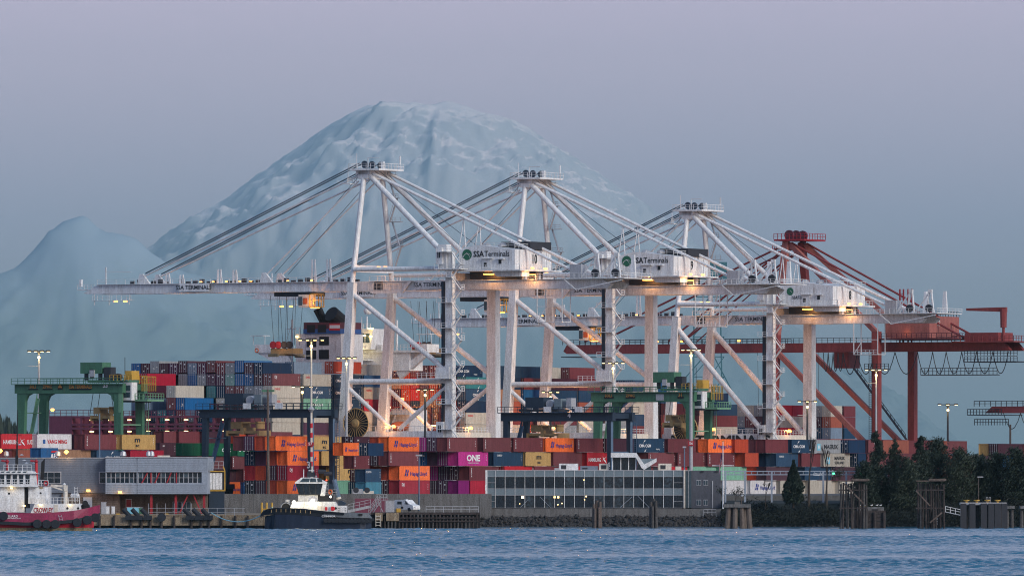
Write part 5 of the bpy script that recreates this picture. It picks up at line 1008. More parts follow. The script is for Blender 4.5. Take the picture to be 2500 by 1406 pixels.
    # second house forward
    vq = v_of(1660, 1); q = yv(vq); x0, x1 = X(1648, vq)-4, X(1735, vq)-2
    MB().box(-40, -8, q, q+9, zd, WZ(940, 2330)).part('forward_house', 'white', t)
    mb = MB(); mb.box(-46, -1, q-2, q+1, WZ(945, 2330), WZ(942, 2330)); mb.part('forward_wing', 'white', t)
ship()
# sodium floodlights that wash the ship's stacks behind the first crane
fv = v_of(1137)
fl = thing('deck_floodlight', 'orange deck floodlight mast washing the ship stacks between the white crane legs', 'floodlight', (*quay(-17, fv-9.5), 18), TH)
MB().beam((0, 0, 0), (0, 0, 9.5), .3, .3).part('post', 'galv', fl); MB().box(-.6, .6, -.1, .4, 9.5, 10.1).part('lamp_head', 'lit_sodium', fl)
light(fl, (-2, 0, 9.0), (1, .38, .10), 3200, .8)
def flag(px, py, D, h, label, sw=4.2, sh=2.4, drop=False, base=None):
    p = W(px, py, D); base = base if base is not None else p.z-h
    t = thing('flag', label, 'flag', (p.x, p.y, p.z))
    mb = MB(); nx = 10
    def pt(i, z): 
        if drop: return (-.15-.5*i/nx, .25*math.sin(i*1.4), z-sw*.9*i/nx)
        return (-i/nx*sw*.75, .3*math.sin(i*.9), z-.9*i/nx)
    for s in range(13):
        m_ = MB(); z0, z1 = -s*sh/13, -(s+1)*sh/13; vs = []
        for i in range(nx+1): vs += [pt(i, z0), pt(i, z1)]
        m_.add(vs, [(2*i, 2*i+2, 2*i+3, 2*i+1) for i in range(nx)]); m_.part('stripe', 'txtred' if s % 2 == 0 else 'txtwhite', t)
    m_ = MB(); vs = []
    for i in range(5): a, b_ = pt(i, .01), pt(i, -sh*.54); vs += [(a[0], a[1]-.03, a[2]), (b_[0], b_[1]-.03, b_[2])]
    m_.add(vs, [(2*i, 2*i+2, 2*i+3, 2*i+1) for i in range(4)]); m_.part('canton', 'txtnavy', t)
flag(867, 768, 2222, 5, 'stars and stripes flag flying above the ship by the wheelhouse', 3.0, 2.2)

# ------------------------------------------------------------------ rubber tyred yard gantries
def rtg(pxl, pxr, py_top, py_bot, Dr, label, green, no, cab, extra):
    s = FOC/Dr; span = (pxr-pxl)/s/UX; span = span*(1+span*.5/Dr/UX)
    x0, y0 = WX(pxr, Dr), Dr
    t = thing('yard_gantry', label, 'yard gantry crane', (x0, y0, GZ), TH, 'rubber tyred gantries over the yard')
    zt, zb = WZ(py_top, Dr)-GZ, WZ(py_bot, Dr)-GZ; wb = 8.3; m_ = 'green' if green else 'navy'; hl = 'green2' if green else 'steelblue'
    lw = 1.9 if green else 1.1
    for y in (0, wb):
        for x, sg in ((-span, 1), (0, -1)):
            L = MB().prism([(x+sg*-.1-(.0 if sg > 0 else lw-.1), zb+.1), (x+(lw if sg > 0 else .1), zb+.1), (x+(lw*.62 if sg > 0 else .1), 2.1), (x+(-.1 if sg > 0 else -lw*.62), 2.1)], y-.5, y+.5).part('leg', m_, t)
            xe = x+(lw if sg > 0 else .1)+.012; MB().prismx([(y-.48, zb), (y+.48, zb), (y+.48, 2.2), (y-.48, 2.2)], xe-.02+(-.0), xe+.02).part('leg_web', hl, L) if not green and sg < 0 else None
            if green: MB().prism([(x+sg*lw*.95, zb), (x+sg*(lw+1.5), zb), (x+sg*(lw+.45), zb-.5), (x+sg*lw*.93, zb-1.7)], y-.45, y+.45).part('gusset', m_, L)
        MB().box(-span-.6, .6, y-.65, y+.65, zb, zt).part('main_beam', m_, t)
        mb = MB(); mb.box(-span-1, 1.2, y-1.3 if y == 0 else y+.65, y-.65 if y == 0 else y+1.3, zt-.15, zt); yy = y-1.3 if y == 0 else y+1.3; mb.rail((-span-1, yy, zt), (1.2, yy, zt), 1.15, 1.6, .1); mb.part('walkway', m_, t)
    for x in (-span+.6, -.6):
        MB().box(x-.5, x+.5, .66, wb-.66, zt-1.3, zt-.2).part('end_tie', m_, t); sb = MB().box(x-.7, x+.7, -1.5, wb+1.5, 1.2, 2.2).part('sill_beam', m_, t)
        for y in (-.8, 1, wb-1, wb+.8): MB().lathe([(.25, -.3), (.8, -.3), (.8, .3), (.25, .3)], (x, y, .8), 'x', 14).part('wheel', 'rubber', t)
    MB().beam((-.4, .5, zb-6.5), (-.4, wb-.5, zb-6.5), .25, .25).part('side_tie', hl, t)
    # stair on the left frame
    mb = MB(); mb.beam((-span+.4, 1.0, 2.5), (-span+.4, wb-1.5, zb-1), .7, .15); mb.rail((-span+.1, 1.0, 2.5), (-span+.1, wb-1.5, zb-1), 1, 1.3, .1); mb.beam((-span+.4, .5, zb-4), (-span+.4, wb-.5, zb-4), .2, .2); mb.part('leg_stair', hl, t)
    mb = MB(); mb.ladder((1.0, wb, 3), (1.0, wb, zb-.5), .6, .1); mb.part('ladder', hl, t)
    # trolley
    tx = -span*.12-1.5 if green else -span*.72
    tr = thing('t', 'x', 'x'); bpy.data.objects.remove(tr)
    tr = MB().box(tx-3.6, tx+3.6, -.3, wb+.3, zt+.25, zt+.75).part('trolley', m_ if green else 'dark', t)
    if green:
        MB().box(tx-6.2, tx-.9, 1, 4.4, zt+2.1, zt+4.4).part('engine_box', 'green', tr); mb = MB(); mb.box(tx-5.4, tx-4.8, 1.3, 2, zt+.75, zt+2.1); mb.box(tx-2, tx-1.4, 1.3, 2, zt+.75, zt+2.1); mb.box(tx-3.8, tx-3, .9, 1.3, zt+1, zt+3); mb.box(tx-.5, tx+1.2, 1, 3, zt+.8, zt+3.4); mb.lathe([(.7, -.5), (.7, .5)], (tx+2.8, 1.5, zt+1.4), 'y', 12); mb.part('hoist_gear', 'dark', tr)
        MB().box(tx-3.7, tx-2.6, .6, 1.0, zt+1.4, zt+2.8).part('control_panel', 'galv', tr); mb = MB(); mb.box(tx+5.4, tx+6.9, 0, 3, zt+.75, zt+2.6); mb.rail((tx+2, -.6, zt+.6), (tx+7.4, -.6, zt+.6), 1.2, .9, .12); mb.part('service_cage', 'yellow', tr)
        MB().beam((tx+5.0, .5, zt+2), (tx+5.0, .5, zt+5.4), .1, .1).part('antenna', 'dark', tr)
    else:
        MB().box(tx-2.8, tx+1.6, 1, 5, zt+.9, zt+3.2).part('engine_box', 'navy', tr); MB().lathe([(.9, -.6), (.9, .6)], (tx+2.8, 2, zt+1.8), 'y', 12).part('hoist_drum', 'galv', tr); MB().box(tx+4.4, tx+6.0, .6, 2.8, zt+.9, zt+2.9).part('control_panel', 'panel', tr); MB().box(tx+7.2, tx+8.4, .8, 2.8, zt+.8, zt+3.0).part('control_panel', 'galv', tr)
        for xx in (tx+3.0, tx+10.5): MB().box(xx, xx+1.8, -1.42, -1.36, zt+.05, zt+1.2).part('notice_board', 'white', t)
        put_text(t, no, 1.1, (-span*.38, -.68, zb+.7), 'y', 'txtwhite', 1, .03); 
        for x in (-span+.5, -.5): put_text(t, no, 1.3, (x, -.53, 5.4), 'y', 'txtwhite', 1, .04)
    # cab
    cxx = -1.2 if green else tx+7
    if green:
        cb = MB().box(-.2, 1.9, .8, 3.0, zb-1.5, zb+2.2).part('cab', 'white', t); MB().box(.1, 1.6, .74, .8, zb-.9, zb+1.6).part('window', 'glass2', cb); MB().box(.1, 1.6, .7, .74, zb+.2, zb+.35).part('window_bar', 'white', cb); MB().box(-.6, 2.0, .6, wb, zb-1.9, zb-1.5).part('cab_deck', 'dark', t)
        mb = MB(); mb.box(1.9, 5, 2, wb, zb-1.7, zb-1.3); mb.rail((2, 2, zb-1.3), (5, 2, zb-1.3), 1.2, .9, .12); mb.rail((5, 2, zb-1.3), (5, wb, zb-1.3), 1.2, 1, .12); mb.part('cab_walk', 'green2', t); mb = MB(); mb.rail((2.4, 4, zb+.4), (2.4, wb+1, zb+.4), 3, .8, .12); mb.rail((2.4, 3, zt), (4.2, 3, zt), 1.6, .7, .12); mb.part('yellow_cage', 'yellow', t)
        MB().box(-.45, .5, -.56, -.5, zb-4, zt).part('corner_post', 'green2', t)
        sg = [(-span*.84, 'SOL1' if no == '31' else '50L1', 1.0), (-span*.62 if no == '31' else -span*.70, 'ZPMC', 1.0)]
        for xx, s_, hh in sg: bd = MB().box(xx-1.2, xx+1.2, -.78, -.67, zb+.75, zt-1.0).part('name_board', 'black', t); put_text(bd, s_, .62, (xx, -.81, zb+1.1), 'y', 'txtorange', 1.0, .04)
        if no == '33':
            bd = MB().box(-span*.485, -span*.275, -.78, -.67, zb+.7, zt-1.0).part('name_board', 'black', t); put_text(bd, 'SSA TERMINALS', .72, (-span*.38, -.81, zb+1.0), 'y', 'txtorange', .8, .04); put_text(t, '33', .8, (-span*.14, -.70, zb+1.15), 'y', 'txtwhite', 1.1, .06); bd = MB().box(-span*.60, -span*.555, -.78, -.67, zb+.8, zt-.5).part('name_board', 'black', t)
            decal(bd, 'tri', [[(-.55, 0), (.55, 0), (0, 1)]], (-span*.5775, -.81, zb+1.1), 'y', 'txtorange')
        else:
            bd = MB().box(-span*.10-1, -span*.10+.5, -.78, -.67, zb+.7, zt-1.0).part('name_board', 'black', t); put_text(bd, '31', .8, (-span*.10-.25, -.81, zb+1.1), 'y', 'txtorange', 1.0, .04); MB().box(-span*.36, -span*.28, -.78, -.67, zb+.3, zt-.5).part('notice_board', 'galv', t)
    # spreader with hoist
    sx = tx+3 if not green else -span*.25; zz = (zb-5.2)
    if not green: sx = -span*.72+1; zz = zb-3.1
    kx = .62 if green else 1
    sp_ = MB().box(sx-3.6*kx, sx+3.6*kx, 1.8, 6, zz, zz+.5).part('spreader', 'gold', t); mb = MB(); mb.box(sx-3*kx, sx-.4, 2, 5.4, zz+.9, zz+2.3); mb.box(sx-.4, sx+3.2*kx, 2.2, 5, zz+1.9, zz+2.2); mb.box(sx+2.8*kx, sx+3.2*kx, 2.2, 5, zz+.9, zz+2.4); mb.box(sx-3.9*kx, sx-3.5*kx, 1.6, 6.2, zz-.5, zz+.6); mb.box(sx+3.5*kx, sx+3.9*kx, 1.6, 6.2, zz-.5, zz+.6); mb.box(sx-.5, sx+.3, 1.6, 6.2, zz-.2, zz+1.2); mb.part('headblock', 'gold', sp_)
    mb = MB()
    for xx in (-3, 3):
        for yy in (2.4, 5): mb.tube((sx+xx, yy, zz+.6), (sx+xx*.6, yy, zt+.2), .07, 4)
    mb.part('hoist_ropes', 'cable', t, 'stuff')
    return t
rtg(40, 297, 936, 959, 1960, 'green yard gantry with white number 33, at the far left', True, '33', None, None)
rtg(1455, 1692, 956, 980, 2108, 'green yard gantry with orange number 31, right of centre', True, '31', None, None)
rtg(494, 762, 998, 1019, 1900, 'dark navy yard gantry numbered 3, left of the first white crane', False, '3', None, None)
rtg(1234, 1493, 1006, 1027, 1990, 'dark navy yard gantry numbered 4, between the white cranes', False, '4', None, None)

# ------------------------------------------------------------------ lamp posts
def lamp_post(px, pyt, D, label, span=2.6, n=4, low=True, z0=GZ, mt='galv', power=240, r=.28, side=True, lit='lit_warm'):
    zt = WZ(pyt, D)-z0; t = thing('lamp_post', label, 'lamp post', (WX(px, D), D, z0), 0, 'tall yard lamp posts')
    MB().tube((0, 0, 0), (0, 0, zt), r*1.15, 10, r*.7).part('pole', mt, t)
    mb = MB(); mb.box(-span, span, -.1, .1, zt-.25, zt-.05); mb.box(-.5, .5, -.5, .5, zt-.5, zt-.3); mb.part('crossarm', 'dark', t)
    xs_ = np.linspace(-span, span, n)
    for x in xs_:
        f = MB().box(x-.42, x+.42, -.5, .2, zt-.18, zt+.12).part('lamp_head', 'dark', t); MB().box(x-.3, x+.3, -.5, .1, zt-.30, zt-.185).part('bulb', lit, f)
    if low: MB().lathe([(.08, -.4), (.25, -.3), (.3, 0), (.15, .2)], (0, -.4, zt-1.3), 'z', 8).part('lower_lamp', lit, t)
    if side: MB().box(-2.2, -.2, -.05, .05, zt-3.3, zt-3.2).part('camera_arm', 'galv', t)
    light(t, (.1, -1.3, zt-1.6), (1, .72, .28), power, .3)
    return t
lamp_post(95, 856, 2010, 'tall lit lamp post behind the left green gantry', 2.0, 4)
lamp_post(114, 962, 2010, 'dark unlit post between the legs of the left green gantry', .2, 1, False, side=False, mt='dark', power=1, lit='dark')
lamp_post(738, 942, 2060, 'lit lamp post with double heads just left of the tall cream post', 1.9, 3, True, mt='dark', side=False)
p = lamp_post(760, 828, 1896, 'tallest cream lamp post with red and white bands near its foot', 2.2, 4, True, mt='cream', r=.24)
for k in range(5): MB().tube((0, 0, 1.0+k*1.9+WZ(1150, 1896)-GZ), (0, 0, 1.95+k*1.9+WZ(1150, 1896)-GZ), .29, 10).part('band', 'txtred', p)
bd = MB().box(-.9, .5, -.5, -.4, WZ(1088, 1896)-GZ, WZ(1079, 1896)-GZ).part('number_plate', 'brick', p); put_text(bd, '57', .55, (-.2, -.53, WZ(1087, 1896)-GZ+.08), 'y', 'txtwhite')
MB().lathe([(.1, -.7), (.7, 0), (.1, .7)], (0, -.5, WZ(999, 1896)-GZ), 'z', 10).part('round_mirror', 'galv', p)
lamp_post(846, 872, 2075, 'lit grey lamp post against the leftmost white crane leg', 1.8, 4)
lamp_post(1038, 949, 2080, 'dark lamp post in front of the orange lit ship stack', 1.5, 3, mt='dark', side=False)
lamp_post(1344, 955, 2120, 'lamp post between the second white crane braces', 1.6, 3, mt='dark', side=False)
lamp_post(1497, 884, 2150, 'lamp post beside the stair tower of the crane numbered 9', 2.2, 4, side=False, power=380)
p = lamp_post(1687, 852, 1985, 'tall lit lamp post beside the right green gantry cab', 1.7, 4, r=.36)
bd = MB().box(-.6, .6, -.6, -.5, WZ(1088, 1985)-GZ, WZ(1076, 1985)-GZ).part('number_plate', 'brick', p); put_text(bd, '56', .55, (0, -.63, WZ(1086, 1985)-GZ+.1), 'y', 'txtwhite')
lamp_post(1971, 978, 2150, 'dark lamp post left of the far white leg of the crane numbered 8', 1.8, 3, mt='dark')
lamp_post(2139, 901, 2200, 'lit lamp post in front of the red crane leg', 2.2, 4, power=500)
lamp_post(2314, 986, 2180, 'dark lit lamp post standing alone against the sky at right', 1.9, 3, mt='dark', side=False)
t = thing('utility_pole', 'tall bare wooden pole with short crossbar rising beside the parked stacks', 'pole', (WX(655, 1850), 1850, 2.55)); zt = WZ(950, 1850)-2.55
MB().tube((0, 0, 0), (-.1, 0, zt), .34, 10, .2).part('trunk', 'woodlt', t); MB().box(-1.3, 1.2, -.12, .12, zt-.5, zt-.1).part('crossbar', 'green', t)
def shortpole(px, pyt, pyb, D, label, hw=1.0, lit=False):
    z0 = WZ(pyb, D); t = thing('lamp_post', label, 'lamp post', (WX(px, D), D, z0), 0); zt = WZ(pyt, D)-z0
    MB().tube((0, 0, 0), (0, 0, zt), .14, 8, .1).part('pole', 'steelblue', t)
    if hw: MB().box(-hw*.7, hw*.7, -.3, .2, zt-.15, zt+.15).part('lamp_head', 'galv', t)
shortpole(1023, 1111, 1246, 1836, 'slim blue grey lamp post standing by the white van', .9)
shortpole(243, 1010, 1116, 1800, 'thin pole rising from the grey shed roof', 0)
shortpole(1671, 1091, 1148, 1868, 'black bent pole on the glass office roof', .5)
# ------------------------------------------------------------------ foreground shore: local frames facing the camera
def frame(px, D, z=0):
    ox = WX(px, D)
    return (lambda p: WX(p, D)-ox), (lambda y: WZ(y, D)-z), ox
# grey corrugated shed on legs
def shed():
    D = 1792; z0 = 2.55; X, Z, ox = frame(260, D, z0)
    t = thing('shed', 'long grey corrugated waterfront shed with window bands and red braces', 'warehouse', (ox, D, z0), R(-2))
    zt, zb = Z(1117), Z(1205)
    def siding(x0, x1, y, za, zc, m_, lab=None):
        mb = MB(); mb.box(x0, x1, y+.08, y+.5, za, zc); z = za+.02
        while z < zc-.1: mb.box(x0, x1, y, y+.09, z, z+.17); z += .33
        return mb.part('siding_panel', m_, t, label=lab)
    # projecting light part: two panels with a window band between
    x0, xm, x1 = X(260), X(337), X(508)
    wy0, wy1 = Z(1179), Z(1152)
    for a, b_ in ((x0, xm-.05), (xm+.05, x1)):
        siding(a, b_, -2.4, wy1, zt, 'siding'); siding(a, b_, -2.4, zb, wy0, 'siding')
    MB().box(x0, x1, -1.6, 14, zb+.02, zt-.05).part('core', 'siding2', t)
    MB().box(x1-.1, x1+.12, -2.3, 14, zb, zt).part('side_wall', 'siding', t)
    # the band: posts, panes
    fr_ = MB(); fr_.box(x0, x0+.15, -2.3, -1.7, wy0, wy1); fr_.box(xm-.07, xm+.07, -2.35, -1.7, wy0, wy1); fr_.box(x1-1.0, x1, -2.35, -1.7, wy0, wy1); fr_.part('window_post', 'siding', t)
    n = 21; a0, a1 = x0+.15, x1-1.0; st = (a1-a0)/n
    for i in range(n):
        wn = MB(); a = a0+i*st; y = -1.85; wn.box(a, a+.07, y-.05, y+.05, wy0, wy1); wn.box(a+st-.07, a+st, y-.05, y+.05, wy0, wy1); wn.box(a+.07, a+st-.07, y-.04, y+.04, (wy0+wy1)/2-.04, (wy0+wy1)/2+.04); wn.box(a+.07, a+st-.07, y-.05, y+.05, wy1-.07, wy1); wn.box(a+.07, a+st-.07, y-.05, y+.05, wy0, wy0+.07)
        wo = wn.part('window', 'galv', t)
        for s in range(2): MB().box(a+.07, a+st-.07, y-.01, y+.01, wy0+.07+s*(wy1-wy0)/2, wy0+(s+1)*(wy1-wy0)/2-.07).part('pane', 'glass' if (i*7+s) % 5 else 'glass2', wo)
    for p0, p1 in ((348, 363), (371, 371), (380, 392), (409, 421), (433, 433)): MB().beam((X(p0) if p0 != p1 else X(p0), -2.05, wy0), (X(p1), -2.05, wy1), .22, .2).part('brace', 'brick', t)
    # left set back part
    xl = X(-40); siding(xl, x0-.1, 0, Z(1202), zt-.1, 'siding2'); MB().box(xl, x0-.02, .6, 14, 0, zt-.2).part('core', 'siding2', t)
    for p0, p1, k in ((100, 148, 3), (243, 259, 1)):
        w_ = MB(); a, b_ = X(p0), X(p1); w_.box(a-.1, b_+.1, -.12, .03, wy0-.1, wy1+.1); wo = w_.part('window', 'galv', t)
        for i in range(k):
            for s in range(2): MB().box(a+(b_-a)*i/k+.06, a+(b_-a)*(i+1)/k-.06, -.17, -.125, wy0+(wy1-wy0)*s/2+.05, wy0+(wy1-wy0)*(s+1)/2-.05).part('pane', 'glass', wo)
    # roof edge
    MB().box(x0-.1, x1+.2, -2.5, 14, zt, zt+.15).part('roof', 'galv', t); MB().box(xl, x0-.12, -.1, 14, zt-.1, zt+.05).part('roof', 'galv', t)
    # ground storey
    MB().box(X(150), X(292), .1, 13, 0, zb).part('lower_wall', 'brickwall', t); MB().box(X(292), x1-.3, 4, 13, 0, zb).part('lower_wall', 'brickwall', t)
    w_ = MB(); z = .1
    while z < zb-.2: w_.box(X(150), X(292), 0, .1, z, z+.3); z += .42
    w_.part('block_courses', 'brickwall', t, 'stuff')
    MB().box(X(203), X(225), -.12, .0, 0, Z(1213)).part('door', 'siding', t); fd = MB(); fd.box(X(303), X(318), 3.8, 4, 0, Z(1217)); fd.part('door', 'galv', t); MB().box(X(305), X(316), 3.7, 3.8, .3, Z(1219)).part('door_leaf', 'brick', t)
    wd = MB().box(X(418), X(463), 3.85, 4, Z(1248), Z(1224)).part('window', 'galv', t)
    for i in range(4): MB().box(X(418)+.1+i*.86, X(418)+.8+i*.86, 3.8, 3.86, Z(1247), Z(1225)).part('pane', 'glass2', wd)
    for p in (371, 431, 500): MB().box(X(p)-.22, X(p)+.22, -1.6, -1.2, -.2, zb).part('column', 'brick', t)
    for p0, p1 in ((462, 440), (473, 494)): MB().beam((X(p0), -1.5, zb), (X(p1), -1.5, .1), .22, .22).part('brace', 'brick', t)
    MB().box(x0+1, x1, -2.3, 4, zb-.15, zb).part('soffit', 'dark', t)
    # lamps on the wall
    for p, y, dy in ((216, 1197, -.3), (296, 1201, -2.8)): MB().box(X(p)-.35, X(p)+.35, dy-.3, dy, Z(y)-.15, Z(y)+.2).part('lamp', 'lit_sodium', t); light(t, (X(p), dy-.7, Z(y)-.3), (1, .5, .15), 60, .2)
    MB().lathe([(.1, -.4), (.5, 0), (.1, .4)], (X(162), -.2, zt+1.1), 'z', 8).part('roof_flood', 'lit_sodium', t); light(t, (X(162), -1.2, zt+.9), (1, .5, .15), 260, .3); light(t, (X(160), 3, zt+2.2), (1, .5, .15), 200, .3); MB().lathe([(.1, -.4), (.4, 0), (.1, .4)], (X(1), -.2, zt+1.3), 'z', 8).part('roof_flood', 'lit_sodium', t); light(t, (X(0), 2.4, zt+1.5), (1, .5, .15), 350, .3)
    # roof clutter
    for p, w_ in ((14, .5), (140, .6), (300, .6), (362, .5), (370, .5)): MB().lathe([(.1, .05), (w_, .3), (w_*.8, 1.0), (.1, 1.2)], (X(p), 1, zt+.1), 'z', 8).part('roof_vent', 'galv', t)
    MB().box(X(384), X(412), 1, 4, zt+.15, zt+.45).part('roof_unit', 'cream', t)
    MB().box(x1+.02, x1+.9, -.3, 2, Z(1148), zt-.3).part('side_block', 'siding', t)
shed()
# the loading stair tower with a roller door right of the shed
D = 1796; X, Z, ox = frame(510, D, 2.55); t = thing('loading_bay', 'white ribbed door in a yellow frame right of the grey shed', 'loading door', (ox, D, 2.55))
MB().box(X(510), X(547), .2, 3, 0, Z(1196)).part('base', 'navy', t); MB().box(X(510), X(546), .5, 3, Z(1196), Z(1150)).part('box', 'dark', t)
for k in range(4): MB().box(X(511)+k*.62, X(511)+k*.62+.56, .3, .5, Z(1194), Z(1154)).part('door_slat', 'white', t)
mb = MB(); mb.beam((X(508), .1, Z(1150)), (X(548), .1, Z(1150)), .2, .2); mb.beam((X(549), .1, Z(1149)), (X(549), .1, Z(1198)), .2, .2); mb.beam((X(508), .1, Z(1197)), (X(548), .1, Z(1197)), .2, .2); mb.beam((X(545), .1, Z(1138)), (X(549), .1, Z(1149)), .2, .2); mb.part('frame', 'yellow', t)
mb = MB(); mb.rail((X(522), .3, Z(1143)), (X(546), .3, Z(1143)), 1.3, .8, .09); mb.box(X(520), X(546), .2, 2, Z(1144), Z(1143)); mb.part('railing', 'galv', t)

# concrete quay with piles along the left
D = 1750; X, Z, ox = frame(240, D, 0)
t = thing('concrete_quay', 'weathered concrete quay on dark piles below the grey shed', 'quay', (ox, D, 0))
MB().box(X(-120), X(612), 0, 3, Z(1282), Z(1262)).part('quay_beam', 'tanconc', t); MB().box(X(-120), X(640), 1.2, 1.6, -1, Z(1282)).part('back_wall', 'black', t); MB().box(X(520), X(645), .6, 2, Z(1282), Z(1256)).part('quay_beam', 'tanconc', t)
for p in (243, 278, 320, 345, 367, 394, 425, 467, 491, 510, 540, 574, 604): MB().tube((X(p), -.35, -2), (X(p)+.05, -.3, Z(1258)), .26, 8, .2).part('pile', 'wood', t)
for a, b_ in ((319, 370), (462, 512)): MB().box(X(a), X(b_), -.75, -.35, Z(1269), Z(1265)).part('waler', 'wood', t)
mb = MB()
for p in np.arange(362, 600, 21): mb.beam((X(p), .6, Z(1262)), (X(p), .6, Z(1228 if p < 480 else 1240)), .07, .07)
for y in (1240, 1250): mb.beam((X(362), .6, Z(y)), (X(598), .6, Z(y)), .05, .05)
mb.part('chain_fence', 'galv', t, 'stuff')
for i, p in enumerate((313, 334, 357, 461, 483, 505)):
    q = thing('rubber_fender', f"black rubber fender roll tilted on the quay edge, {ordn(i+1)} from left of six", 'fender', (WX(p, D), D, Z(1262)), 0, 'rubber fenders on the quay edge')
    MB().tube((-.9, -.6, 1.5), (.35, -.6, .2), .42, 10).part('roll', 'rubber', q); MB().box(-.5, 1.1, -1, -.2, -.5, .35).part('pad', 'rubber', q)
tag(MB().lathe([(.35, -.25), (.8, -.25), (.8, .25), (.35, .25)], (WX(395, D), D-.8, Z(1262)), 'y', 14).part('tyre_fender', 'rubber'), 'single worn tyre hung on the quay edge between the fender rolls', 'tyre')
# things on the quay apron
def cabinet(px, pyt, pyb, w_, m_, label, D=1762, cat='cabinet', d=1.0):
    z = 2.55; t = thing('equipment_cabinet', label, cat, (WX(px, D), D, z)); h = WZ(pyt, D)-z
    MB().box(-w_/2, w_/2, 0, d, .1, h).part('body', m_, t); MB().box(-w_/2+.08, w_/2-.08, -.04, 0, .2, h-.15).part('door', m_, t); MB().box(-w_/2-.05, w_/2+.05, -.06, d+.05, h, h+.08).part('lid', 'galv', t); return t
cabinet(325, 1238, 1262, 2.3, 'txtlblue', 'pale blue generator box standing on the quay'); cabinet(343, 1239, 1262, .8, 'green', 'small green box beside the pale blue generator'); cabinet(253, 1226, 1256, .9, 'galv', 'pale meter cabinet on posts near the magenta tug bow'); cabinet(263, 1236, 1262, .6, 'white', 'narrow white notice box on the quay, left one'); cabinet(276, 1236, 1262, .6, 'white', 'narrow white notice box on the quay, right one')
cabinet(288, 1258, 1262, .8, 'yellow', 'low yellow bollard box on the quay edge'); cabinet(407, 1256, 1262, .8, 'yellow', 'low yellow bollard box beside the hanging tyre')
# maroon shelter container, gangway stair, wall
D = 1836; X, Z, ox = frame(860, D, 2.55); t = thing('retaining_wall', 'long grey concrete retaining wall below the yard stacks', 'wall', (ox, D, 0))
a = X(503); b_ = X(1200); n = 24
for i in range(n): MB().box(a+(b_-a)*i/n+.03, a+(b_-a)*(i+1)/n-.03, 0, .6+(i % 3)*.01, 1.5, GZ+.35).part('wall_panel', 'concrete', t)
MB().box(a, b_, .05, 9, 1.5, GZ+.25).part('wall_core', 'concrete', t)
x_ = X(869); sh = MB().box(WX(866, 1822), WX(947, 1822), 1822, 1825, 2.55, WZ(1216, 1822)).part('site_hut', 'hullmar'); tag(sh, 'low maroon steel hut behind the metal gangway stair', 'hut')
for i, (p, pt) in enumerate(((873, 1193), (886, 1198))):
    q = thing('air_unit', ('round vented' if i == 0 else 'square white')+' air unit on the wall top behind the dark tug', 'air unit', (WX(p+(0 if i == 0 else 14), 1838), 1838, GZ+.36)); 
    MB().box(-1, 1, 0, 1.5, 0, WZ(pt, 1838)-GZ-.36).part('casing', 'cream' if i else 'galv', q); MB().lathe([(.1, -.06), (.5, -.06), (.55, 0)], (-.3, -.02, .7), 'y', 12).part('fan', 'dark', q)
D = 1772; X, Z, ox = frame(905, D, 2.4); t = thing('gangway_stair', 'tangled aluminium gangway stairs by the black tug stern', 'stairs', (ox, D, 2.4))
mb = MB(); mb.beam((X(850), -1, .7), (X(905), -1, 1.6), .12, .5); mb.rail((X(850), -1.3, .9), (X(905), -1.3, 1.8), 1.1, 1.0, .08); mb.part('gangway', 'galv', t)
for a, b_ in ((900, 922), (908, 930)):
    mb = MB(); mb.beam((X(a), 0, .1), (X(b_), 0, Z(1222)), .8, .15); mb.rail((X(a), -.5, .2), (X(b_), -.5, Z(1222)), 1, .8, .08); mb.part('stair_flight', 'galv', t)
mb = MB(); mb.beam((X(922), 0, Z(1222)), (X(938), 0, .1), .12, .12); mb.beam((X(930), 0, Z(1222)), (X(930), 0, 0), .12, .12); mb.beam((X(940), .4, 0), (X(940), .4, Z(1215)), .1, .1); mb.box(X(918), X(942), -.4, 1, Z(1222), Z(1221)); mb.rail((X(918), -.4, Z(1221)), (X(945), -.4, Z(1221)), 1.1, .8, .08); mb.part('landing_frame', 'galv', t)
# concrete and timber jetty between the tug and the sea wall
D = 1760; X, Z, ox = frame(900, D, 0); t = thing('timber_jetty', 'dark timber jetty with slanting piles right of the black tug', 'jetty', (ox, D, 0))
for a, b_ in ((916, 934), (943, 974)): MB().box(X(a), X(b_), 0, 2, Z(1271), Z(1251)).part('concrete_block', 'tanconc', t)
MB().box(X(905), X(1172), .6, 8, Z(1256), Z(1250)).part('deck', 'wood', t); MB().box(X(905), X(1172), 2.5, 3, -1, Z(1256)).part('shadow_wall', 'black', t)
rr = random.Random(5)
for p in range(930, 1172, 9): MB().tube((X(p)+rr.uniform(-.2, .2), .2, -2), (X(p), .4, Z(1254+rr.randint(0, 5))), .2, 7, .17).part('pile', 'wood' if rr.random() < .7 else 'woodgrey', t)
for y in (1262, 1270): MB().box(X(975), X(1170), -.05, .12, Z(y+3), Z(y)).part('waler', 'wood', t)
mb = MB(); mb.ladder((X(923), -.25, Z(1285)), (X(923), -.25, Z(1256)), .8, .1); mb.part('ladder', 'cream', t)
mb = MB(); mb.rail((X(1040), .9, Z(1250)), (X(1168), .9, Z(1250)), 1.1, 1.6, .08); mb.part('railing', 'galv', t)
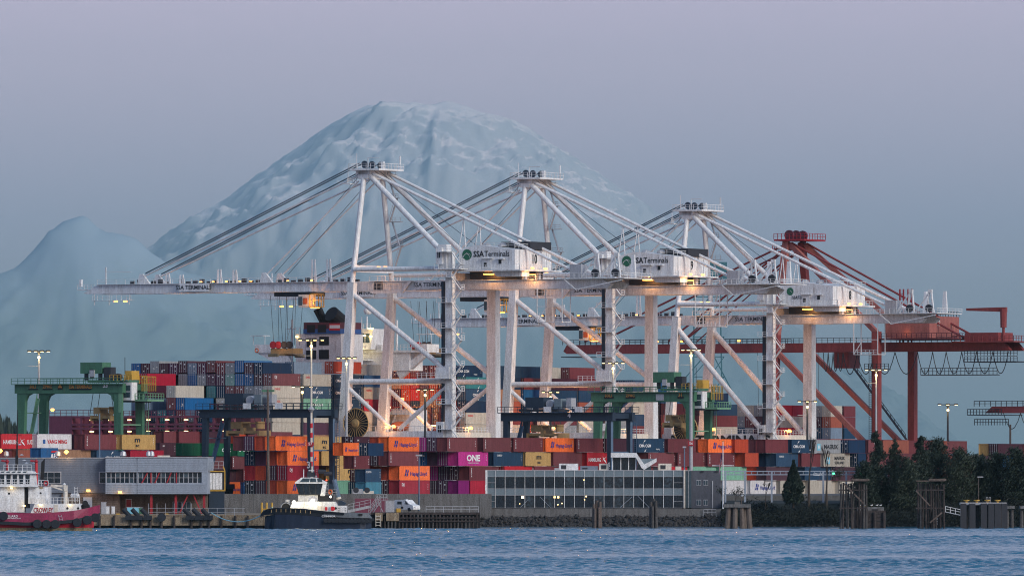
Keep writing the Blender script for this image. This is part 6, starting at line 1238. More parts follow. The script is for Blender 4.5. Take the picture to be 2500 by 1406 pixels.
# van
D = 1770; z = WZ(1248, D)
t = thing('van', 'white van parked on the jetty facing right, below the yard wall', 'van', (WX(992, D), D, z+.03), R(-42))
MB().prism([(-2.2, .35), (-2.2, 1.9), (-2.0, 2.15), (.6, 2.15), (1.6, 1.35), (2.5, 1.1), (2.65, .6), (2.6, .35)], -.95, .95).part('body', 'white', t)
MB().prism([(.6, 2.0), (1.45, 1.3), (.65, 1.3)], -.97, .97).part('windscreen', 'glass', t); MB().box(-1.4, -.3, -.965, -.94, 1.3, 1.85).part('side_window', 'glass', t); MB().box(-.5, .1, -.97, -.95, .5, .9).part('side_stripe', 'txtblack', t)
for x in (-1.4, 1.6): MB().lathe([(.15, -.1), (.36, -.1), (.36, .1), (.15, .1)], (x, -.9, .36), 'y', 14).part('wheel', 'rubber', t)
MB().box(2.6, 2.68, -.8, -.4, .7, .9).part('headlight', 'galv', t); MB().box(-.2, .2, -.3, .3, 2.15, 2.3).part('roof_beacon', 'galv', t)
cabinet(952, 1222, 1246, 1.6, 'galv', 'grey cage of gas bottles beside the white van', 1768); cabinet(973, 1240, 1246, .8, 'yellow', 'small yellow drum beside the white van', 1765)
tri = thing('yellow_pipework', 'yellow valve pipes rising behind the black tug bow', 'pipes', (WX(651, 1760), 1760, 2.55))
for dx in (-12, 0, 13): MB().tube((dx*.075, 0, 0), (dx*.075, 0, WZ(1226, 1760)-2.55), .2, 8).part('pipe', 'yellow', tri); 
MB().tube((-.9, 0, 1.0), (1.0, 0, 1.0), .12, 8).part('cross_pipe', 'yellow', tri)

# ------------------------------------------------------------------ glass office
def office():
    D = 1852; z0 = WZ(1240, D); X, Z, ox = frame(1185, D, z0)
    t = thing('glass_office', 'two storey glass fronted office with grey bands on the sea wall', 'office building', (ox, D, z0))
    x1 = X(1668); n = 20; st = (x1-X(1209))/(n-1)
    xs_ = [X(1187)]+[X(1209)+i*st for i in range(n)]
    zs_ = [Z(1239), Z(1208), Z(1192), Z(1163), Z(1148)]
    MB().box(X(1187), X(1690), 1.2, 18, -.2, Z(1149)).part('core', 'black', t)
    MB().box(X(1187)-.15, X(1190), -.2, 18, -.2, Z(1147)).part('end_wall', 'white', t)
    rr = random.Random(11)
    for i in range(len(xs_)-1):
        a, b_ = xs_[i], xs_[i+1]
        for k, (za, zc) in enumerate(zip(zs_, zs_[1:])):
            if k in (1, 3): MB().box(a+.05, b_-.05, .02, .25, za+.03, zc-.03).part('spandrel_panel', 'panel', t)
            elif i == 0 or i == len(xs_)-2:
                zm = (za+zc)/2; MB().box(a+.05, b_-.05, .08, .14, za+.03, zm-.04).part('pane', 'glass2' if i == 0 else 'glass', t); MB().box(a+.05, b_-.05, .08, .14, zm+.04, zc-.03).part('pane', 'glass2' if i == 0 else 'glass', t)
            else: MB().box(a+.05, b_-.05, .08, .14, za+.03, zc-.03).part('pane', 'glass3' if rr.random() < .3 else 'glass', t)
    for x in xs_: MB().box(x-.045, x+.045, -.08, .3, zs_[0], zs_[-1]).part('mullion', 'white', t)
    for z in zs_: MB().box(xs_[0], xs_[-1], -.05, .28, z-.035, z+.035).part('rail', 'galv', t)
    for i in (0, len(xs_)-2):
        for k in (0, 2): z = (zs_[k]+zs_[k+1])/2; MB().box(xs_[i]+.05, xs_[i+1]-.05, -.05, .2, z-.03, z+.03).part('transom', 'galv', t)
    MB().box(X(1669), X(1673), -.3, .6, 0, Z(1146)).part('corner_column', 'cream', t)
    # braces seen behind the lower glass, reflected lamps as glowing squares on the panes
    for p0, p1, y0, y1 in ((1270, 1290, 1238, 1219), (1318, 1344, 1212, 1238), (1514, 1543, 1238, 1212), (1557, 1585, 1210, 1238)): MB().beam((X(p0), .04, Z(y0)), (X(p1), .04, Z(y1)), .16, .06).part('brace', 'siding', t)
    for p, y, w_ in ((1276, 1213, .5), (1354, 1213, .35), (1363, 1213, .35), (1426, 1171, .22), (1431, 1211, .25), (1427, 1219, .2), (1362, 1231, .2), (1372, 1228, .2), (1269, 1229, .15)): MB().box(X(p)-w_/2, X(p)+w_/2, .03, .07, Z(y)-w_/2, Z(y)+w_/2).part('lamp_reflection', 'lit_warm', t)
    # grey annex
    ax0, ax1 = X(1688), X(1760); an = MB().box(ax0, ax1, .6, 18, 0, Z(1148)).part('annex', 'annex', t)
    MB().box(X(1674), ax0, .4, .6, .1, Z(1148)).part('glass_strip', 'glass2', t)
    for p in (1681,): MB().box(X(p)-.04, X(p)+.04, .3, .42, .1, Z(1148)).part('mullion', 'galv', t)
    for p in (1706, 1723):
        for y0, y1 in ((1185, 1171), (1233, 1219)):
            fr_ = MB().box(X(p)-.45, X(p)+.45, .5, .6, Z(y0), Z(y1)).part('window', 'galv', t)
            for s in (-1, 1): MB().box(X(p)+(s*.22)-.17, X(p)+(s*.22)+.17, .46, .5, Z(y0)+.1, Z(y1)-.1).part('pane', 'glass2', fr_)
    MB().box(X(1738), X(1741), .45, .6, 0, Z(1173)).part('drain_pipe', 'galv', t)
    for p in (1715, 1750): MB().box(X(p)-.3, X(p)+.3, .3, .6, Z(1151), Z(1149)).part('wall_lamp', 'dark', t)
    # rooftop pavilion with its folded roof
    zr = Z(1147)
    MB().box(X(1496), X(1552), 2, 8, zr, Z(1115)).part('pavilion', 'glass', t)
    for p in (1496, 1516, 1535, 1552): MB().box(X(p)-.08, X(p)+.08, 1.9, 2.1, zr, Z(1115)).part('mullion', 'white', t)
    MB().prism([(X(1492), Z(1105)), (X(1554), Z(1105)), (X(1573), Z(1133)), (X(1603), Z(1118)), (X(1603), Z(1127)), (X(1573), Z(1146)), (X(1567), Z(1142)), (X(1552), Z(1116)), (X(1492), Z(1116))], .8, 9).part('folded_roof', 'white', t)
    MB().prism([(X(1562), Z(1120)), (X(1600), Z(1119)), (X(1573), Z(1133))], 1.4, 8).part('roof_infill', 'panel', t); MB().prism([(X(1555), zr), (X(1590), zr), (X(1590), Z(1137)), (X(1573), Z(1144)), (X(1558), Z(1126))], 2.4, 7).part('pavilion_side', 'glass2', t)
    for a, b_, y, m_ in ((1365, 1412, 1131, 'white'), (1354, 1366, 1142, 'galv'), (1417, 1460, 1137, 'siding2'), (1463, 1487, 1131, 'cream'), (1608, 1640, 1131, 'cream'), (1650, 1664, 1138, 'cream'), (1596, 1606, 1140, 'dark')):
        u = MB().box(X(a), X(b_), 3, 7, zr, Z(y)).part('roof_unit', m_, t)
        if b_-a > 20: MB().box(X(a)+.4, X(a)+1.4, 2.93, 3, zr+.2, Z(y)-.3).part('louvre', 'dark', u)
    MB().box(X(1187)-.15, X(1690), .3, 18, Z(1149), zr).part('roof', 'galv', t)
office()
D = 1838; X, Z, ox = frame(1168, D, 0); t = thing('sea_wall', 'low stained concrete sea wall in front of the glass office', 'wall', (ox, D, 0))
a, b_ = X(1168), X(1765); n = 22
for i in range(n): MB().box(a+(b_-a)*i/n+.02, a+(b_-a)*(i+1)/n-.02, 0, .8, .5, Z(1241)-.02*(i % 2)).part('wall_panel', 'concrete', t)
MB().box(a, b_, .1, 15, -.5, Z(1242)).part('fill', 'ground', t)
mb = MB(); mb.rail((X(1718), -.4, Z(1258)), (X(1748), -.4, Z(1258)), 1.2, .9, .08); mb.box(X(1716), X(1750), -.9, -.1, Z(1260), Z(1258)); mb.part('landing', 'galv', t)

# ------------------------------------------------------------------ rock bank
def rocks():
    mb = MB(); mb.prismx([(1825.5, -.6), (1838.2, 1.9), (1838.2, -.6)], WX(1172, 1830), WX(2900, 1830)); bank = mb.part('rock_bank', 'rock', kind='structure')
    import bmesh
    mesh = []
    for s in range(8):
        bm = bmesh.new(); bmesh.ops.create_icosphere(bm, subdivisions=1 if s % 2 else 2 if s == 0 else 1, radius=1); r_ = random.Random(s)
        for v in bm.verts: v.co *= r_.uniform(.7, 1.15); v.co.z *= .8
        me = bpy.data.meshes.new('rock'); bm.to_mesh(me); bm.free(); me.materials.append(M['rock']); mesh.append(me)
    r_ = random.Random(4)
    for i in range(300):
        px = r_.uniform(1172, 1772) if i < 240 else r_.uniform(1772, 2080); s = r_.random(); y = 1825.6+12*s; z = -.4+2.2*s
        o = bpy.data.objects.new('rock', mesh[r_.randrange(8)]); C.objects.link(o); o.parent = bank; o.location = (WX(px, y), y-.2, z+.1)
        k = r_.uniform(.3, .65); o.scale = (k*r_.uniform(.9, 1.3), k, k*r_.uniform(.7, 1.0)); o.rotation_euler = (r_.uniform(0, 6), r_.uniform(0, 6), r_.uniform(0, 6))
    mb = MB(); V = []; F = []
    for i in range(1500):
        px = r_.uniform(1172, 2500); s = r_.random(); y = 1825.4+12.2*s; z = -.4+2.3*s; c = Vector((WX(px, y), y-.15, z)); k = r_.uniform(.15, .45); o = len(V)
        V += [tuple(c+Vector((dx*k*r_.uniform(.7, 1.2), dy*k, dz*k*r_.uniform(.7, 1.1)))) for dx, dy, dz in ((1, 0, 0), (-1, 0, 0), (0, 1, 0), (0, -1, 0), (0, 0, 1), (0, 0, -1))]
        F += [tuple(o+j for j in f) for f in ((0, 2, 4), (2, 1, 4), (1, 3, 4), (3, 0, 4), (2, 0, 5), (1, 2, 5), (3, 1, 5), (0, 3, 5))]
    mb.v = V; mb.f = F; o = mb.part('rubble', 'rock', kind='stuff'); tag(o, 'small dark rubble filling the rock bank at the water edge', 'rubble')
rocks()
# ------------------------------------------------------------------ vegetation
def leaves(pts, size, rng, mb):
    for p in pts:
        a = Vector(rng.normal(size=3)).normalized(); b_ = a.orthogonal().normalized(); c = a.cross(b_); s = size*rng.uniform(.5, 1.4); p = Vector(p)
        mb.add([p-b_*s, p+c*s*.6, p+b_*s], [(0, 1, 2)])
def conifer(px, pyt, pyb, wpx, D, label, seed, dense=1.0, kind='spruce', lean=0, group='dark trees along the right bank', n=None):
    rng = np.random.default_rng(seed); z0 = WZ(pyb, D); x0 = WX(px, D); h = WZ(pyt, D)-z0; r = wpx*D/FOC/2
    t = thing('conifer_tree', label, 'tree', (x0, D, z0), 0, group)
    MB().tube((0, 0, -.5), (lean*h, 0, h*.96), max(.12, h*.022), 7, .03).part('trunk', 'bark', t)
    mb = MB(); br = MB(); pts = []
    if kind == 'column':
        for i in range(int(6500*dense)):
            s = rng.random()**.8; rr = r*(math.sin(math.pi*min(1, s*1.0+.08)**.62))**.8*(1-.25*s); a = rng.uniform(0, 2*math.pi); q = rr*(1-.25*rng.random()**2)
            q *= 1+.22*noise.noise(Vector((math.cos(a)*2, math.sin(a)*2, s*6)))*1.6; pts.append((q*math.cos(a)+lean*h*s, q*math.sin(a), h*(.04+.96*s)))
        leaves(pts, .34, rng, mb)
    else:
        nb = n or int(46*dense)
        for i in range(nb):
            s = (i+rng.random())/nb; zz = h*(.12+.86*s); L = r*(1-s)**(.75 if kind == 'spruce' else .35)*rng.uniform(.55, 1.15)+.25; a = rng.uniform(0, 2*math.pi)
            dr = -.22 if kind == 'spruce' else .12; e_ = Vector((math.cos(a)*L, math.sin(a)*L, dr*L+rng.uniform(-.3, .5)))
            o_ = Vector((lean*h*s, 0, zz)); br.tube(o_, o_+e_, .05, 4, .02)
            m_ = int(26+46*L)
            for k in range(m_):
                u = rng.random()**.6; c = o_+e_*u+Vector(rng.normal(size=3))*(.16+.20*L*(1-.3*u))*(.6 if kind == 'spruce' else 1.0); pts.append(c)
        leaves(pts, .30, rng, mb)
    mb.part('crown', 'leaf' if seed % 3 else 'leaf2', t)
    if br.v: br.part('branches', 'bark', t, 'stuff')
def bare_tree(px, pyt, pyb, wpx, D, label, seed, group='bare trees by the office', twig=.035, leafy=0):
    rng = random.Random(seed); z0 = WZ(pyb, D); h = WZ(pyt, D)-z0; r = wpx*D/FOC/2
    t = thing('bare_tree', label, 'tree', (WX(px, D), D, z0), 0, group); mb = MB(); tips = []
    def grow(p, d, L, rad, k):
        q = p+d*L; mb.tube(p, q, rad, 5 if k < 2 else 3, rad*.65)
        if k >= 5: tips.append(q); return
        for i in range(3 if k < 4 else 2):
            nd = (d+Vector((rng.uniform(-1, 1)*r/h*1.5, rng.uniform(-.6, .6)*r/h*1.5, rng.uniform(-.15, .45)))*(.75)).normalized(); grow(q, nd, L*rng.uniform(.62, .85), max(twig, rad*.62), k+1)
    tr = MB().tube((0, 0, -.3), (0, 0, h*.24), h*.02, 7, h*.016).part('trunk', 'bark', t)
    grow(Vector((0, 0, h*.23)), Vector((.05, 0, 1)), h*.22, h*.015, 1); mb.part('branches', 'bark', t)
    if leafy:
        g_ = np.random.default_rng(seed); m2 = MB(); pts = [tuple(p+Vector(g_.normal(size=3))*.35) for p in tips for _ in range(leafy)]; leaves(pts, .2, g_, m2); m2.part('foliage', 'leaf2', t)
conifer(1937, 1124, 1232, 50, 1832, 'dark tapering cypress alone in front of the white reefer boxes', 1, 1.3, 'column')
TR = [(2138, 1052, 1238, 92, 1840, 'tall dark fir leftmost of the right hand trees, below the red crane leg', 'spruce', 2), (2186, 1074, 1240, 80, 1846, 'dark fir second from left in the right hand row of pines', 'spruce', 3), (2248, 1062, 1244, 92, 1842, 'tall dark fir directly behind the second timber dolphin', 'spruce', 4),
    (2288, 1070, 1240, 84, 1850, 'broad dark pine under the red crane tail', 'pine', 5), (2340, 1098, 1244, 84, 1845, 'round topped dark pine left of the lone lamp post foot', 'pine', 6), (2390, 1112, 1246, 76, 1850, 'low dark pine below the yellow container', 'pine', 8),
    (2430, 1108, 1246, 72, 1846, 'dark pine right of the yellow container', 'pine', 9), (2478, 1094, 1248, 66, 1842, 'dark pine second from the right edge', 'pine', 10), (2520, 1110, 1250, 80, 1842, 'dark pine cut off by the right edge', 'pine', 11),
    (2216, 1120, 1246, 70, 1836, 'mid sized bushy dark tree between the two timber dolphins', 'pine', 12), (2110, 1130, 1244, 56, 1836, 'bushy dark tree behind the first timber dolphin', 'pine', 14)]
for px, a, b_, w_, D, lab, kd, sd_ in TR: conifer(px, a, b_, w_*1.15, D, lab, sd_, 1.5, kd)
bare_tree(1869, 1168, 1238, 52, 1834, 'small leafless tree in front of the white reefer boxes', 3); bare_tree(1975, 1058, 1232, 80, 1836, 'tall leafless tree before the grey star marked container', 5); bare_tree(2018, 1075, 1235, 70, 1838, 'tall leafless tree right of the dark cypress', 8); bare_tree(1795, 1190, 1245, 60, 1834, 'dense bare bush at the office corner', 12, leafy=3)
bare_tree(1765, 1192, 1242, 44, 1836, 'bare bush against the grey annex', 14, leafy=2); bare_tree(2052, 1140, 1240, 74, 1834, 'half bare birch like tree beside the first timber dolphin', 21, leafy=5)
# dense dark undergrowth of the bank
rng = np.random.default_rng(77); mb = MB(); pts = []
for i in range(24000):
    px = rng.uniform(1762, 2560); s = rng.random(); D_ = 1826+14*s; base = .8+3.4*s; top = base+rng.random()*(1.2+.9*math.sin(px*.05+s*4)+(1.2 if px > 2080 else 0)); pts.append((WX(px, D_), D_, base*.6+(top-base*.6)*rng.random()))
leaves(pts, .32, rng, mb); o = mb.part('undergrowth', 'grass', kind='stuff'); tag(o, 'dark bramble and ivy covering the right hand bank', 'undergrowth')
mb = MB(); mb.prismx([(1826, -.6), (1840, 4.4), (1852, 4.9), (1900, 4.9), (1900, -.6)], WX(1772, 1840), WX(2950, 1840)); mb.part('bank', 'grass', kind='structure')
# ------------------------------------------------------------------ pipe gantry, flagpole, dolphins
D = 1845; X, Z, ox = frame(1765, D, 3.6); t = thing('pipe_gantry', 'pale blue steel gantry on posts running past the dark cypress', 'gantry', (ox, D, 3.6))
mb = MB()
for y in (1150, 1158): mb.beam((X(1760), 0, Z(y)), (X(2118), 0, Z(y)), .22, .2)
for p in range(1765, 2115, 14): mb.beam((X(p), 0, Z(1158)), (X(p), 0, Z(1150)), .12, .12)
mb.part('truss', 'siding', t)
for p in (1771, 1819, 1884, 1940, 2010, 2066): MB().beam((X(p), 0, 0), (X(p), 0, Z(1150)), .35, .3).part('post', 'siding', t)
for p in (2035, 2100): MB().box(X(p)-.2, X(p)+.2, -.2, 0, Z(1157), Z(1153)).part('signal_lamp', 'lit_green', t)
D = 1828; z0 = 3.4; t = thing('flagpole', 'white flagpole with yard arm beside the grey annex', 'flagpole', (WX(1765, D), D, z0)); zt = WZ(1078, D)-z0
MB().tube((0, 0, 0), (0, 0, zt), .13, 8, .08).part('pole', 'white', t); MB().box(-2.1, 2.1, -.06, .06, WZ(1137, D)-z0, WZ(1135, D)-z0).part('yard', 'white', t); MB().lathe([(.02, -.12), (.14, 0), (.02, .12)], (0, 0, zt+.1), 'z', 8).part('finial', 'yellow', t)
flag(1764, 1102, 1827.5, 3, 'limp stars and stripes flag hanging on the white flagpole', 3.2, 1.8, True)
def pile_group(px, pyt, pyb, label, piles, cap=None, name='mooring_dolphin', D=None, cat='dolphin', mt='woodgrey', extra=None):
    D = D or CH*FOC/(pyb-HY); X, Z, ox = frame(px, D, 0); t = thing(name, label, cat, (ox, D, 0), 0, 'mooring dolphins and old piles along the shore')
    for (p, pt, dy, r, ln) in piles: MB().tube((X(p)+ln, dy, -2), (X(p), dy*.8, Z(pt)), r, 8, r*.82).part('pile', mt, t)
    if cap: a, b_, y0, y1 = cap; MB().box(X(a), X(b_), -1, 3.2, Z(y1), Z(y0)).part('cap', 'concrete', t)
    return t, X, Z
rr = random.Random(9)
pile_group(1458, 1222, 1287, 'weathered cluster of piles standing in the water before the glass office, left one', [(1450, 1230, 0, .34, -.1), (1457, 1221, .4, .36, 0), (1465, 1224, -.1, .34, .1), (1462, 1238, -.5, .3, .1), (1453, 1240, -.5, .3, -.1)], mt='woodlt')
pile_group(1595, 1217, 1287, 'weathered cluster of piles standing in the water before the glass office, right one', [(1589, 1224, 0, .34, -.1), (1596, 1216, .4, .36, 0), (1601, 1222, -.1, .34, .1), (1593, 1235, -.5, .3, 0)])
t, X, Z = pile_group(1801, 1230, 1289, 'concrete capped dolphin on thick steel piles right of the flagpole', [(1779, 1238, 0, .55, -.4), (1795, 1238, -.3, .55, -.15), (1811, 1238, -.3, .55, .15), (1827, 1238, 0, .55, .4), (1787, 1238, 2.4, .5, 0), (1819, 1238, 2.4, .5, 0)], (1766, 1833, 1230, 1238), mt='brickwall')
MB().box(X(1800)-.5, X(1800)+.5, 0, 1, Z(1230), Z(1224)).part('bollard', 'concrete', t); MB().beam((X(1810), 0, Z(1230)), (X(1811), 0, Z(1212)), .2, .2).part('marker_post', 'woodlt', t)
def gull(px, py, D, lab):
    t = thing('gull', lab, 'bird', (WX(px, D), D, WZ(py, D)), random.uniform(-.6, .6), 'gulls resting on the dolphins')
    MB().lathe([(.01, -.26), (.07, -.18), (.11, 0), (.08, .14), (.05, .2)], (0, 0, .26), 'x', 8).part('body', 'white', t); MB().lathe([(.01, -.06), (.06, 0), (.01, .07)], (.2, 0, .38), 'x', 7).part('head', 'white', t)
    MB().prism([(-.3, .27), (.02, .36), (.1, .3)], -.1, .1).part('wings', 'galv', t)
    for dy in (-.04, .04): MB().tube((.02, dy, 0), (.02, dy, .18), .012, 4).part('leg', 'yellow', t)
    MB().lathe([(.02, 0), (.005, .06)], (.26, 0, .38), 'x', 5).part('beak', 'yellow', t)
# tall timber dolphins
def timber(px0, px1, pyt, pyb, label, brace, seed):
    D = CH*FOC/(pyb-HY); X, Z, ox = frame(px0, D, 0); t = thing('timber_dolphin', label, 'dolphin', (ox, D, 0), 0, 'mooring dolphins and old piles along the shore'); r_ = random.Random(seed)
    p = px0+2
    while p < px1: MB().tube((X(p)+r_.uniform(-.2, .2), r_.uniform(-.4, 3), -2), (X(p), r_.uniform(0, 2.5), Z(pyt+8+r_.uniform(0, 8))), .21, 7, .18).part('pile', 'wood' if r_.random() < .6 else 'woodgrey', t); p += 6.2
    for y in (pyt+4, pyt+26, pyt+70): MB().box(X(px0-4), X(px1+2), -.5, -.2, Z(y+3), Z(y)).part('waler', 'woodlt' if y == pyt+4 else 'wood', t)
    MB().box(X((px0+px1)/2-4), X(px1+6), -.7, 3, Z(pyt+5), Z(pyt)).part('cap', 'woodlt', t)
    for a, y0, b_, y1 in brace: MB().beam((X(a), -.7, Z(y0)), (X(b_), -.7, Z(y1)), .35, .25).part('brace', 'woodlt', t)
timber(2052, 2116, 1168, 1290, 'tall timber dolphin left of the white capped one', [(2085, 1205, 2108, 1228), (2060, 1180, 2080, 1200)], 3); timber(2240, 2304, 1168, 1290, 'tall timber dolphin with diagonal brace right of the white capped one', [(2236, 1197, 2270, 1234), (2270, 1275, 2300, 1250)], 6)
D = 1775; X, Z, ox = frame(2125, D, 0); t = thing('capped_dolphin', 'white capped dolphin with wide timber fendering between the timber dolphins', 'dolphin', (ox, D, 0), 0, 'mooring dolphins and old piles along the shore')
MB().box(X(2094), X(2158), 0, 3, Z(1253), Z(1237)).part('cap', 'concrete', t)
for p in (2104, 2128): MB().box(X(p), X(p+15), -.05, 0, Z(1250), Z(1242)).part('opening', 'black', t)
for k in range(5): MB().box(X(2083), X(2162), -.4-.02*k, 1.5, Z(1289)+k*.68, Z(1289)+k*.68+.6).part('timber', 'wood', t)
for p in (2088, 2110, 2135, 2158): MB().tube((X(p), -.7, -2), (X(p), -.7, Z(1250)), .3, 8).part('pile', 'wood', t)
for i, p in enumerate((2100, 2112, 2128, 2141, 2150)): gull(p, 1236, 1776, f"white gull on the white capped dolphin, {ordn(i+1)} from left")
D = 1760; X, Z, ox = frame(2400, D, 0); t = thing('steel_dolphin', 'big dark steel and timber dolphin with yellow topped posts at far right', 'dolphin', (ox, D, 0), 0, 'mooring dolphins and old piles along the shore')
MB().box(X(2345), X(2458), .2, 4, Z(1232), Z(1226)).part('deck', 'galv', t)
for p in (2352, 2374, 2402, 2420, 2436, 2452): MB().box(X(p)-.55, X(p)+.55, -.5, .2, -1.5, Z(1228)).part('fender_post', 'dark', t)
for p in (2362, 2388, 2410, 2445): MB().tube((X(p), 2.5, -2), (X(p), 2.5, Z(1230)), .35, 8).part('pile', 'woodgrey', t)
for y in (1244, 1262): MB().box(X(2365), X(2400), 1, 1.3, Z(y+3), Z(y)).part('waler', 'wood', t)
for p in (2360, 2385, 2411, 2436): MB().lathe([(.2, 0), (.25, .25), (.55, .3), (.55, .5), (.1, .5)], (X(p), .8, Z(1226)), 'z', 8).part('bollard', 'yellow', t)
mb = MB(); mb.path([(X(2408), .6, Z(1226)), (X(2408), .6, Z(1213)), (X(2412), .6, Z(1213)), (X(2412), .6, Z(1226))], .04, 4); mb.path([(X(2415), .6, Z(1226)), (X(2415), .6, Z(1213)), (X(2419), .6, Z(1213)), (X(2419), .6, Z(1226))], .04, 4); mb.part('ladder_hoop', 'galv', t)
for i, p in enumerate((2455, 2490)):
    pile_group(p+10, 1240, 1290, 'short pile stub with white cap at the right edge, '+('left' if i == 0 else 'right')+' one', [(p+4, 1243, 0, .4, 0), (p+16, 1243, .3, .4, 0)], (p, p+22, 1234, 1241), D=1790)
D = 1800; X, Z, ox = frame(2320, D, 0); t = thing('footbridge', 'white railed footbridge joining the timber and steel dolphins', 'footbridge', (ox, D, 0)); mb = MB(); mb.rail((X(2308), 0, Z(1248)), (X(2345), 0, Z(1256)), 1.0, .9, .09); mb.part('railing', 'white', t); MB().beam((X(2305), .4, Z(1248)), (X(2346), .4, Z(1257)), .8, .15).part('walkway', 'galv', t)
t = thing('tide_gauge', 'black and white chequered tide gauge on the timber dolphin', 'tide gauge', (WX(2287, 1772), 1772, 0)); 
for k in range(9): MB().box(-.28+.28*(k % 2), .28*(k % 2), -.1, 0, .4+k*.24, .64+k*.24).part('white_square', 'white', t)
MB().box(-.3, .3, 0, .1, -.5, 2.7).part('board', 'black', t)
t = thing('lamp_post', 'small shore lamp in front of the dark pines at right', 'lamp post', (WX(2389, 1815), 1815, 3)); zt = WZ(1165, 1815)-3; MB().tube((0, 0, 0), (0, 0, zt), .08, 6).part('pole', 'woodlt', t); MB().box(-.2, .9, -.1, .1, zt, zt+.2).part('lamp_head', 'galv', t)
gull(1812, 1213, 1762, 'white gull perched on the marker post of the steel piled dolphin')

# ------------------------------------------------------------------ tugs
def ring(c, r, w_, n=14):
    return [(r*.48, -w_/2), (r*.9, -w_/2), (r, -w_*.3), (r, w_*.3), (r*.9, w_/2), (r*.48, w_/2)]
def tug_red():
    D = 1640; X, Z, ox = frame(60, D, 0); t = thing('red_tugboat', 'magenta and white harbour tug with big tyre fenders at the left edge', 'tugboat', (ox, D, 0))
    xs_ = [-260, -230, -150, -60, 0, 60, 120, 180, 215, 232, 241]
    dk = [1246, 1246, 1248, 1249, 1249, 1252, 1251, 1246, 1239, 1234, 1232]; hw = [2.6, 4.2, 4.8, 5, 5, 5, 4.9, 4.4, 3.2, 1.9, .7]; lo = [1266, 1268, 1270, 1271, 1272, 1275, 1274, 1268, 1260, 1256, 1252]
    def sh(z0f, z1f, k0, k1, nm, m_, yoff=5, **kw):
        st = [(X(x), h*k0, z0f(i), h*k1, z1f(i)) for i, (x, h) in enumerate(zip(xs_, hw))]
        return MB().shell(st, **kw).part(nm, m_, t, loc=(0, yoff, 0))
    wl = [.95 if x < 200 else .95-(x-200)/41*.75 for x in xs_]
    st = [(X(x)-(.0 if x < 215 else (x-215)*.05), h*.8*w_, -1.2, h*.9*w_, .75) for x, h, w_ in zip(xs_, hw, wl)]; MB().shell(st).part('boot_topping', 'tan', t, loc=(0, 5, 0))
    st = [(X(x)-(.0 if x < 215 else (x-215)*.04), h*.9*w_, .74, h*.97*(.5+.5*w_), Z(l_)-.45) for x, h, w_, l_ in zip(xs_, hw, wl, lo)]; MB().shell(st).part('lower_hull', 'boatred', t, loc=(0, 5, 0))
    sh(lambda i: Z(lo[i])-.5, lambda i: Z(lo[i])+.05, 1.03, 1.03, 'rubbing_strake', 'rubber')
    st = [(X(x), h*1.0, Z(l_)+.04, h*(.97 if x < 200 else 1.02), Z(d)) for x, h, l_, d in zip(xs_, hw, lo, dk)]; MB().shell(st, deck=False).part('bulwark', 'magenta', t, loc=(0, 5, 0))
    MB().shell([(X(x), h*.94, Z(l_)+.4, h*.94, Z(l_)+.5) for x, h, l_ in zip(xs_, hw, lo)]).part('deck', 'dark', t, loc=(0, 5, 0))
    for k, (p, y, r) in enumerate(((9, 1259, .78), (91, 1278, .78), (114, 1279, .78), (135, 1279, .78), (188, 1275, .78), (212, 1269, .8), (231, 1263, .78))):
        w_ = float(np.interp(p, xs_, hw)); MB().lathe(ring(0, r, .5), (X(p), 5-w_-.45, Z(y)), 'y', 16).part('tyre_fender', 'rubber', t)
    dh = MB().prism([(X(72), Z(1256)), (X(84), Z(1229)), (X(195), Z(1229)), (X(197), Z(1246)), (X(160), Z(1256))], 1.3, 8.4).part('deckhouse', 'white', t)
    put_text(dh, 'CROWLEY', .82, (X(105), 1.24, Z(1250)), 'y', 'brick', .62, .035)
    MB().box(X(131), X(140), 1.22, 1.3, Z(1256), Z(1231)).part('door', 'cream', dh)
    for p, y in ((164, 1240), (190, 1240)): MB().lathe([(.01, -.05), (.2, -.05), (.2, 0)], (X(p), 1.29, Z(y)), 'y', 10).part('porthole', 'black', dh)
    uh = MB().box(X(68), X(120), 1.9, 8, Z(1229), Z(1186)).part('upper_house', 'white', t); MB().box(X(58), X(68), 2.4, 7.5, Z(1240), Z(1188)).part('dark_recess', 'black', t); MB().box(X(68), X(121), 1.8, 8.1, Z(1186), Z(1185)).part('red_trim', 'brick', t)
    MB().box(X(95), X(103), 1.84, 1.9, Z(1192), Z(1188)).part('name_plate', 'gold', uh); MB().box(X(110), X(115), 1.86, 1.9, Z(1226), Z(1200)).part('door', 'white', uh); MB().lathe([(.01, -.05), (.17, -.05), (.17, 0)], (X(98), 1.89, Z(1203)), 'y', 10).part('porthole', 'black', uh)
    lh = MB().box(X(-75), X(58), 1.7, 8.2, Z(1250), Z(1187)).part('main_house', 'white', t); MB().lathe([(.01, -.05), (.2, -.05), (.2, 0)], (X(21), 1.69, Z(1204)), 'y', 10).part('porthole', 'black', lh)
    MB().box(X(-80), X(92), .9, 8.6, Z(1188), Z(1184)).part('bridge_deck', 'white', t)
    wh = MB().prism([(X(-58), Z(1184)), (X(-62), Z(1156)), (X(78), Z(1156)), (X(86), Z(1150)), (X(90), Z(1184))], 2, 7.6).part('wheelhouse', 'white', t)
    for i in range(7): a = -32+i*15.5; MB().prism([(X(a)+.06, Z(1180)), (X(a)-.02, Z(1158)), (X(a+10.5), Z(1158)), (X(a+10)-.05, Z(1180))], 1.93, 2).part('window', 'glass', wh)
    rf = MB().prism([(X(-66), Z(1156)), (X(-56), Z(1148)), (X(76), Z(1148)), (X(92), Z(1156))], 1.5, 8).part('roof', 'white', t)
    for i in range(6): a = -14+i*13.5; MB().prism([(X(a), Z(1153)), (X(a+4), Z(1150)), (X(a+12), Z(1150)), (X(a+9), Z(1153))], 1.44, 1.5).part('roof_window', 'glass2', rf)
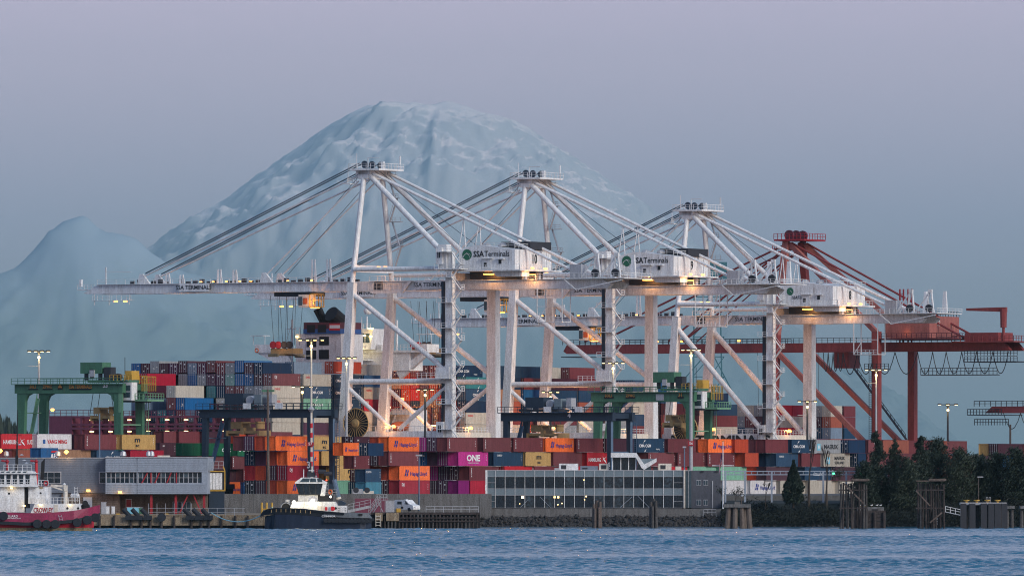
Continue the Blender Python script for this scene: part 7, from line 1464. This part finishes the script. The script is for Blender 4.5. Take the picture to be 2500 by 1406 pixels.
    mb = MB(); mb.rail((X(8), 1.9, Z(1148)), (X(76), 1.9, Z(1148)), 1.0, .75, .07); mb.part('top_rail', 'white', t)
    mb = MB(); mb.rail((X(-70), 1.0, Z(1184)), (X(88), 1.0, Z(1184)), 1.0, .75, .07); mb.rail((X(92), 1.5, Z(1186)), (X(117), 1.5, Z(1186)), 1.0, .6, .07); mb.part('bridge_rail', 'white', t)
    mb = MB(); mb.rail((X(121), 1.4, Z(1229)), (X(193), 1.4, Z(1229)), 1.05, .65, .07); mb.rail((X(68), 1.4, Z(1229)), (X(120), 1.4, Z(1229)), 1.0, 1.0, .04); mb.part('deck_rail', 'white', t)
    ms = MB(); ms.box(X(34), X(41), 4.4, 5, Z(1148), Z(1112)); ms.beam((X(38), 4.7, Z(1112)), (X(39), 4.7, Z(1000)), .3, .3, .1, .1); ms.box(X(26), X(50), 4.6, 4.8, Z(1063), Z(1062)); ms.part('mast', 'black', t)
    for p, y in ((45, 1085), (50, 1110), (56, 1123), (62, 1130), (80, 1130)): MB().lathe([(.05, -.1), (.4, 0), (.05, .14)], (X(p), 4, Z(y)), 'z', 8).part('radar', 'white', t)
    for p in (15, 86): mt_ = MB(); mt_.tube((X(p), 3, Z(1148)), (X(p), 3, Z(1128)), .22, 8); mt_.tube((X(p), 3, Z(1126)), (X(p-14), 3, Z(1124)), .18, 8); mt_.lathe([(.1, -.4), (.4, 0), (.1, .4)], (X(p), 3, Z(1126)), 'z', 8); mt_.part('fire_monitor', 'brick', t)
    MB().tube((X(88), 2.4, Z(1186)), (X(87), 2.4, Z(1130)), .22, 8).part('red_pipe', 'txtred', t); MB().prism([(X(96), Z(1170)), (X(98), Z(1128)), (X(106), Z(1119)), (X(104), Z(1170))], 4, 5.6).part('exhaust_stack', 'black', t)
    MB().path([(X(111)+.34*math.cos(a), 1.3, Z(1179)+.34*math.sin(a)) for a in np.linspace(0, 2*math.pi, 13)], .09, 4).part('lifebuoy', 'txtred', t)
    mb = MB(); mb.tube((X(158), 3, Z(1229)), (X(158), 3, Z(1196)), .36, 10); mb.prism([(X(154), Z(1198)), (X(153), Z(1184)), (X(163), Z(1184)), (X(163), Z(1198))], 2.6, 3.4); mb.beam((X(158), 3, Z(1187)), (X(122), 3, Z(1184)), .4, .35); mb.beam((X(153), 3, Z(1196)), (X(134), 3, Z(1190)), .25, .25); mb.beam((X(134), 3, Z(1190)), (X(124), 3, Z(1186)), .25, .25); mb.part('deck_crane', 'cream', t)
    MB().lathe([(.05, -.3), (.32, 0), (.05, .3)], (X(155), 3, Z(1182)), 'z', 10).part('radome', 'white', t)
    mb = MB(); mb.ladder((X(184), 2.4, Z(1225)), (X(184), 2.4, Z(1188)), .45, .07); mb.beam((X(194), 1.6, Z(1229)), (X(192), 1.6, Z(1206)), .12, .12); mb.part('ladder', 'white', t); MB().lathe([(.05, -.8), (.4, -.6), (.4, .6), (.05, .8)], (X(181), 3, Z(1209)), 'x', 10).part('liferaft', 'white', t)
    MB().lathe([(.3, -1), (.75, -1), (.75, 1), (.3, 1)], (X(206), 5, Z(1238)), 'y', 12).part('winch', 'black', t); MB().lathe(ring(0, .5, .4), (X(206), 3, Z(1228)), 'y', 12).part('sheave', 'black', t)
    for p, y in ((27, 1191), (58, 1234), (98, 1232), (170, 1232)): MB().box(X(p)-.2, X(p)+.2, 1.1, 1.3, Z(y)-.12, Z(y)+.12).part('lamp', 'lit_warm', t); light(t, (X(p), .6, Z(y)), (1, .72, .3), 14, .15)
    put_text(t, 'GUARD', .38, (X(30), 5-5.05, Z(1262)), 'y', 'txtwhite', 1.1, .02); put_text(t, 'SAN FRANCISCO', .2, (X(34), 5-5.05, Z(1266)), 'y', 'txtwhite', 1.1, .02)
    mb = MB(); mb.ladder((X(150), -.02, Z(1270)), (X(146), -.02, Z(1256)), .5, .07); mb.part('boarding_ladder', 'galv', t)
tug_red()
def tug_black():
    D = 1730; X, Z, ox = frame(770, D, 0); t = thing('black_tugboat', 'dark blue black tug with white house and bright deck lamps, moored before the stacks', 'tugboat', (ox, D, 0))
    xs_ = [634, 640, 652, 672, 700, 740, 790, 840, 880, 900, 912]; dk = [1256, 1248, 1242, 1239, 1239.5, 1241, 1247, 1251, 1251, 1252, 1262]; hw = [.6, 1.8, 3, 4, 4.6, 5, 5, 5, 4.8, 4.4, 3.4]
    mid = [1262, 1258, 1256, 1255, 1255, 1257, 1261, 1264, 1265, 1265, 1267]
    st = [(X(x)+(.8 if x < 660 else 0)-(.5 if x > 890 else 0), h*(.5 if x < 660 else .9), -1.5, h*.97, Z(m_)) for x, h, m_ in zip(xs_, hw, mid)]; MB().shell(st).part('hull', 'bluehull', t, loc=(0, 5, 0))
    n = 7; MB().shell([(X(x), h*.98, Z(m_)-.01, h*1.04, Z(d)) for x, h, m_, d in zip(xs_[:n], hw, mid, dk)], deck=False).part('bow_bulwark', 'rubber', t, loc=(0, 5, 0))
    MB().shell([(X(x)-(.4 if x > 905 else 0), h*.98, Z(m_)-.01, h*.98, Z(d)) for x, h, m_, d in list(zip(xs_, hw, mid, dk))[n-1:]], deck=False).part('bulwark', 'greyhull', t, loc=(0, 5, 0))
    MB().shell([(X(x), h*.9, Z(m_)-.2, h*.9, Z(m_)-.1) for x, h, m_ in zip(xs_, hw, mid)]).part('deck', 'dark', t, loc=(0, 5, 0))
    MB().shell([(X(x), h*1.05, Z(d)-.35, h*1.08, Z(d)+.02) for x, h, d in zip(xs_[:n+1], hw, dk)], deck=True).part('bow_fender', 'rubber', t, loc=(0, 5, 0)); MB().shell([(X(x), h*1.0, Z(m_)-.25, h*1.05, Z(m_)+.1) for x, h, m_ in zip(xs_[6:], hw[6:], mid[6:])]).part('side_fender', 'rubber', t, loc=(0, 5, 0))
    for p in range(662, 770, 12): w_ = float(np.interp(p, xs_, hw)); z = Z(float(np.interp(p, xs_, dk))); MB().box(X(p)-.05, X(p)+.05, 5-w_*1.08-.08, 5-w_*1.08, z-.75, z-.2).part('fender_strap', 'gold', t)
    for k, p in enumerate(range(795, 912, 9)): w_ = float(np.interp(p, xs_, hw)); MB().lathe(ring(0, .42, .25), (X(p), 5-w_*1.05-.16, Z(1270+.12*k)), 'y', 12).part('tyre_fender', 'rubber', t)
    put_text(t, 'CONNOR', .33, (X(802), 5-5.35, Z(1261.5)), 'y', 'txtwhite', 1.2, .03)
    for p in range(822, 872, 9): MB().box(X(p)-.2, X(p)+.2, -.12, .06, Z(1266), Z(1263.5)).part('freeing_port', 'black', t)
    dh = MB().prism([(X(706), Z(1243)), (X(712), Z(1230)), (X(722), Z(1224)), (X(818), Z(1224)), (X(825), Z(1234)), (X(846), Z(1234)), (X(846), Z(1252)), (X(790), Z(1252))], 1.6, 8.4).part('deckhouse', 'white', t)
    MB().box(X(776), X(792), 1.5, 1.6, Z(1246), Z(1235)).part('recess', 'cream', dh); MB().box(X(793), X(799), 1.52, 1.6, Z(1245), Z(1237)).part('fire_box', 'txtred', dh); MB().lathe([(.2, -.08), (.42, -.08), (.42, 0), (.2, 0)], (X(812), 1.6, Z(1241)), 'y', 12).part('lifebuoy', 'txtred', dh); MB().lathe([(.01, -.06), (.24, -.06), (.24, 0)], (X(819), 1.6, Z(1240)), 'y', 10).part('porthole', 'black', dh); MB().box(X(802), X(807), 1.5, 1.6, Z(1250), Z(1237)).part('door', 'siding', dh)
    for k in range(3): MB().box(X(825), X(829), 1.55, 1.6, Z(1241+4*k), Z(1240+4*k)).part('step', 'black', dh); MB().box(X(841), X(845), 1.55, 1.6, Z(1241+4*k), Z(1240+4*k)).part('step', 'black', dh)
    MB().box(X(727), X(775), 2.6, 7.4, Z(1224), Z(1208)).part('bridge_base', 'galv', t); MB().box(X(774), X(812), 2.8, 7, Z(1222), Z(1208)).part('upper_deck_house', 'black', t)
    wh = MB().prism([(X(729), Z(1208)), (X(721), Z(1179)), (X(788), Z(1179)), (X(785), Z(1208))], 2.4, 7.6).part('wheelhouse', 'dark', t)
    b0, b1, t0_, t1_ = 729, 784, 722, 787
    for i in range(4):
        s0, s1 = i/4+.02, (i+1)/4-.02; MB().prism([(X(b0+(b1-b0)*s0), Z(1206)), (X(t0_+(t1_-t0_)*s0), Z(1180)), (X(t0_+(t1_-t0_)*s1), Z(1180)), (X(b0+(b1-b0)*s1), Z(1206))], 2.33, 2.4).part('window', 'glass', wh)
    MB().prism([(X(781), Z(1210)), (X(788), Z(1176)), (X(797), Z(1176)), (X(792), Z(1210))], 2.3, 7.4).part('rear_pillar', 'white', wh)
    rf = MB().prism([(X(720), Z(1180)), (X(719), Z(1177)), (X(735), Z(1165)), (X(772), Z(1165)), (X(790), Z(1173)), (X(798), Z(1177)), (X(797), Z(1180))], 2.1, 7.9).part('roof', 'white', t)
    for a, b_, c_, d_ in ((731, 754, 739, 756), (756, 772, 757, 770), (775, 787, 774, 784)): MB().prism([(X(a), Z(1176)), (X(b_), Z(1176)), (X(d_), Z(1167)), (X(c_), Z(1167))], 2.04, 2.1).part('roof_window', 'glass2', rf)
    mb = MB(); mb.beam((X(740), 5, Z(1165)), (X(740), 5, Z(1145)), .16, .16); mb.part('antenna', 'white', t); MB().lathe([(.05, -.2), (.22, 0), (.05, .2)], (X(770), 5, Z(1162)), 'z', 8).part('antenna', 'white', t)
    MB().box(X(748), X(768), 4.5, 5.6, Z(1164), Z(1152)).part('mast_base', 'dark', t); MB().box(X(752), X(766), 4.3, 4.5, Z(1149), Z(1147)).part('radar_scanner', 'white', t); MB().beam((X(757), 5, Z(1152)), (X(757), 5, Z(1128)), .3, .3).part('mast', 'dark', t)
    for a, y in ((775, 1150), (790, 1155)): MB().tube((X(a), 4, Z(y)), (X(a+20), 4, Z(y+1)), .4, 10).part('fire_monitor', 'dark', t)
    MB().tube((X(815), 3.4, Z(1170)), (X(826), 3.4, Z(1215)), .42, 10).part('exhaust_pipe', 'steelblue', t); MB().tube((X(825.6), 3.4, Z(1213)), (X(826.6), 3.4, Z(1218)), .45, 10).part('pipe_band', 'cream', t)
    MB().prism([(X(825), Z(1222)), (X(832), Z(1221)), (X(845), Z(1228)), (X(840), Z(1233)), (X(824), Z(1233))], 3, 6).part('covered_boat', 'navy', t)
    MB().path([(X(806)+.3*math.cos(a), 2.2, Z(1200)+.36*math.sin(a)) for a in np.linspace(0, 2*math.pi, 13)], .1, 4).part('lifebuoy', 'orange', t); mb = MB(); mb.rail((X(790), 2.4, Z(1208)), (X(822), 2.4, Z(1208)), 1, .8, .07); mb.ladder((X(797), 2.6, Z(1208)), (X(797), 2.6, Z(1180)), .5, .08); mb.part('aft_rail', 'galv', t)
    MB().lathe([(.3, -1.2), (.9, -1.2), (.9, 1.2), (.3, 1.2)], (X(697), 4, Z(1236)), 'y', 14).part('bow_winch', 'black', t); MB().path([(X(697)+.9*math.cos(a), 2.6, Z(1239)+.9*math.sin(a)) for a in np.linspace(0, math.pi, 10)], .1, 4).part('winch_guard', 'galv', t); MB().box(X(696), X(706), 3, 4, Z(1232), Z(1219)).part('windlass', 'galv', t); MB().lathe([(.1, -.6), (.6, 0), (.1, .6)], (X(728), 3, Z(1234)), 'z', 8).part('canvas_cover', 'green', t)
    lq = MB()
    for p, y, r in ((717.5, 1226, .38), (763, 1222, .36), (807, 1212, .2)): MB().lathe([(.05, -r), (r, 0), (.05, r)], (X(p), 1.2, Z(y)), 'y', 10).part('floodlight', 'lit_white', t); light(t, (X(p), .3, Z(y)), (1, .85, .5), 160 if r > .3 else 30, .2)
    MB().box(X(795), X(798), 2.2, 2.5, Z(1173), Z(1170)).part('red_lamp', 'lit_red', t)
    MB().box(X(875), X(885), .1, .4, Z(1258), Z(1253)).part('fairlead', 'black', t)
tug_black()
def hawser():
    a = W(516, 1251, 1748.5); b_ = W(665, 1238, 1734); pts = []
    for i in range(13): s = i/12; p = a.lerp(b_, s); p.z -= 2.1*(1-(2*s-1)**2)*(1.0); pts.append(p)
    o = MB().path(pts, .09, 5).part('mooring_line', 'rope'); tag(o, 'pale turquoise mooring line sagging from quay to black tug bow', 'mooring line')
hawser()
